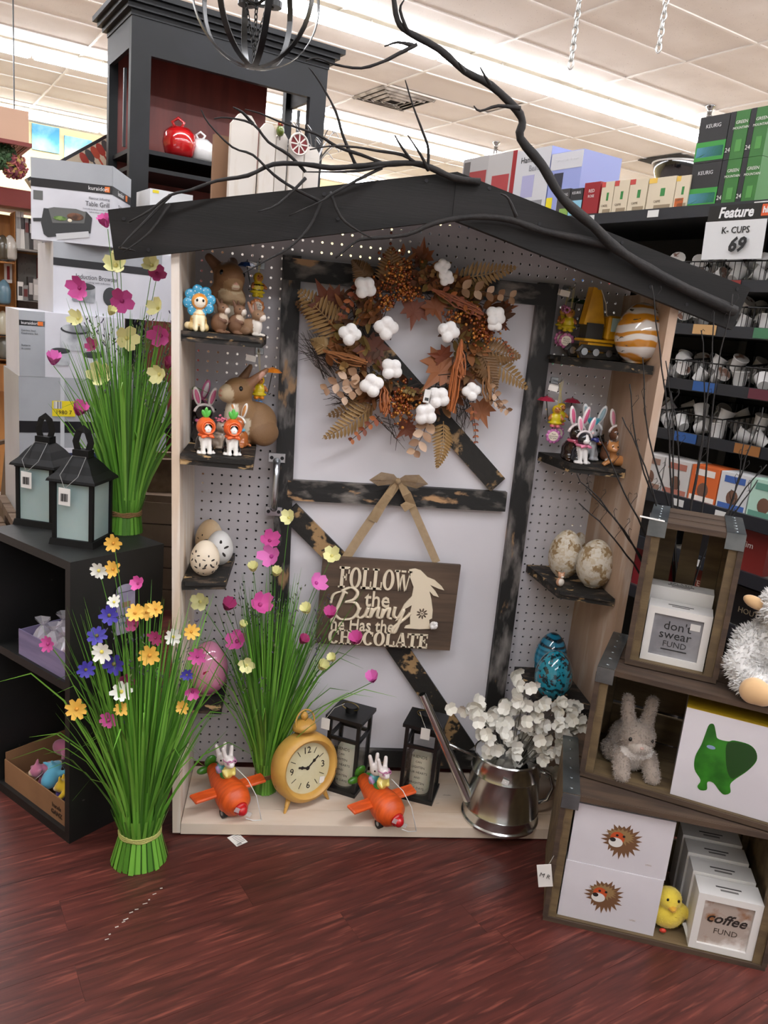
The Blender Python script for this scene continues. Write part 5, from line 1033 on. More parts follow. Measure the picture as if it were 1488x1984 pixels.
write(g,A0,.462,1.215,'Stainless Steel',.009,'#3c4046'); write(g,A0,.462,1.204,'Cookware Set',.010,'#3c4046'); write(g,A0,.462,1.16,'Batterie',.010,'#3c4046'); write(g,A0,.462,1.148,'de cuisine',.008,'#3c4046')
stl=M('print_steel','#7d8084',.25,col2='#b5b8bb',scale=9); drk=M('print_dark','#2d2f31',.5)
def fd(a,b,z,r,rz,m,t,name='picture'): return MB().at(face_m(a-.001,b,z)).ell((0,0,0),(r,rz,.0006),n=24,m=4).build(name,m,t)
def pot(t,b,z,w,h):
    MB().at(face_m(A0-.0012,b,z)).prism([(-w/2,h/2),(-w/2,-h/2+.006),(-w/2+.006,-h/2),(w/2-.006,-h/2),(w/2,-h/2+.006),(w/2,h/2)],0,.0004).build('picture',stl,t); fd(A0-.0008,b,z+h/2,w/2,w*.16,drk,t)
pot(g,.655,1.19,.11,.08); pot(g,.60,1.12,.07,.055); pot(g,.72,1.11,.08,.055); fd(A0-.0012,.655,1.235,.05,.016,stl,g); MB().at(face_m(A0-.0012,.655,1.262)).tube([(-.016,-.012,0),(-.014,.008,0),(.014,.008,0),(.016,-.012,0)],.003,5).build('picture',drk,g)
g=carton('white induction cooker carton with steel pot print',A0+.03,.58,1.06,1.2872,1.548,.34,cwhite)
a=A0+.03; band(g,a,.58,.99,1.49,1.548,silver); band(g,a,.58,.99,1.462,1.49,cblk); write(g,a,.66,1.43,'Induction Browser',.026,'#3c3c40',.8); write(g,a,.66,1.412,'Portable cooking with induction',.010,'#66666a')
A_,A0=A0,A0+.03; pot(g,.69,1.365,.085,.06); A0=A_; fd(a,.79,1.365,.028,.036,drk,g); SB(a-.0012,a-.0008,.845,.87,1.33,1.36).build('logo',M('logo_orange'),g)
g=carton('white table grill carton at the top of the stack',A0-.0,.549,.842,1.5482,1.835,.30,cwhite,'table_grill_box')
band(g,A0,.549,.842,1.765,1.835,silver); band(g,A0,.549,.842,1.735,1.765,cblk); write(g,A0,.755,1.750,'kuraidori',.02,'#d8d8d8'); SB(A0-.0016,A0-.0009,.815,.833,1.741,1.760).build('logo',M('logo_orange'),g)
write(g,A0,.833,1.715,'Flavour Infusing',.012,'#55555a',1,'RIGHT'); write(g,A0,.833,1.694,'Table Grill',.024,'#303034',.85,'RIGHT'); write(g,A0,.833,1.676,'Cook with the flavour of broth with a',.007,'#66666a',.9,'RIGHT'); write(g,A0,.833,1.666,'built-in infuser compartment',.007,'#66666a',.9,'RIGHT')
MB().at(face_m(A0-.001,.68,1.61)).prism([(-.085,.052),(-.095,.0),(-.085,-.04),(-.07,-.05),(.085,-.02),(.09,.035),(.07,.055)],0,.0004).build('picture',drk,g); MB().at(face_m(A0-.0016,.682,1.635)).prism([(-.07,.028),(-.055,-.022),(.06,-.012),(.066,.028),(.03,.036),(-.05,.034)],0,.0004).build('picture',M('print_grey','#5c5d5c',.4),g)
fd(A0-.0024,.71,1.643,.03,.013,M('print_steak','#6a4632',.7,col2='#3e2a1e',scale=40),g); fd(A0-.0024,.655,1.632,.024,.008,M('print_beans','#6f8a4a',.7,col2='#3c5a26',scale=60),g); fd(A0-.0024,.69,1.628,.008,.006,M('print_cream','#d2c8b0',.6),g); MB().at(face_m(A0-.0012,.70,1.575)).box((.0,0,0),(.12,.022,.0008),(0,0,10)).build('picture',M('print_silver','#b5b6b8',.3),g)
MB().at(face_m(A0-.0012,.582,1.62)).box((0,0,0),(.05,.012,.0008),(0,0,6)).build('picture',drk,g); SB(A0-.0012,A0-.0008,.558,.592,1.69,1.722).build('picture',M('print_grey'),g)
# its right-hand side
sd=frame(S(A0,.8426,1.5482),AX,BX)
MB('#17161a').at(sd).box((.15,.202,.0004),(.3,.03,.0006)).build('print_band',mt,g); MB('#9a9da1').at(sd).box((.15,.252,.0004),(.3,.07,.0006)).build('print_band',mt,g); MB('#d8d8d8').at(sd@T(.13,.202,.001)).text('kuraidori',.026,ext=.0002).build('lettering',mt,g); MB('#44444a').at(sd@T(.15,.15,.001)).text('Table Grill',.03,sx=.9,ext=.0002).build('lettering',mt,g); MB('#c9641e').at(sd).box((.22,.202,.0012),(.03,.022,.0006)).build('logo',mt,g); MB('#5a4a42').at(sd).box((.2,.09,.0012),(.07,.05,.0006)).build('picture',mt,g)
g.rotation_euler=(0,0,R(-27)); g.location=Vector(g.location)+Vector(BX)*.015
g=carton('plain white carton with small printed strap beside the hutch post',A0+.10,.955,1.13,1.5482,1.80,.2,M('carton_plain','#c9cacb',.45))
SB(A0+.099,A0+.0995,1.02,1.06,1.70,1.712).build('picture',drk,g); SB(A0+.099,A0+.0995,.965,.99,1.785,1.796).build('price_label',M('label_yellow'),g)
# slanted utensil carton behind the stack
p0=QS(52,345,a=4.45); p1=QS(248,237,a=4.45); pl=QS(84,412,a=4.45); d=(p1-p0); L=d.length; fm=frame(p0,d,-Vector(AX)); hh=(pl-p0).length
t=thing('utensil_carton','long carton printed with red and black kitchen utensils, tilted behind the boxes','box',p0)
MB().at(fm).box((L/2,-hh/2,-.04),(L,hh,.08)).build('carton',M('carton_ecru','#b5a892',.6),t); MB().at(fm).box((L/2,-.008,.0005),(L,.014,.001)).build('print_band',cblk,t)
MB('#2a2420').at(fm@T(L*.18,-hh*.45,.001)).text('CUISE',.085,sx=.7,ext=.0003).build('lettering',mt,t)
for i in range(9):
    x=L*(.5+.055*i); MB(('#8c2a1c','#3a3838','#9a3a22')[i%3]).at(fm).box((x,-hh*.62,.001),(.008,hh*.5,.001)).ell((x,-hh*.28,.001),(.018,.032,.0008),n=12,m=4).build('picture',mt,t)
tt=thing('rack_stand','dark metal rack post supporting the tilted utensil carton','stand',S(4.6,1.0,0)); SB(4.56,4.59,.85,.88,0,1.66).build('post',cblk,tt); SB(4.56,4.59,1.35,1.38,0,1.9).build('post',cblk,tt); SB(4.56,4.64,.84,1.4,1.60,1.62).build('ledge',cblk,tt)
# weathered planters behind the cabinet
def planter(label,p,rz,w,d_,h):
    t=thing('wood_planter',label,'planter',p,(0,0,rz)); m=M('barked_wood','#54402f',.9,col2='#7a6450',scale=10,bump=.8,bscale=30)
    for s in (-1,1): MB().box((0,s*(d_/2-.012),h/2),(w,.024,h)).build('board',m,t,world=False); MB().box((s*(w/2-.012),0,h/2),(.024,d_-.05,h)).build('board',m,t,world=False)
    MB().box((0,0,.01),(w-.05,d_-.05,.02)).build('base',m,t,world=False)
st_=thing('plank_stand','low stand of dark weathered planks behind the grass bundle','stand',Q(315,985,y=.18)); v=Q(315,960,y=.18)
zs=v[2]; x0=v[0]
for k in range(5): MB().box((x0-.05,.19,zs-.02-.068*k-.034),(.34,.03,.064)).build('plank',ww,st_)
MB().box((x0-.05,.30,zs-.012),(.34,.24,.022)).build('top',ww,st_)
for s in (-1,1): MB().box((x0-.05+s*.15,.37,(zs-.023)/2),(.03,.06,zs-.023)).build('leg',ww,st_)
MB().box((x0-.05-.15,.215,(zs-.36)/2),(.03,.02,zs-.36)).build('leg',ww,st_); MB().box((x0+.10,.215,(zs-.36)/2),(.03,.02,zs-.36)).build('leg',ww,st_)
planter('rough barked wooden planter box on the plank stand',(x0+.01,.30,zs),14,.16,.14,.10)
# ================================================================ stacked wooden crates at the right
cro=M('crate_dark','#3a2c22',.75,col2='#4c3b2d',scale=6,stretch=(.8,6,6),bump=.2,bscale=40); cri=M('crate_olive','#6a583c',.75,col2='#54442e',scale=5,stretch=(.8,6,6),col3='#38291c',scale3=9,lo3=.68,hi3=.74,bump=.2,bscale=40,rnd=.1)
zinc=M('crate_zinc','#7f8688',.35,metal=.85,col2='#6c7376',scale=14)
def crate(label,p,ang,L,D,H,upright=False,nback=3,zstrap=True):
    t=thing('wooden_crate',label,'crate',p,(0,0,ang)); th=.012
    def bx(n,x0,x1,y0,y1,z0,z1,m=cri): return MB().box(((x0+x1)/2,(y0+y1)/2,(z0+z1)/2),(x1-x0,y1-y0,z1-z0)).build(n,m,t,world=False)
    bx('end_board',0,th,0,D,0,H); bx('end_board',L-th,L,0,D,0,H)
    for x in (th,L-th-.016): bx('corner_post',x,x+.016,.0005,.018,th,H-th); bx('corner_post',x,x+.016,D-.03,D-.012,th,H-th)
    n=3; w=D/n
    for i in range(n): bx('bottom_slat',th,L-th,i*w+.003,i*w+w-.006,0,th); bx('top_slat',th,L-th,i*w+.003,i*w+w-.006,H-th,H,cro)
    if upright:
        w=(L-2*th)/nback
        for i in range(nback): bx('back_slat',th+i*w+.008,th+i*w+w-.008,D-.012,D,th,H-th)
    else:
        w=(H-2*th)/nback
        for i in range(nback): bx('back_slat',th,L-th,D-.012,D,th+i*w+.006,th+i*w+w-.006)
    bx('front_edge',-.001,L+.001,-.004,.0,-.0,th,cro); bx('front_edge',-.001,L+.001,-.004,0,H-th,H+.001,cro)
    for x in (-.003,L-.009): bx('front_edge',x,x+.012,-.005,0,th,H-th,cro)
    if zstrap:
        for x in ((-.002,L-.038) if upright else (-.002,)):
            s=bx('metal_strap',x,x+.04,0,D,H,H+.0025,zinc); bx('metal_strap',x,x+.04,-.0065,-.0052,H-.035,H+.0025,zinc)
            r=MB()
            for k in range(6): r.ell((x+.02,D*(k+.5)/6,H+.0025),(.004,.004,.002),n=8,m=4)
            r.build('rivets',zinc,s,world=False,kind='stuff')
    return t
def crloc(p,ang): return T(*p)@rotm((0,0,ang))
P1=Vector((.913,-.596,0)); a1=-18.7; P2=Vector((.979,-.524,.3485)); a2=-30.0; P3=Vector((1.053,-.502,.635)); a3=-27.7
L1,D1,H1=.505,.28,.345; L2,D2,H2=.47,.258,.2835; L3,D3,H3=.202,.20,.352
crate('large wooden crate on the floor holding lion boxes and coffee banks',P1,a1,L1,D1,H1)
crate('wooden crate in the middle of the stack holding a plush rabbit',P2,a2,L2,D2,H2)
crate('small wooden crate standing on end with the swear fund bank',P3,a3,L3,D3,H3,True)
c1,c2,c3=crloc(P1,a1),crloc(P2,a2),crloc(P3,a3)
# galvanised front strap of the floor crate, seen upright beside the watering can
def lp(cm,px,py,y): # pixel -> crate coordinates on its plane y
    n=cm.to_3x3()@Vector((0,1,0)); o=cm@Vector((0,y,0)); return cm.inverted()@QP(px,py,o,n)
wb=M('box_white','#cfcbd0',.5,col2='#c4c0c5',scale=3)
def lbox(name,label,cm,x0,x1,y0,y1,z0,z1,m=wb,cat='box',group=None,rz=0):
    o=cm@Vector(((x0+x1)/2,(y0+y1)/2,z0)); ang=math.degrees(math.atan2(cm[1][0],cm[0][0]))+rz; t=thing(name,label,cat,o,(0,0,ang),group)
    MB().box((0,0,(z1-z0)/2),(x1-x0,y1-y0,z1-z0)).build('carton',m,t,world=False); return t,x1-x0,y1-y0,z1-z0
def FP(w,d,h,x,z): return Matrix(((1,0,0,x),(0,0,-1,-d/2-.0004),(0,1,0,z),(0,0,0,1)))@Matrix(((1,0,0,0),(0,1,0,0),(0,0,-1,0),(0,0,0,1)))
def fpm(d,x,z): return Matrix(((1,0,0,x),(0,0,1,-d/2-.0006),(0,1,0,z),(0,0,0,1)))     # print plane: z axis points back into box
def flat(t,m,poly,col,name,z=0):
    b=MB(col); b.m=m; n=len(poly); tr=tessellate_polygon([[Vector((p[0],p[1],0)) for p in poly]]); b.add([(p[0],p[1],-z) for p in poly],[tuple(q) for q in tr]); return b.build(name,mt,t,world=False)
def lion(t,d,x,z,s):
    m=fpm(d,x,z); rr=random.Random(5)
    def star(n,r0,r1,cx,cy,sq=1): return [((cx+(r1*rr.uniform(.8,1.15) if i%2 else r0)*math.cos(2*PI*i/n))*s,(cy+(r1*rr.uniform(.8,1.15) if i%2 else r0)*math.sin(2*PI*i/n)*sq)*s) for i in range(n)]
    cir=lambda cx,cy,rx,ry:[((cx+rx*math.cos(2*PI*i/20))*s,(cy+ry*math.sin(2*PI*i/20))*s) for i in range(20)]
    flat(t,m,star(44,.72,1.0,.15,0),'#6b4a30','mane',.0); flat(t,m,star(36,.5,.8,.1,.25,.6),'#8c7048','mane',.0004); flat(t,m,cir(-.08,.1,.36,.36),'#b5481c','face',.0008); flat(t,m,cir(-.14,-.16,.36,.28),'#d3d0cc','muzzle',.0012); flat(t,m,cir(-.3,-.02,.15,.12),'#1c1512','nose',.0016)
    for ex in (-.12,.22): flat(t,m,cir(ex,.26,.07,.07),'#1c1512','eye',.0016)
z0=.0125; fw=.225
t,w,d,h=lbox('lion_box','white box printed with a lion, lower of the two in the floor crate',c1,.032,.032+fw,.012,.18,z0,z0+.152,group=None); lion(t,d,-.02,h*.52,.044); MB('#b9a79a').at(fpm(d,.06,.03)).text('LION',.006,ext=.0002).build('lettering',mt,t,world=False)
t,w,d,h=lbox('lion_box','white box printed with a lion, upper of the two in the floor crate',c1,.034,.034+fw,.014,.18,z0+.1525,z0+.306); lion(t,d,-.005,h*.52,.045); MB('#b9a79a').at(fpm(d,.07,.03)).text('LION',.006,ext=.0002).build('lettering',mt,t,world=False)
# coin banks: white frames with printed window
def bank(label,cm,x,y,z,w,d,h,front,group,rz=0,dark=False):
    t,_,_,_=lbox('coin_bank',label,cm,x,x+w,y,y+d,z,z+h,M('bank_white','#d3d0cc',.45),'coin bank',group,rz)
    MB('#3a3836').box((0,0,h+.0002),(w*.4,.004,.0008)).build('coin_slot',mt,t,world=False)
    MB('#6c6966').box((0,-d*.2,h+.0002),(w*.28,.006,.0004)).build('lettering_panel',mt,t,world=False)
    return t
def pframe(t,w,d,h,m):
    e=w*.115
    for x,z,a,b in ((0,e/2,w,e),(0,h-e/2,w,e),(-w/2+e/2,h/2,e,h-2*e),(w/2-e/2,h/2,e,h-2*e)): MB().box((x,-d/2-.004,z),(a,.008,b)).build('frame',M('bank_white'),t,world=False)
    MB().box((0,-d/2-.001,h/2),(w-2*e,.002,h-2*e)).build('picture',m,t,world=False)
def txt(t,d,x,z,s,size,col,off=0,shear=0,sx=1): b=MB(col); b.m=Matrix(((1,0,0,x),(0,0,-1,-d/2-.0024),(0,1,0,z),(0,0,0,1))); b.text(s,size,ext=.0003,off=off,shear=shear,sx=sx); b.build('lettering',mt,t,world=False)
bx0=.335; bw_,bh=.142,.148
grp='coffee fund banks in a row in the floor crate'
for i in range(4):
    y=.012+.062*i; lab=('white coffee fund bank with latte picture at the front of its row','white coin bank directly behind the latte picture bank','white coin bank third in the row behind the latte picture','white coin bank against the back slats of the floor crate')[i]
    t=bank(lab,c1,bx0-.004*i,y,z0+.0,bw_,.058,bh+.016*i*.4,i==0,grp)
    if i==0:
        pframe(t,bw_,.058,bh,M('latte_print','#a89a90',.4,col2='#8a5a34',scale=22,lo=.5,hi=.62,col3='#d2cdc8',scale3=12,lo3=.5,hi3=.6)); txt(t,.058,.0,bh*.58,'coffee',.036,'#241c18',.0006,.35); txt(t,.058,.004,bh*.36,'FUND',.020,'#4a4038')
def bpos(px,py,cm,y): return lp(cm,px,py,y)
s0=lp(c3,1262,1285,.03); 
t=bank("white swear fund bank reading don't swear in the small crate",c3,.030,.028,.0125,.142,.055,.135,True,None); pframe(t,.142,.055,.135,M('grey_print','#77767a',.5,col2='#8e8d90',scale=12)); txt(t,.055,.0,.092,"don't",.030,'#1c1b1c'); txt(t,.055,-.002,.070,'swear',.030,'#1c1b1c'); txt(t,.055,.0,.047,'FUND',.020,'#2a292b'); MB('#1c1b1c').box((0,-.0302,.034),(.058,.0006,.0025)).build('rule',mt,t,world=False); MB('#c9c6c2').box((.038,-.0305,.100),(.022,.0006,.016)).build('price_sticker',mt,t,world=False)
t=bank('taller white coin bank behind the swear fund bank',c3,.018,.094,.0125,.152,.055,.165,False,None); MB('#55534f').at(Matrix(((1,0,0,0),(0,1,0,.012),(0,0,1,.1654),(0,0,0,1)))).text('SPLASH',.016,ext=.0002).build('lettering',mt,t,world=False)
# elephant box
def smooth2(P,n=4):
    o=[];k=len(P); P=[Vector((x,y)) for x,y in P]
    for i in range(k):
        a,b,c,d=P[i-1],P[i],P[(i+1)%k],P[(i+2)%k]
        for q in range(n): t=q/n; o.append(.5*((2*b)+(c-a)*t+(2*a-5*b+4*c-d)*t*t+(3*b-a-3*c+d)*t**3))
    return o
e0=lp(c2,1290,1530,.02); x0=max(.18,e0[0]); 
t,w,d,h=lbox('elephant_box','white box with yellow lid printed with a glossy green elephant',c2,.205,.205+.225,.012,.20,.0125,.0125+.222); MB().box((0,0,h+.0006),(w,d,.001)).build('lid',M('lid_mustard','#a98a1c',.5),t,world=False)
EL=[(-.30,.95),(-.20,.99),(-.12,.80),(-.05,.66),(.18,.66),(.30,.72),(.62,.72),(.80,.60),(.86,.36),(.72,.05),(.50,-.25),(.42,-.42),(.46,-.62),(.34,-.72),(.22,-.66),(.05,-.50),(-.08,-.52),(-.06,-.72),(-.20,-.78),(-.28,-.70),(-.24,-.52),(-.42,-.28),(-.46,.05),(-.38,.40),(-.34,.70)]
EL=[(p[0],p[1]) for p in smooth2(EL)]; m=fpm(d,-.032,h*.47); sc_=.094; gr=M('print_green','#1d5a14',.25,col2='#2f7a1f',scale=14); b=MB(); b.m=m; tr=tessellate_polygon([[Vector((x,y,0)) for x,y in EL]]); b.add([(x*sc_,y*sc_,0) for x,y in EL],[tuple(q) for q in tr]); b.build('elephant_print',gr,t,world=False)
EE=[(.16,.55),(.28,.68),(.60,.70),(.80,.58),(.84,.36),(.70,.06),(.48,-.22),(.36,-.20),(.24,.08)]; EE=[(p[0],p[1]) for p in smooth2(EE)]; b=MB(); b.m=m; tr=tessellate_polygon([[Vector((x,y,0)) for x,y in EE]]); b.add([(x*sc_,y*sc_,-.0006) for x,y in EE],[tuple(q) for q in tr]); b.build('ear_print',M('print_green_dark','#153f10',.3),t,world=False)
flat(t,m,[((-.16+.10*math.cos(R(a)))*sc_,(.40+.05*math.sin(R(a)))*sc_) for a in range(0,360,30)],'#7d8fb0','eye_print',.001)
MB('#5a575a').at(Matrix(((1,0,0,.095),(0,0,-1,-d/2-.001),(0,1,0,h*.72),(0,0,0,1)))).text('elephant',.010,ext=.0002).build('lettering',mt,t,world=False)
# ---- plush animals with fur tufts
def fur(t,prims,n,ln,cols,seed,k=.05,skipf=None,res=34):
    V,F,Cc=skin(prims,res,k); rr=random.Random(seed); V=[Vector(v) for v in V]; N=[Vector()]*len(V); N=[Vector() for _ in V]
    for f in F:
        nn=(V[f[2]]-V[f[0]]).cross(V[f[3]]-V[f[1]])
        for i in f: N[i]+=nn
    b=MB()
    for _ in range(n):
        i=rr.randrange(len(V)); 
        if skipf and skipf(V[i]): continue
        nn=N[i].normalized() if N[i].length>0 else Vector((0,0,1)); d=(nn+Vector((rr.gauss(0,.45),rr.gauss(0,.45),rr.gauss(-.15,.45)))).normalized(); s=d.orthogonal().normalized()*ln*.16; c=Cc[i]; f_=rr.uniform(.8,1.15); cc=tuple(min(1,q*f_) for q in c)
        p=V[i]-nn*ln*.1; b.raw([p-s,p+s,p+d*ln*rr.uniform(.6,1.2)],[(0,1,2)],[cc]*3)
    b.build('fur',PT(.95,'fur_tufts',sheen=.4),t,world=False,kind='stuff')
fz=PT(.95,'plush',sheen=.4)
rab='#8c7f74'; rl='#aaa096'
PR=[E((0,.18,.34),(.30,.40,.34),rab),E((0,-.06,.30),(.26,.26,.30),rl),E((0,-.16,.62),(.27,.27,.25),rab),E((0,-.34,.54),(.17,.13,.12),rl),E((0,-.26,.42),(.24,.14,.12),'#cfc9c3'),K((-.14,-.08,.80),(-.20,-.02,1.18),.10,.085,rab),K((.14,-.08,.80),(.20,-.02,1.18),.10,.085,rab),K((-.22,-.2,.3),(-.24,-.46,.10),.13,.12,rab),K((.22,-.2,.3),(.24,-.46,.10),.13,.12,rab),E((-.24,.2,.15),(.16,.26,.15),rab),E((.24,.2,.15),(.16,.26,.15),rab)]
q=c2@Vector((.100,.088,.0125)); t=thing('plush_rabbit','fluffy grey plush rabbit sitting in the middle crate','plush toy',q,(0,0,-8),scale=.152)
body('body',PR,t,fz,k=.06); fur(t,PR,6500,.045,None,2,.06); eyes(t,[(-.17,-.37,.66),(.17,-.37,.66)],(.03,.025,.036)); MB('#a88a80').ell((0,-.46,.57),(.035,.02,.025)).build('nose',mt,t,True,world=False)
lw='#cfcdca'; lt='#c9a477'
PB=[E((0,.1,.42),(.34,.32,.42),lw),E((0,-.04,.98),(.26,.26,.26),lw),K((-.3,.0,.55),(-.40,-.22,.30),.15,.13,lw),K((.3,0,.55),(.40,-.22,.30),.15,.13,lw),E((-.24,-.26,.16),(.2,.26,.16),lw),E((.24,-.26,.16),(.2,.26,.16),lw)]
q=Q(1488,1335,z=P2[2]+H2+.003); t=thing('plush_lamb','fluffy white plush lamb with tan feet on the middle crate','plush toy',q,(0,0,-22),scale=.20)
body('body',PB,t,fz,k=.08); fur(t,PB,6500,.075,None,3,.08)
body('foot',[E((-.26,-.52,.15),(.15,.11,.15),lt),E((-.16,-.55,.13),(.10,.10,.12),lt)],t,fz,n=22,k=.05); body('foot',[E((.26,-.52,.15),(.15,.11,.15),lt),E((.16,-.55,.13),(.10,.10,.12),lt)],t,fz,n=22,k=.05); body('face',[E((0,-.24,.94),(.17,.14,.17),lt)],t,fz,n=20); eyes(t,[(-.1,-.34,1.0),(.1,-.34,1.0)],(.025,.02,.03)); body('ear',[E((-.33,-.04,1.0),(.14,.06,.07),lt,(0,20,0))],t,fz,n=18); body('ear',[E((.33,-.04,1.0),(.14,.06,.07),lt,(0,-20,0))],t,fz,n=18)
yc='#d9c040'; q=c1@Vector((.288,.060,.0125)); t=thing('plush_chick','round yellow plush chick beside the lion boxes','plush toy',q,(0,0,-12),scale=.105)
PC=[E((0,.02,.36),(.38,.34,.36),yc),E((-.02,-.04,.76),(.27,.26,.25),yc),K((.3,0,.45),(.55,-.02,.34),.16,.09,yc),K((-.32,0,.45),(-.42,-.0,.62),.12,.08,yc),E((0,-.30,.68),(.08,.09,.06),'#cf9a28')]
body('body',PC,t,fz,k=.06); fur(t,PC,2600,.03,None,6,.06); eyes(t,[(-.12,-.25,.86),(.12,-.25,.86)],(.032,.022,.04)); MB('#b5301c').ell((-.12,-.31,.10),(.08,.05,.05)).build('badge',mt,t,True,world=False); MB('#c4c1ba').strip([(.35,-.2,.3),(.42,-.35,.12),(.5,-.45,.02)],.09,(0,-.4,1)).build('ribbon_tag',mt,t,world=False)
# paper tags on the crates
q=Q(1062,1690,y=-.60); t=thing('crate_tag','white M R tag hanging from the floor crate corner','tag',(q[0]-.012,-.612,q[2]-.03)); b=MB('#d6d3ce').box((q[0]-.012,-.612,q[2]),(.034,.001,.060),(0,-12,-10)); b.build('card',mt,t); MB('#4a4745').at(frame((q[0]-.012,-.6135,q[2]),(.98,-.17,-.2),(-.17,-.98,0))).text('M R',.016,ext=.0003).build('lettering',mt,t); MB('#8a877f').tube([(q[0]-.008,-.612,q[2]+.028),(q[0]+.005,-.606,q[2]+.05)],.0008,4).build('string',mt,t)
v=c3@Vector((.012,.01,H3+.0028)); t=thing('crate_tag','white paper tag lying across the small crate strap','tag',v); MB('#d2cfca').box(v+Vector((-.012,-.006,.0012)),(.055,.016,.0008),(0,3,-25)).build('card',mt,t)
# ================================================================ branches over the roof, twigs behind the crates
brm=M('branch_black','#120f0e',.75,col2='#1d1917',scale=20,bump=.5,bscale=90)
def smooth(P,n=4):
    P=[Vector(p) for p in P]; o=[]
    for i in range(len(P)-1):
        a,b,c,d=P[max(i-1,0)],P[i],P[i+1],P[min(i+2,len(P)-1)]
        for k in range(n): t=k/n; o.append(.5*((2*b)+(c-a)*t+(2*a-5*b+4*c-d)*t*t+(3*b-a-3*c+d)*t**3))
    return o+[P[-1]]
def branch(t,pts,y0,y1,r0,r1,name='stem'):
    n=len(pts); P=[Q(px,py,y=y0+(y1-y0)*i/(n-1)) for i,(px,py) in enumerate(pts)]; P=smooth(P,3); k=len(P); rr=random.Random(int(pts[0][0]*7+pts[0][1]))
    MB().tube(P,[(r0+(r1-r0)*i/(k-1))*rr.uniform(.9,1.12) for i in range(k)],7).build(name,brm,t,True)
BY=DF-.034
t=thing('roof_branch','long dark branch climbing from the roof slope past the ceiling lights','branch',Q(1420,603,y=BY))
branch(t,[(1424,603),(1330,560),(1255,520),(1190,478),(1150,438),(1090,385),(1050,320),(1008,268),(1012,238),(1000,212),(950,165),(900,138),(850,95),(790,62),(770,40),(763,0),(758,-20)],BY,BY-.06,.013,.005)
branch(t,[(1190,478),(1120,462),(1050,447),(985,425),(915,420),(842,432),(788,455),(716,462),(690,468),(650,500)],BY,BY-.02,.010,.002)
for pts in ([(1008,210),(965,205),(930,215),(918,205)],[(950,165),(940,148),(930,130)],[(808,86),(770,105),(745,118),(700,132),(650,125),(615,112),(592,118)],[(800,88),(770,82),(745,90)],[(790,62),(775,20),(783,0)],[(900,140),(888,120)],[(1000,420),(985,385),(970,375)]): branch(t,pts,BY-.055,BY-.07,.0045,.0012,'side_twig')
t=thing('roof_branch','forked dark branch lying across the left roof board','branch',Q(830,333,y=BY))
branch(t,[(930,352),(880,345),(835,325),(800,316),(745,318),(690,322),(640,325),(590,318),(530,318),(480,340),(420,350),(370,368),(330,378),(290,408),(250,430)],BY,BY-.03,.008,.002)
for pts in ([(830,330),(815,300),(790,262)],[(808,318),(780,300),(730,292),(690,285),(640,283),(600,290)],[(745,318),(700,300),(655,285),(618,262),(590,252),(540,235),(505,220),(475,212)],[(760,318),(700,330),(650,333),(590,333)],[(740,325),(690,350),(640,378),(622,390),(560,418)],[(622,392),(600,440),(560,480),(515,505),(470,530)],[(592,345),(540,395),(500,410)],[(640,372),(660,420),(690,445),(722,462)],[(690,322),(665,265),(650,215),(620,160),(598,130)],[(828,330),(830,290),(820,258),(800,205),(785,155)],[(620,390),(570,365),(530,338),(490,300),(450,285),(405,240),(390,213)],[(592,333),(560,300),(520,275),(490,240),(440,228),(415,230)],[(490,240),(470,218),(452,208)],[(330,378),(290,420),(255,455),(232,480)],[(328,395),(290,450),(240,488)],[(232,480),(262,486)],[(800,316),(775,280),(765,262)]):
    branch(t,pts,BY-.006,BY-.05,.0040,.0012,'side_twig')
# black willow twigs rising behind the crates
tw=thing('willow_twigs','bunch of thin black curly twigs standing behind the small crate','twigs',(1.28,-.32,.6)); rr=random.Random(17)
base=Vector((1.28,-.32,.60))
vs=thing('twig_vase','tall slim dark floor vase holding the black twigs behind the crates','vase',(1.28,-.32,0)); MB().lathe([(.035,0),(.038,.02),(.036,.4),(.026,.62),(.030,.70),(.026,.70),(.022,.62),(.030,.4),(.0001,.38)],20,(1.28,-.32,0)).build('vessel',M('black_ceramic','#121214',.3),vs,True)
for k,(px,py,y) in enumerate(((1262,552,-0.36),(1290,700,-0.34),(1220,745,-0.34),(1204,808,-0.36),(1115,920,-0.40),(1120,975,-0.40),(1135,945,-0.38),(1245,690,-0.32),(1420,570,-0.34),(1385,605,-0.34),(1360,640,-0.32),(1480,790,-0.30),(1485,900,-0.30),(1470,930,-0.32),(1440,860,-0.30),(1300,760,-0.32),(1160,840,-0.36))):
    e=Q(px,py,y=y); m1=base.lerp(e,.35)+Vector((rr.uniform(-.02,.02),0,.05)); m2=base.lerp(e,.7)+Vector((rr.uniform(-.02,.02),rr.uniform(-.01,.01),.03))
    P=smooth([base,m1,m2,e],5); P=[p+Vector((rr.gauss(0,.0014),rr.gauss(0,.0014),rr.gauss(0,.0014))) for p in P]; n=len(P)
    o=MB().tube(P,[.0032-.0018*i/(n-1) for i in range(n)],5).build('twig',brm,tw,True)
    for q in range(3):
        c=MB()
        i=rr.randrange(n//2,n-1); p=P[i]; s=rr.choice((-1,1)); c.tube([p,p+Vector((s*.006,0,.012)),p+Vector((s*.012,-.004,.024)),p+Vector((s*.009,-.004,.032)),p+Vector((s*.004,-.004,.028))],.0007,4)
        c.build('curl',brm,o,True)
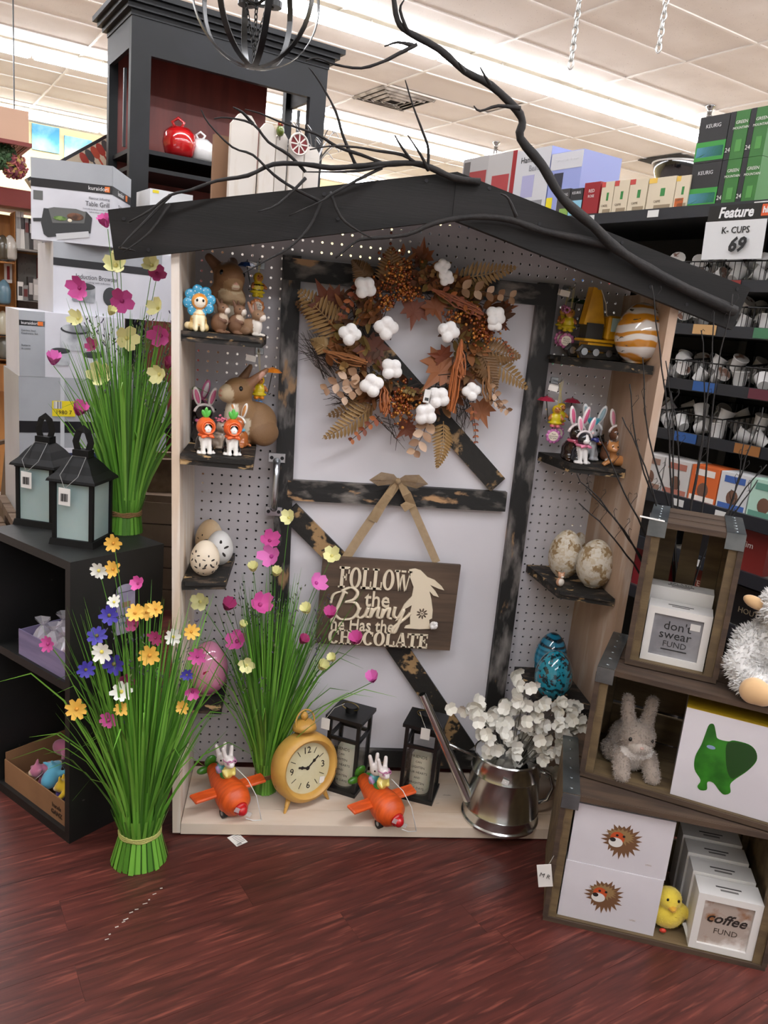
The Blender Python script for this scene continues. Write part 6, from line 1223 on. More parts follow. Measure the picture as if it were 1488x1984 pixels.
# ================================================================ coffee pod gondola at the right
GB=2.2
def ga(px,py,b=GB): v=QS(px,py,b=b); return AB(v)[0],v[2]
def GF(a,b,z): return frame(S(a,b,z),-Vector(AX),-Vector(BX))   # drawing plane facing the aisle
gk=M('gondola_black','#131314',.5); gp=M('gondola_pegboard','#1b1a1b',.7); strip=M('price_strip','#22252b',.4); ptag=M('price_ticket','#cfcfcc',.5)
gon=thing('pod_gondola','long black shop gondola of coffee pods behind the shed display','shelving',S(2.2,GB+.25,0))
SB(1.05,3.9,GB+.42,GB+.45,0,1.80).build('back_panel',gp,gon)
for a in (1.05,1.75,2.95,3.86): SB(a,a+.03,GB+.37,GB+.419,0,1.80).build('upright',gk,gon)
ztop=ga(1317,404)[1]
SB(1.05,3.9,GB,GB+.45,ztop-.03,ztop-.004).build('shelf',gk,gon)
SB(1.05,3.9,GB-.012,GB,ztop-.032,ztop+.004).build('shelf_edge',strip,gon)
zrow=[ga(1452,557)[1],ga(1361,642)[1],ga(1352,752)[1],ga(1343,855)[1]]
zlow=[ga(1433,993)[1],ga(1455,1108)[1],ga(1430,1208)[1]]
for z in zrow: SB(1.05,3.2,GB+.02,GB+.40,z-.012,z).build('shelf',gk,gon); SB(1.05,3.2,GB+.006,GB+.018,z-.012,z+.022).build('shelf_edge',strip,gon)
lshelf=M('shelf_beige','#8f8a80',.6)
for z in zlow: SB(1.05,3.2,GB-.06,GB+.40,z-.02,z).build('shelf',lshelf,gon); SB(1.05,3.2,GB-.075,GB-.061,z-.026,z+.014).build('shelf_edge',strip,gon)
SB(1.05,3.2,GB-.06,GB+.40,.0,.14).build('plinth',gk,gon)
for k,(z,a,b) in enumerate([(ztop-.012,ga(1149,413)[0],GB-.0135),(ztop-.012,ga(1272,406)[0],GB-.0135),(ztop-.012,ga(1480,396)[0],GB-.0135)]+[(zlow[0]-.006,ga(x,960)[0],GB-.0765) for x in (1345,1435)]+[(zlow[1]-.006,1.48,GB-.0765),(zlow[2]-.006,1.45,GB-.0765)]):
    MB().at(GF(a,b,z)).box((0,0,0),(.045,.022,.001)).build('price_ticket',ptag,gon)
# wire baskets and pods
wire=M('basket_wire','#0e0e0f',.35); podw=M('pod_white','#e2e0dd',.4); 
cardc=['#7a2420','#8a5a2c','#27508a','#b08a5a','#5a2430','#3a6a4a']
rr=random.Random(41); pod0=None
rowname=['upper basket row','second basket row','third basket row','lowest basket row']
def basket(i,a0,a1,z):
    t=thing('wire_basket','black wire basket of coffee pods on the '+rowname[i],'basket',S((a0+a1)/2,GB+.2,z+.001),(0,0,0),'wire baskets on the '+rowname[i])
    b=MB(); b0,b1=GB+.03,GB+.35; hf,hb=.080,.115; h=lambda bb:hf+(hb-hf)*(bb-b0)/(b1-b0)
    n=9
    for k in range(n+1):
        a=a0+(a1-a0)*k/n; b.tube([S(a,b0,z+hf),S(a,b0,z+.003),S(a,b1,z+.003),S(a,b1,z+hb)],.0014,4)
    for k in range(1,11):
        bb=b0+(b1-b0)*k/11
        for a in (a0,a1): b.tube([S(a,bb,z+.003),S(a,bb,z+h(bb))],.0014,4)
    b.tube([S(a0,b0,z+hf),S(a1,b0,z+hf),S(a1,b1,z+hb),S(a0,b1,z+hb)],.0024,5,closed=True)
    b.build('wires',wire,t,kind='stuff')
    MB(cardc[rr.randrange(6)]).at(GF((a0+a1)/2,GB+.0035,z+.006)).box((rr.uniform(-.02,.02),0,0),(.085,.030,.001)).build('flavour_card',mt,t)
def pod(i,a,b,z,rot):
    global pod0
    lab='white coffee pod heaped in a wire basket on the '+rowname[i]; loc=S(a,b,z)
    if pod0 is None:
        pod0=thing('coffee_pod',lab,'coffee pod',loc,rot,'coffee pods on the '+rowname[i])
        MB().lathe([(.0001,-.022),(.017,-.022),(.0185,-.018),(.0235,.018),(.0255,.020),(.0255,.0225)],14).build('cup',podw,pod0,40,world=False); MB().lathe([(.0001,.0232),(.0245,.0228)],14).build('lid',M('pod_lid','#b9b4ae',.35,rnd=.5,col2='#6a4a3a',scale=30,lo=.55,hi=.6),pod0,world=False)
        return pod0
    c=dup(pod0,loc,rot,lab); c['group']='coffee pods on the '+rowname[i]; return c
for i,z in enumerate(zrow):
    a=1.30+.03*(i%2)
    for k in range(5):
        a0,a1=a+.006,a+.206; basket(i,a0,a1,z)
        for q in range(13):
            l2=q>=9; u_=q-9; pod(i,a0+.03+(a1-a0-.06)*(((q%3)/2) if not l2 else .2+.6*(u_%2))+rr.uniform(-.008,.008),(GB+.075+.085*(q//3) if not l2 else GB+.11+.10*(u_//2))+rr.uniform(-.01,.01),z+(.034+.008*(q//3)+.010*rr.random() if not l2 else .078+.01*rr.random()),(rr.uniform(-70,70),rr.uniform(-70,70),rr.uniform(0,360)))
        a+=.215
# boxes along the top
def gbox(label,x0,x1,yt,col,name='coffee_box',dep=.14,b=GB+.02,words=(),patch=None,patch2=None,z0=None,side=None,cat='box',group=None,h=None):
    z0=ztop-.0035 if z0 is None else z0
    am=ga((x0+x1)/2,yt,b); a0=ga(x1,yt,b)[0]; a1=ga(x0,yt,b)[0]; zt=h and z0+h or max(z0+.04,am[1])
    t=thing(name,label,cat,S((a0+a1)/2,b+dep/2,z0),group=group); SB(a0+.001,a1-.001,b,b+dep,z0,zt).build('carton',M('card_'+col[1:],col,.45,col2=None),t)
    w=a1-a0; H=zt-z0; ac=(a0+a1)/2
    for (u0,u1,v0,v1,c) in (patch or ()): MB(c).at(GF(ac,b-.0004,z0)).box((w*((u0+u1)/2-.5),H*(v0+v1)/2,0),(w*(u1-u0)*.99,H*(v1-v0),.0008)).build('print_panel',mt,t)
    for (u,v,s,tx,c) in words: MB(c).at(GF(ac,b-.0014,z0)@T(w*(u-.5),H*v,0)).text(tx,s,ext=.0002).build('lettering',mt,t)
    if side: SB(a0+.0002,a0+.0009,b,b+dep,z0,zt).build('side_print',M('card_'+side[1:],side,.45),t)
    return t,a0,a1,zt
gbox('tall red and white appliance carton farther from the branch elbow',899,948,305,'#9d9a98',dep=.2,patch=((.3,.95,.1,.8,'#8c3434'),(.05,.3,.5,.95,'#55504f')),name='appliance_box')
gbox('tall red and white appliance carton with red edge beside the branch elbow',948,1003,296,'#a8a5a3',dep=.2,patch=((.2,.8,.2,.7,'#99383a'),(.1,.9,.05,.2,'#3a3636'),(.86,1,0,1,'#8a1c20')),name='appliance_box')
gbox('big white coffee maker carton with black lettering behind the branch',1003,1070,288,'#b9b9bc',dep=.24,words=((.45,.86,.032,'Hamilton','#2a2a2e'),(.6,.74,.032,'Beach','#8a8a90')),patch=((.25,.6,.35,.65,'#9a98b8'),(.1,.9,.05,.3,'#7d7d80')),side='#8f98c4',name='appliance_box')
# blue side panel of that carton continues round the corner
gbox('pale blue printed coffee maker carton with yellow sticker',1071,1132,293,'#8c96c8',dep=.2,words=((.5,.88,.016,'Two ways to brew','#c9c9cc'),),patch=((0,1,.75,.99,'#bcbcc0'),(.15,.45,.45,.7,'#2c2c38'),(.35,.75,.15,.42,'#b5b6c4'),(0,.2,.04,.35,'#d2c21c')),name='appliance_box')
gbox('dark coffee box with green window print',1082,1106,366,'#3a3838',dep=.1,b=GB+.005,patch=((.3,1,.05,.35,'#7a9a4a'),),words=((.5,.8,.014,'KEURIG','#c9c9c9'),))
gbox('black coffee box with pale blue iceberg print',1107,1131,365,'#2c2c2e',dep=.1,b=GB+.005,patch=((0,1,.05,.6,'#7fb0c4'),),words=((.5,.85,.013,'KEURIG','#c9c9c9'),))
gbox('deep red coffee box next to the cream boxes',1134,1165,353,'#8c1c24',dep=.1,b=GB+.005,words=((.5,.75,.016,'RED','#d8d0cc'),(.5,.6,.013,'ROSE','#d8d0cc')),patch=((0,1,0,.1,'#1c1614'),))
for k,(x0,x1) in enumerate(((1168,1192),(1193,1222),(1223,1258),(1260,1312),(1313,1340))):
    gbox(('cream coffee box beside the deep red box','cream coffee box second after the deep red box','cream coffee box in the middle of its row','wide cream coffee box with green leaf label','cream coffee box with an orange lion print')[k],x0,x1,352-3*k,'#c9bca4',dep=.10,b=GB+.005,patch=((.48,.64,.45,.68,'#2f7a3a'),(0,.3,.85,1,'#b5403a' if k<3 else '#d8b04a'),(.3,.9,.06,.2,'#8a7a62'))+(((.1,.7,.05,.35,'#b5581c'),) if k==4 else ()),words=((.4,.3,.010,'CAFFE','#6a5a48'),))
for r in range(2):
    for k,(x0,x1) in enumerate(((1346,1402),(1403,1440),(1441,1478))):
        h=.135; z0=ztop-.0035+(h+.001)*r; t,a0,a1,zt=gbox((('black-fronted coffee pod carton with blue band','green coffee pod carton between a black and a green one','green coffee pod carton at the outer end')[k])+(', lower layer' if r==0 else ', upper layer'),x0,x1,300,'#2f6b2a' if k else '#1c1c1e',dep=.12,b=GB+.01,z0=z0,h=h,patch=(((0,1,.04,.45,'#2f8a34'),(.05,.95,.12,.34,'#5a9ab4')) if k==0 else ((0,.28,0,1,'#17171a'),(.5,.8,.15,.4,'#4a8a3e'))),words=((.5,.78,.016,'KEURIG','#cfcfcf'),) if k==0 else ((.64,.76,.013,'GREEN','#d8d8d0'),(.64,.64,.010,'MOUNTAIN','#d8d8d0'),(.14,.2,.018,'24','#d8d8d0')))
# Feature sign hanging from the shelf edge
a_s=ga(1425,440,GB-.03)[0]; zs1=ztop-.005
t=thing('feature_sign','black and white shelf sign reading Feature with large number 69','sign',S(a_s,GB-.02,zs1-.18)); c=GF(a_s,GB-.022,zs1)
MB().at(c).box((0,-.024,0),(.215,.046,.003)).build('header',M('sign_black','#121212',.4),t); MB().at(c).box((-.005,-.102,.002),(.205,.110,.0015),(4,0,0)).build('card',M('sign_white','#d2d3d4',.4),t)
MB('#dadada').at(c@T(-.012,-.024,.0018)).text('Feature',.042,sx=.9,ext=.0003,off=.0012,shear=.15).build('lettering',mt,t); MB('#c8501c').at(c).box((.088,-.022,.0018),(.032,.032,.001)).build('logo',mt,t); MB('#dadada').at(c@T(.088,-.022,.0026)).text('hh',.024,ext=.0003,off=.0008).build('lettering',mt,t)
MB('#1c1c1c').at(c@T(0,-.075,.0062)).text('K- CUPS',.026,ext=.0003,off=.0003).build('lettering',mt,t); MB('#121212').at(c@T(.014,-.118,.0092)).text('69',.056,ext=.0003,off=.002,shear=.2).build('lettering',mt,t)
SB(a_s-.02,a_s+.02,GB-.0195,GB-.0125,zs1-.03,zs1-.01).build('clip',gk,t)
# boxes on the low shelves
for k,(c,c2) in enumerate((('#c4c0bc','#8a6a5a'),('#c4c0bc','#a86a5a'),('#c9602c','#d8d0c8'),('#c4c4c4','#3a5a9a'),('#a8c8b8','#5a8a7a'))):
    a1=1.80-.105*k; b=GB-.02; z=zlow[0]+.0005; nm=('white and brown','white and rose','orange','white and blue','mint green')[k]
    t=thing('tea_box',nm+' hot chocolate box on the low shelf under the baskets','box',S(a1-.05,b+.05,z)); SB(a1-.10,a1,b,b+.10,z,z+.115).build('carton',M('card_'+c[1:],c,.5),t)
    MB(c2).at(GF(a1-.05,b-.0006,z)).box((0,.095,0),(.07,.02,.0008)).build('print_panel',mt,t); MB('#6a4a3a').at(GF(a1-.05,b-.0006,z)).ell((0,.04,0),(.02,.024,.0008),n=14,m=4).build('print_panel',mt,t); MB(c2).at(GF(a1-.05,b-.0006,z)).box((0,.012,0),(.09,.018,.0008)).build('print_panel',mt,t)
for k,(z,a1,w,h,c,tx,tc,lab) in enumerate(((zlow[1],1.42,.13,.125,'#7a2420','Tim','#d8d0c8','red coffee carton with white script on the low beige shelf'),(zlow[1],1.56,.12,.13,'#17161a','24','#d0d0d0','black coffee carton beside the red script carton'),(zlow[1],1.75,.12,.125,'#1c1b1e','KEURIG','#c8c8c8','black coffee carton seen through the small crate slats'),(zlow[1],1.9,.12,.125,'#17161a','KEURIG','#c8c8c8','black coffee carton with blue base seen through the slats'),(zlow[2],1.36,.13,.12,'#141316','VAN','#9a8a70','black coffee carton with gold two-line lettering on the lowest shelf'),(zlow[2],1.55,.10,.125,'#7a2c20','TE','#d8c8b8','rust coffee carton beside the gold-lettered black carton'),(zlow[2],1.75,.12,.13,'#8a1c28','RED','#d8c8c8','crimson coffee carton behind the swear fund bank'),(zlow[2],1.9,.12,.13,'#17161a','KEURIG','#c8c8c8','black coffee carton deep behind the small crate'))):
    b=GB-.02; z+=.0005; t=thing('coffee_carton',lab,'box',S(a1-w/2,b+.06,z)); SB(a1-w,a1,b,b+.12,z,z+h).build('carton',M('card_'+c[1:],c,.45),t); MB(tc).at(GF(a1-w/2,b-.0008,z+h*.65)).text(tx,.026 if len(tx)<5 else .018,ext=.0003).build('lettering',mt,t)
    if tx=='VAN': MB(tc).at(GF(a1-w/2,b-.0008,z+h*.42)).text('HOUTTE',.024,ext=.0003).build('lettering',mt,t)
    if k==3: MB('#4a9ab4').at(GF(a1-w/2,b-.0008,z+h*.2)).box((0,0,0),(w*.98,h*.36,.0006)).build('print_panel',mt,t)
# pastel bead toy hanging past the side panel
v=Q(1208,1178,y=-.05); t=thing('bead_garland','pastel pink, yellow and lilac bead garland behind the side panel','garland',(1.19,-.02,v[2]-.06))
rb_=random.Random(3)
for k in range(26):
    p=(1.185+.016*(k%3)-.016,-.02+rb_.uniform(-.01,.01),v[2]-.075+.0062*k+.0*k); MB(['#c86a9a','#c9b03a','#9a7ac0','#cf8ab0','#b5a83a'][(k//3)%5]).ell(p,.0095,n=8,m=6).build('bead',gls,t,True)
MB('#b9a9b0').tube([(1.185,-.02,v[2]-.08),(1.185,-.02,v[2]+.20)],.0015,4).build('string',mt,t); MB('#c98aa8').tube([(1.165,-.02,v[2]+.17),(1.165,-.025,v[2]+.21),(1.2,-.025,v[2]+.21),(1.2,-.02,v[2]+.17)],.004,6).build('handle',gls,t,True)
# ================================================================ hutch, chandelier, canvas prints and the far fixtures
HA=3.80; hb0,hb1=AB(QS(255,60,a=HA))[1],AB(QS(640,75,a=HA))[1]; hz=QS(300,40,a=HA)[2]
hblk=M('hutch_black','#131417',.5,col2='#0e0f10',scale=4,spec=.3); hred=M('hutch_red_back','#7a342c',.45,col2='#6a2c26',scale=2.5,stretch=(6,6,.6))
ht=thing('tall_hutch','tall black hutch with dark red back panel behind the cookware boxes','cabinet',S(HA+.2,(hb0+hb1)/2,0)); pw=.085; dp=.42
for b_ in (hb0,hb1-pw): SB(HA,HA+.035,b_,b_+pw,0,hz).build('front_post',hblk,ht)
for b_ in (hb0,hb1-.04): SB(HA+dp-.04,HA+dp,b_,b_+.04,0,hz).build('rear_post',hblk,ht)
SB(HA+dp-.02,HA+dp-.008,hb0+.04,hb1-.14,.0,hz-.02).build('back_panel',hred,ht)
SB(HA,HA+.03,hb0+pw,hb1-pw,hz-.14,hz).build('top_rail',hblk,ht); SB(HA+.036,HA+dp-.041,hb0,hb0+.02,hz-.12,hz).build('side_rail',hblk,ht); SB(HA+.036,HA+dp-.041,hb1-.02,hb1,hz-.12,hz).build('side_rail',hblk,ht)
SB(HA+.036,HA+dp-.041,hb0+.004,hb0+.018,.1,1.85).build('side_panel',hred,ht)
for k in range(4): e=.018*k; SB(HA-e-.004,HA+dp+e,hb0-e-.004,hb1+e+.004,hz+.022*k,hz+.022*(k+1)).build('crown_moulding',hblk,ht)
zsh=QS(355,300,a=HA)[2]
SB(HA+.036,HA+dp-.021,hb0+.02,hb1-.02,zsh-.09,zsh-.072).build('drawer_board',hblk,ht); SB(HA+.036,HA+dp-.021,hb0+.02,hb1-.02,zsh-.018,zsh).build('shelf',hblk,ht); SB(HA+.036,HA+dp-.021,hb0+.02,hb1-.02,.75,.77).build('shelf',hblk,ht)
for b_ in (hb0+.022,hb1-.05): SB(HA+.2,HA+.215,b_,b_+.012,zsh+.02,hz-.16).build('shelf_track',M('track_steel','#3a3c3e',.4,metal=.6),ht)
def apple(label,px,py,col,s):
    v=QS(px,py,a=HA+.12); t=thing('apple_ornament',label,'ornament',(v[0],v[1],zsh),scale=s); m=M('apple_'+col[1:],col,.08,coat=1)
    MB().lathe([(.0001,.06),(.25,.0),(.42,.12),(.5,.4),(.46,.68),(.3,.84),(.12,.80),(.0001,.74)],28).build('fruit',m,t,True,world=False); MB().tube([(-.1,0,.8),(-.22,0,1.0),(-.05,0,1.12),(.12,0,1.0),(.02,0,.82)],.05,8).build('stem_loop',m,t,True,world=False)
apple('glossy red ceramic apple on the hutch shelf',347,290,'#a81418',.155); apple('glossy white ceramic apple on the hutch shelf beside the red one',390,296,'#d0cecc',.12)
v=QS(372,305,a=HA+.03); 
# white picket board, cardboard and ornaments in front of the hutch
pk=M('picket_white','#cfc8bf',.7,col2='#b8a58e',scale=5,stretch=(4,4,.7),lo=.55,hi=.8); FA=3.05
fn=thing('picket_fence','whitewashed picket fence panel standing before the hutch','fence',S(FA,AB(QS(530,380,a=FA))[1],0))
for k,(x0,x1,yt) in enumerate(((450,504,222),(505,535,240),(537,560,258),(562,590,262),(592,622,285))):
    b0=AB(QS(x0,yt,a=FA))[1]; b1=AB(QS(x1,yt,a=FA))[1]; z1=QS((x0+x1)/2,yt,a=FA)[2]; w=b1-b0
    P=[(b0,0),(b1-.003,0),(b1-.003,z1-w*.35),(b1-.003-w*.28,z1),(b0+w*.28,z1),(b0,z1-w*.35)]
    V=[S(FA-.012*(k%2),b,z) for b,z in P]+[S(FA+.022-.012*(k%2),b,z) for b,z in P]; MB().add(V,[tuple(range(5,-1,-1)),tuple(range(6,12))]+[(i,(i+1)%6,6+(i+1)%6,6+i) for i in range(6)]).build('picket',pk,fn)
SB(FA+.023,FA+.05,AB(QS(450,300,a=FA))[1],AB(QS(622,300,a=FA))[1],1.2,1.28).build('rail',pk,fn); SB(FA+.023,FA+.05,AB(QS(450,300,a=FA))[1],AB(QS(622,300,a=FA))[1],.4,.48).build('rail',pk,fn)
b0=AB(QS(413,330,a=FA+.06))[1]; b1=AB(QS(447,330,a=FA+.06))[1]; z1=QS(430,262,a=FA+.06)[2]; cdb=thing('cardboard_sheet','upright brown cardboard sheet between picket fence and hutch','cardboard',S(FA+.07,(b0+b1)/2,0)); SB(FA+.06,FA+.08,b0,b1,0,z1).build('sheet',M('cardboard','#7d5c42',.8),cdb)
v=QS(578,280,a=FA-.03); t=thing('wagon_wheel_ornament','small white-spoked red wheel ornament hung on the picket fence','ornament',v); fm=frame(v,BX,-AX)
MB('#7a1c20').at(fm).lathe([(.0001,0),(.038,0),(.038,.006),(.0001,.006)],24).build('disc',mt,t); b=MB('#d8d0c8').at(fm@T(0,0,.008))
for k in range(4): b.box((0,0,0),(.07,.005,.003),(0,0,45*k))
b.build('spokes',mt,t); MB('#c9c0b8').at(fm@T(0,0,.007)).tube([(.038*math.cos(a),.038*math.sin(a),0) for a in [2*PI*i/24 for i in range(24)]],.004,6,closed=True).build('rim',mt,t,True)
MB('#4a3a30').tube([v+Vector((0,0,.036)),S(FA-.01,AB(v)[1],v[2]+.09)],.0015,4).build('string',mt,t)
v=QS(543,255,a=FA-.02); t=thing('bird_ornament','small green and red bird ornament perched on the picket fence','ornament',v-Vector((0,0,.03)),scale=.07)
body('body',[E((0,0,.45),(.22,.3,.28),'#5a6a24'),E((0,-.08,.78),(.16,.16,.16),'#7a1c24'),K((0,.25,.4),(0,.5,.3),.1,.04,'#4a5a20'),K((0,-.2,.78),(0,-.34,.75),.05,.01,'#c98a2c')],t,gls,n=26); MB('#3a2a20').tube([(0,0,.18),(0,0,0)],.03,5).build('leg',mt,t,world=False)
v=QS(610,300,a=FA+.25); t=thing('wire_flower_basket','silvery wire plant ornament beyond the picket fence','ornament',S(FA+.25,AB(v)[1],0)); rq=random.Random(9)
SB(FA+.24,FA+.26,AB(v)[1]-.01,AB(v)[1]+.01,0,v[2]-.05).build('post',M('silver_wire','#a8a8aa',.3,metal=.8),t)
for k in range(16): a=2*PI*k/16; o=Vector((.14*math.cos(a)*rq.uniform(.5,1.2),.10*math.sin(a),rq.uniform(.02,.12))); MB().tube(smooth([v-Vector((0,0,.05)),v+o*.6,v+o,v+o+Vector((.02,0,-.02))],3),.0022,5).build('wire',MATS['silver_wire'],t,True)
# ---- chandelier with orb of black bands
CA=2.42; c0=QS(497,10,a=CA); t=thing('orb_chandelier','black metal orb chandelier with candle sleeves hanging before the hutch','chandelier',c0); im_=M('wrought_black','#101010',.35)
rO=.182; ctr=c0+Vector((0,0,.02))
for k in range(4):
    a=PI*k/4+.25; u=Vector((math.cos(a),math.sin(a),0)); P=[ctr+u*rO*math.cos(q)+Vector((0,0,1))*rO*math.sin(q) for q in [2*PI*i/40 for i in range(41)]]
    n_=u.cross(Vector((0,0,1))); V=[];  
    for p in P: d=(p-ctr).normalized(); V+=[p-n_*.009,p+n_*.009,p+n_*.009+d*.003,p-n_*.009+d*.003]
    MB().add(V,[(4*i+j,4*i+(j+1)%4,4*i+4+(j+1)%4,4*i+4+j) for i in range(40) for j in range(4)]).build('band',im_,t,30)
for k in range(4):
    a=PI*k/2+.6; p=ctr+Vector((.055*math.cos(a),.055*math.sin(a),-.01)); ca_=MB().lathe([(.0001,0),(.026,.0),(.026,.016),(.022,.018)],18,p).build('candle_cup',im_,t,40); MB().cyl(p+Vector((0,0,.018)),p+Vector((0,0,.10)),.019,n=16).build('candle_sleeve',M('candle_cream','#cdbf9a',.6),ca_,40)
    MB().tube([p,ctr+Vector((0,0,-.02)),ctr+Vector((0,0,-.03))],.005,6).build('arm',im_,t,True)
def chain(parent,p,q,ln=.022,r=.0022,m=None,name='link'):
    d=Vector(q)-Vector(p); n=max(2,int(d.length/(ln*.72))); dn=d.normalized(); s=dn.orthogonal().normalized(); s2=dn.cross(s); first=None
    for i in range(n):
        c=Vector(p)+d*(i+.5)/n; u=s if i%2 else s2
        MB().tube([c+dn*ln*.5*math.sin(x)+u*ln*.26*math.cos(x) for x in [2*PI*k/10 for k in range(10)]],r,5,closed=True).build(name,m,parent,True)
chain(t,ctr+Vector((0,0,-.03)),ctr+Vector((0,0,-rO)),.018,.0020,im_)
for dx in (-.03,.03): chain(t,ctr+Vector((dx,0,-.02)),ctr+Vector((0,0,-.14)),.018,.0018,im_)
MB().tube([ctr+Vector((0,0,rO)),Vector((ctr[0],ctr[1],HC))],.005,6).build('drop_rod',im_,t); MB().tube([ctr+Vector((0,0,-.03)),ctr+Vector((0,0,rO))],.006,6).build('centre_stem',im_,t)
# ---- things on the ceiling
zm=M('chain_zinc','#b9b9b6',.3,metal=.8)
for k,(px,py,top) in enumerate(((1105,132,True),(1275,100,True))):
    aa=(3.7,3.5)[k]; v=QS(px,py,a=aa) if k==0 else QS(px,py,a=aa); t=thing('ceiling_chain',('zinc chain hanging down to the strip light','zinc chain ending in a loose hook')[k],'chain',(v[0],v[1],v[2])); chain(t,v,Vector((v[0],v[1],HC)),.055,.006,zm)
for k,(px,py,aa) in enumerate(((1377,205,5.6),(962,275,8.4),(234,205,11.2))):
    d=ray(px,py); tt=(HC-CAM[2])/d[2]; v=Vector(CAM+d*tt); v[2]=HC; t=thing('sprinkler_head',('chrome sprinkler head beside the long bright strip','chrome sprinkler head above the appliance cartons','chrome sprinkler head near the hutch corner')[k],'sprinkler',v)
    MB().lathe([(.045,0),(.045,-.012),(.026,-.03),(.018,-.075),(.028,-.08),(.026,-.095),(.0001,-.098)],18,v,cap=False).build('rosette',M('chrome','#9a9c9e',.15,metal=1),t,True); MB().tube([v+Vector((-.014,0,-.095)),v+Vector((-.018,0,-.14)),v+Vector((0,0,-.16)),v+Vector((.018,0,-.14)),v+Vector((.014,0,-.095))],.005,6).build('deflector',MATS['chrome'],t,True)
d=ray(762,190); v=Vector(CAM+d*((HC-CAM[2])/d[2])); t=thing('ceiling_vent','square white ceiling air vent with stepped louvres','vent',(v[0],v[1],HC-.02),RS)
vm=M('vent_white','#b9b4ab',.5,col2='#8d867c',scale=9)
for k,(r,z) in enumerate(((.29,-.004),(.22,-.010),(.15,-.016),(.08,-.022))):
    for sx,sy in ((1,0),(-1,0),(0,1),(0,-1)): MB().box((sx*r,sy*r,z+.01),(.035 if sx else 2*r+.035,.035 if sy else 2*r+.035,.006),(0 if sx else sy*25,sx*-25 if sx else 0,0)).build('louvre',vm,t,world=False)
MB().box((0,0,.016),(.6,.6,.006)).build('duct',M('duct_dark','#2c2823',.9),t,world=False)
# dome mirror in the far ceiling
v=QS(1325,300,b=6.0); d=ray(1322,295); aa=6.9; v=QS(1322,285,a=6.9); t=thing('dome_mirror','black security dome mirror under the ceiling beyond the green cartons','mirror',(v[0],v[1],HC-.02))
cc=Vector((v[0],v[1],HC-.03)); rr_=.30
MB().lathe([(rr_*math.sin(R(a)),-rr_*.95*math.cos(R(a))) for a in range(0,91,9)],32,cc,cap=False).build('dome',M('dome_black','#0a0a0b',.08,coat=.5),t,True); MB().tube([cc+Vector((rr_*1.02*math.cos(a),rr_*1.02*math.sin(a),0)) for a in [2*PI*i/36 for i in range(36)]],.012,6,closed=True).build('rim',M('rim_white','#c9c6c2',.4),t,True); MB().box(cc+Vector((0,0,.014)),(.75,.62,.008),RS).build('mount_plate',M('duct_dark'),t)
# ---- canvas prints on the cream wall
WA=12.54
for k,(x0,y0,x1,y1,c,c2) in enumerate(((62,238,115,298,'#3f93b8','#a8d4e0'),(125,262,178,318,'#6aa8c8','#c8dce4'),(72,305,112,352,'#b5c4c8','#8fb0c0'))):
    p,q=QS(x0,y0,a=WA-.03),QS(x1,y1,a=WA-.03); t=thing('canvas_print',('large sky-blue canvas print on the cream wall','smaller pale blue canvas print on the cream wall','pale grey-blue canvas print below the sky-blue one')[k],'picture',(p+q)/2); b0,b1=AB(p)[1],AB(q)[1]
    SB(WA-.03,WA,b0,b1,min(p[2],q[2]),max(p[2],q[2])).build('canvas',M('canvas_blue%d'%k,c,.6,col2=c2,scale=3,lo=.4,hi=.7),t)
# ---- far gift fixture with red canopy
def fb(parent,a,x0,y0,x1,y1,dep,m,name): p,q=QS(x0,y0,a=a),QS(x1,y1,a=a); return SB(a,a+dep,min(AB(p)[1],AB(q)[1]),max(AB(p)[1],AB(q)[1]),min(p[2],q[2]),max(p[2],q[2])).build(name,m,parent)
RA=5.6; redm=M('canopy_red','#7a2c26',.5); oak=M('oak_panel','#a8743c',.6,col2='#8f5f2e',scale=4,stretch=(6,6,.7)); gpg=M('grey_pegboard','#7c776f',.7,col2='#6a655e',scale=60,lo=.6,hi=.64)
fx=thing('gift_fixture','oak and grey pegboard shop fixture under a red canopy','shelving',S(RA+.3,.85,0))
fb(fx,RA,-40,355,108,412,.5,redm,'canopy'); p=QS(20,410,a=RA); 
SB(RA+.3,RA+.33,.2,1.35,0,p[2]).build('back_panel',oak,fx)
fb(fx,RA+.1,28,410,33,720,.2,oak,'upright'); fb(fx,RA+.26,34,490,112,700,.03,gpg,'pegboard_panel'); fb(fx,RA+.02,112,410,118,720,.25,MATS['track_steel'],'upright')
for yy in (505,590,650,695): fb(fx,RA+.05,-30,yy,28,yy+4,.24,oak,'shelf')
fb(fx,RA+.05,34,582,112,588,.2,M('shelf_grey','#8a8680',.5),'shelf'); fb(fx,RA+.05,34,484,112,490,.2,MATS['shelf_grey'],'shelf')
fb(fx,RA,-40,705,30,760,.3,oak,'plinth')
rq=random.Random(23); slv=[M('pack_silver','#b9b8b4',.3,metal=.3),M('pack_white','#cfccc6',.4),M('pack_grey','#7d7b78',.5),M('pack_dark','#34302e',.5),M('pack_wine','#5c2420',.5)]
zs_=lambda yy: QS(70,yy,a=RA+.1)[2]
for k in range(9):
    x=36+8.4*k; yb=484; p=QS(x,yb,a=RA+.1); h=rq.uniform(.12,.24); t=thing('gadget_pack',('silver','white','grey','dark')[k%4]+' kitchen gadget pack standing on the upper grey shelf','package',(p[0],p[1],p[2]),RS,'gadget packs on the upper grey shelf'); w=.026; MB().box((0,.03,h/2),(w,.05,h),taper=rq.uniform(.6,1)).build('pack',slv[k%4],t,world=False); MB().box((0,.004,h*.7),(w*.7,.002,h*.3)).build('label_card',slv[(k+2)%5],t,world=False)
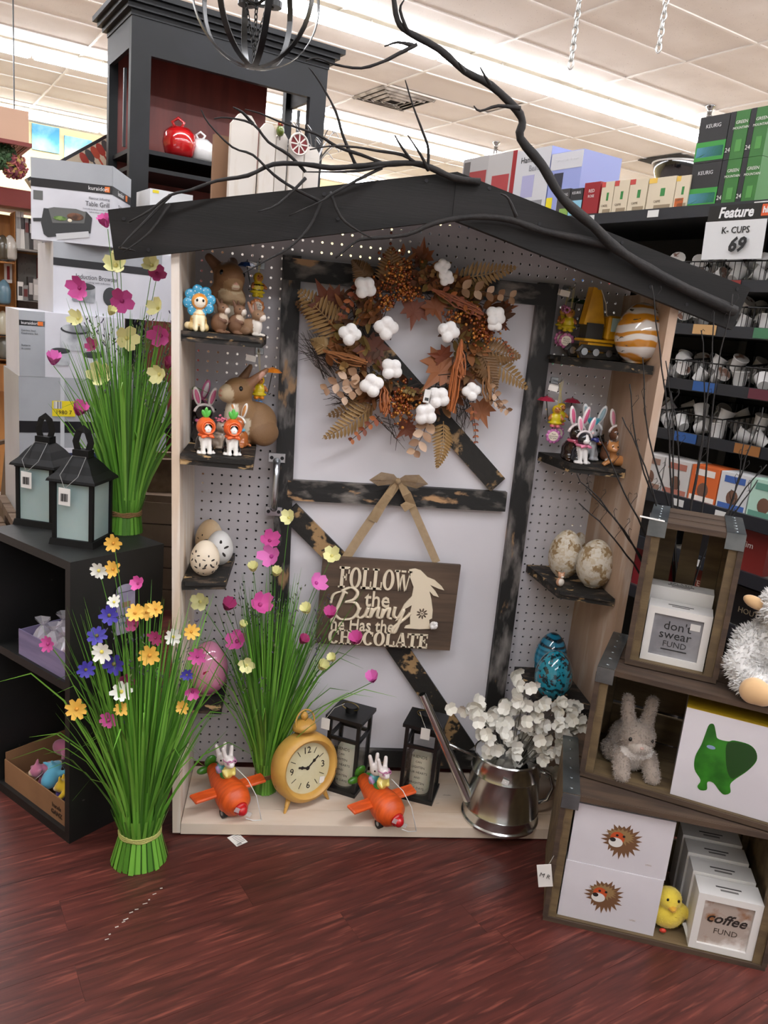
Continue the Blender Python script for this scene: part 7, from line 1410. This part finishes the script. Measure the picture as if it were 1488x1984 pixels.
for k in range(7):
    x=40+10*k; p=QS(x,582,a=RA+.1); h=rq.uniform(.09,.16); t=thing('boxed_gadget',('grey','white','dark','silver')[k%4]+' boxed gadget standing on the lower grey shelf','package',(p[0],p[1],p[2]),RS,'boxed gadgets on the lower grey shelf'); MB().box((0,.03,h/2),(.034,.06,h)).build('pack',slv[(k+1)%4],t,world=False); MB().box((0,-.001,h*.5),(.022,.002,h*.5)).build('label_card',slv[(k+3)%5],t,world=False)
for k,(x,y0,y1) in enumerate(((78,500,545),(88,498,560),(98,500,550),(16,505,548))):
    p,q=QS(x,y0,a=RA+.2),QS(x,y1,a=RA+.2); h=p[2]-q[2]; t=thing('carded_tool',('wine-red','dark','silver','red-handled')[k]+' carded kitchen tool hanging on the grey pegboard','package',q,RS); MB().box((0,0,h/2),(.045,.012,h)).build('card',slv[(4,3,0,1)[k]],t,world=False); MB('#8a1c1c' if k==3 else '#2c2826').box((0,-.008,h*.45),(.016,.004,h*.6)).build('tool',mt,t,world=False); MB('#777777').tube([(0,0,h*.95),(0,.06 if k<3 else .1,h*.95)],.004,5).build('hook',mt,t,world=False)
for k,(x,yb,c) in enumerate(((6,505,'#4a4438'),(20,505,'#b5b0a6'),(8,590,'#5a7a8a'),(20,650,'#8a2c22'),(6,650,'#b5b09a'),(10,695,'#6a6a62'))):
    p=QS(x,yb,a=RA+.12); t=thing('gift_item',('dark glass dome','pale bottle','blue picture block','red gift box','cream gift box','round grey plate')[k]+' on an oak shelf of the far fixture','gift',p,RS); MB(c).lathe([(.03,0),(.04,.02),(.042,.09),(.03,.13),(.012,.15),(.0001,.155)],16).build('body',gls,t,True,world=False); MB('#2c2a26').lathe([(.034,0),(.034,.012)],16,(0,0,-.0)).build('foot',mt,t,world=False)
# red wire shelf with a peach carton and a green garland, further up
t=thing('wire_shelf','red wire shelf bracketed high above the far fixture','shelf',QS(20,310,a=RA-.4)); p0=QS(-40,275,a=RA-.4); b0=AB(p0)[1]; b1=AB(QS(62,278,a=RA-.4))[1]; zz=QS(60,278,a=RA-.4)[2]
SB(RA-.4,RA-.37,b0,b1,zz-.02,zz).build('edge',redm,t); SB(RA-.37,RA+.2,b1-.02,b1,zz-.02,zz).build('edge',redm,t); [SB(RA-.02,RA-.005,bb,bb+.006,zz-.02,HC).build('hanging_rod',MATS['track_steel'],t) for bb in (b0,b1-.04)]; [SB(RA-.39,RA-.375,bb,bb+.006,zz,HC).build('hanging_rod',MATS['track_steel'],t) for bb in (b0,)]
b=MB()
for k in range(14): bb=b0+(b1-b0)*k/14; b.tube([S(RA-.37,bb,zz-.01),S(RA+.18,bb,zz-.01)],.004,5)
b.build('wires',redm,t,kind='stuff')
ct_=thing('peach_carton','plain peach carton on the red wire shelf','box',S(RA-.1,(b0+b1)/2,zz)); SB(RA-.36,RA+.1,b0+.02,b1-.01,zz,zz+.17).build('carton',M('carton_peach','#c9a58c',.6),ct_)
def ball(label,px,py,r,cols,seed,name):
    v=QS(px,py,a=RA-.25); t=thing(name,label,'garland',v); rz_=random.Random(seed); b=MB()
    for k in range(260):
        d=Vector((rz_.gauss(0,1),rz_.gauss(0,1),rz_.gauss(0,1))).normalized()*r*rz_.uniform(.7,1); b.paint(rz_.choice(cols)); b.ell(v+d,(.018,.006,.012),(rz_.uniform(0,180),rz_.uniform(0,180),0),n=5,m=3)
    b.build('leaves',mt,t,kind='stuff'); MB('#4a3a2a').tube([v,Vector((v[0],v[1],zz-.01))],.004,5).build('cord',mt,t)
ball('round green leaf ball hanging under the red wire shelf',4,302,.075,['#2f4a2a','#3a5a34','#24401f'],1,'leaf_ball'); ball('glittering rose foil cluster hanging under the red wire shelf',28,322,.065,['#8a3a44','#b56a6a','#a88a4a','#6a2c3c'],2,'foil_cluster')
# wooden easel leg seen at the far left
t=thing('wooden_easel','brown wooden folding easel on the checkered floor','easel',S(4.6,.55,0)); p,q=QS(32,715,a=4.6),QS(-4,880,a=4.55)
MB().tube([Vector((q[0],q[1],0)),p],.022,4).build('leg',oak if False else M('easel_brown','#5a4630',.7),t); p2=QS(-30,715,a=4.75); MB().tube([S(4.9,.8,0),p],.02,4).build('leg',MATS['easel_brown'],t); MB().tube([QS(-10,860,a=4.6),QS(30,850,a=4.7)],.014,4).build('brace',MATS['easel_brown'],t)
tb2=thing('plank_pallet','low pile of pale rough planks beside the slatted table','pallet',S(3.5,.30,0))
for k in range(3): SB(3.35+.12*k,3.45+.12*k,-.2,.43,.34,.40).build('plank',MATS['barked_wood'],tb2)
for b_ in (-.15,.35): SB(3.36,3.7,b_,b_+.06,0,.34).build('bearer',MATS['barked_wood'],tb2)
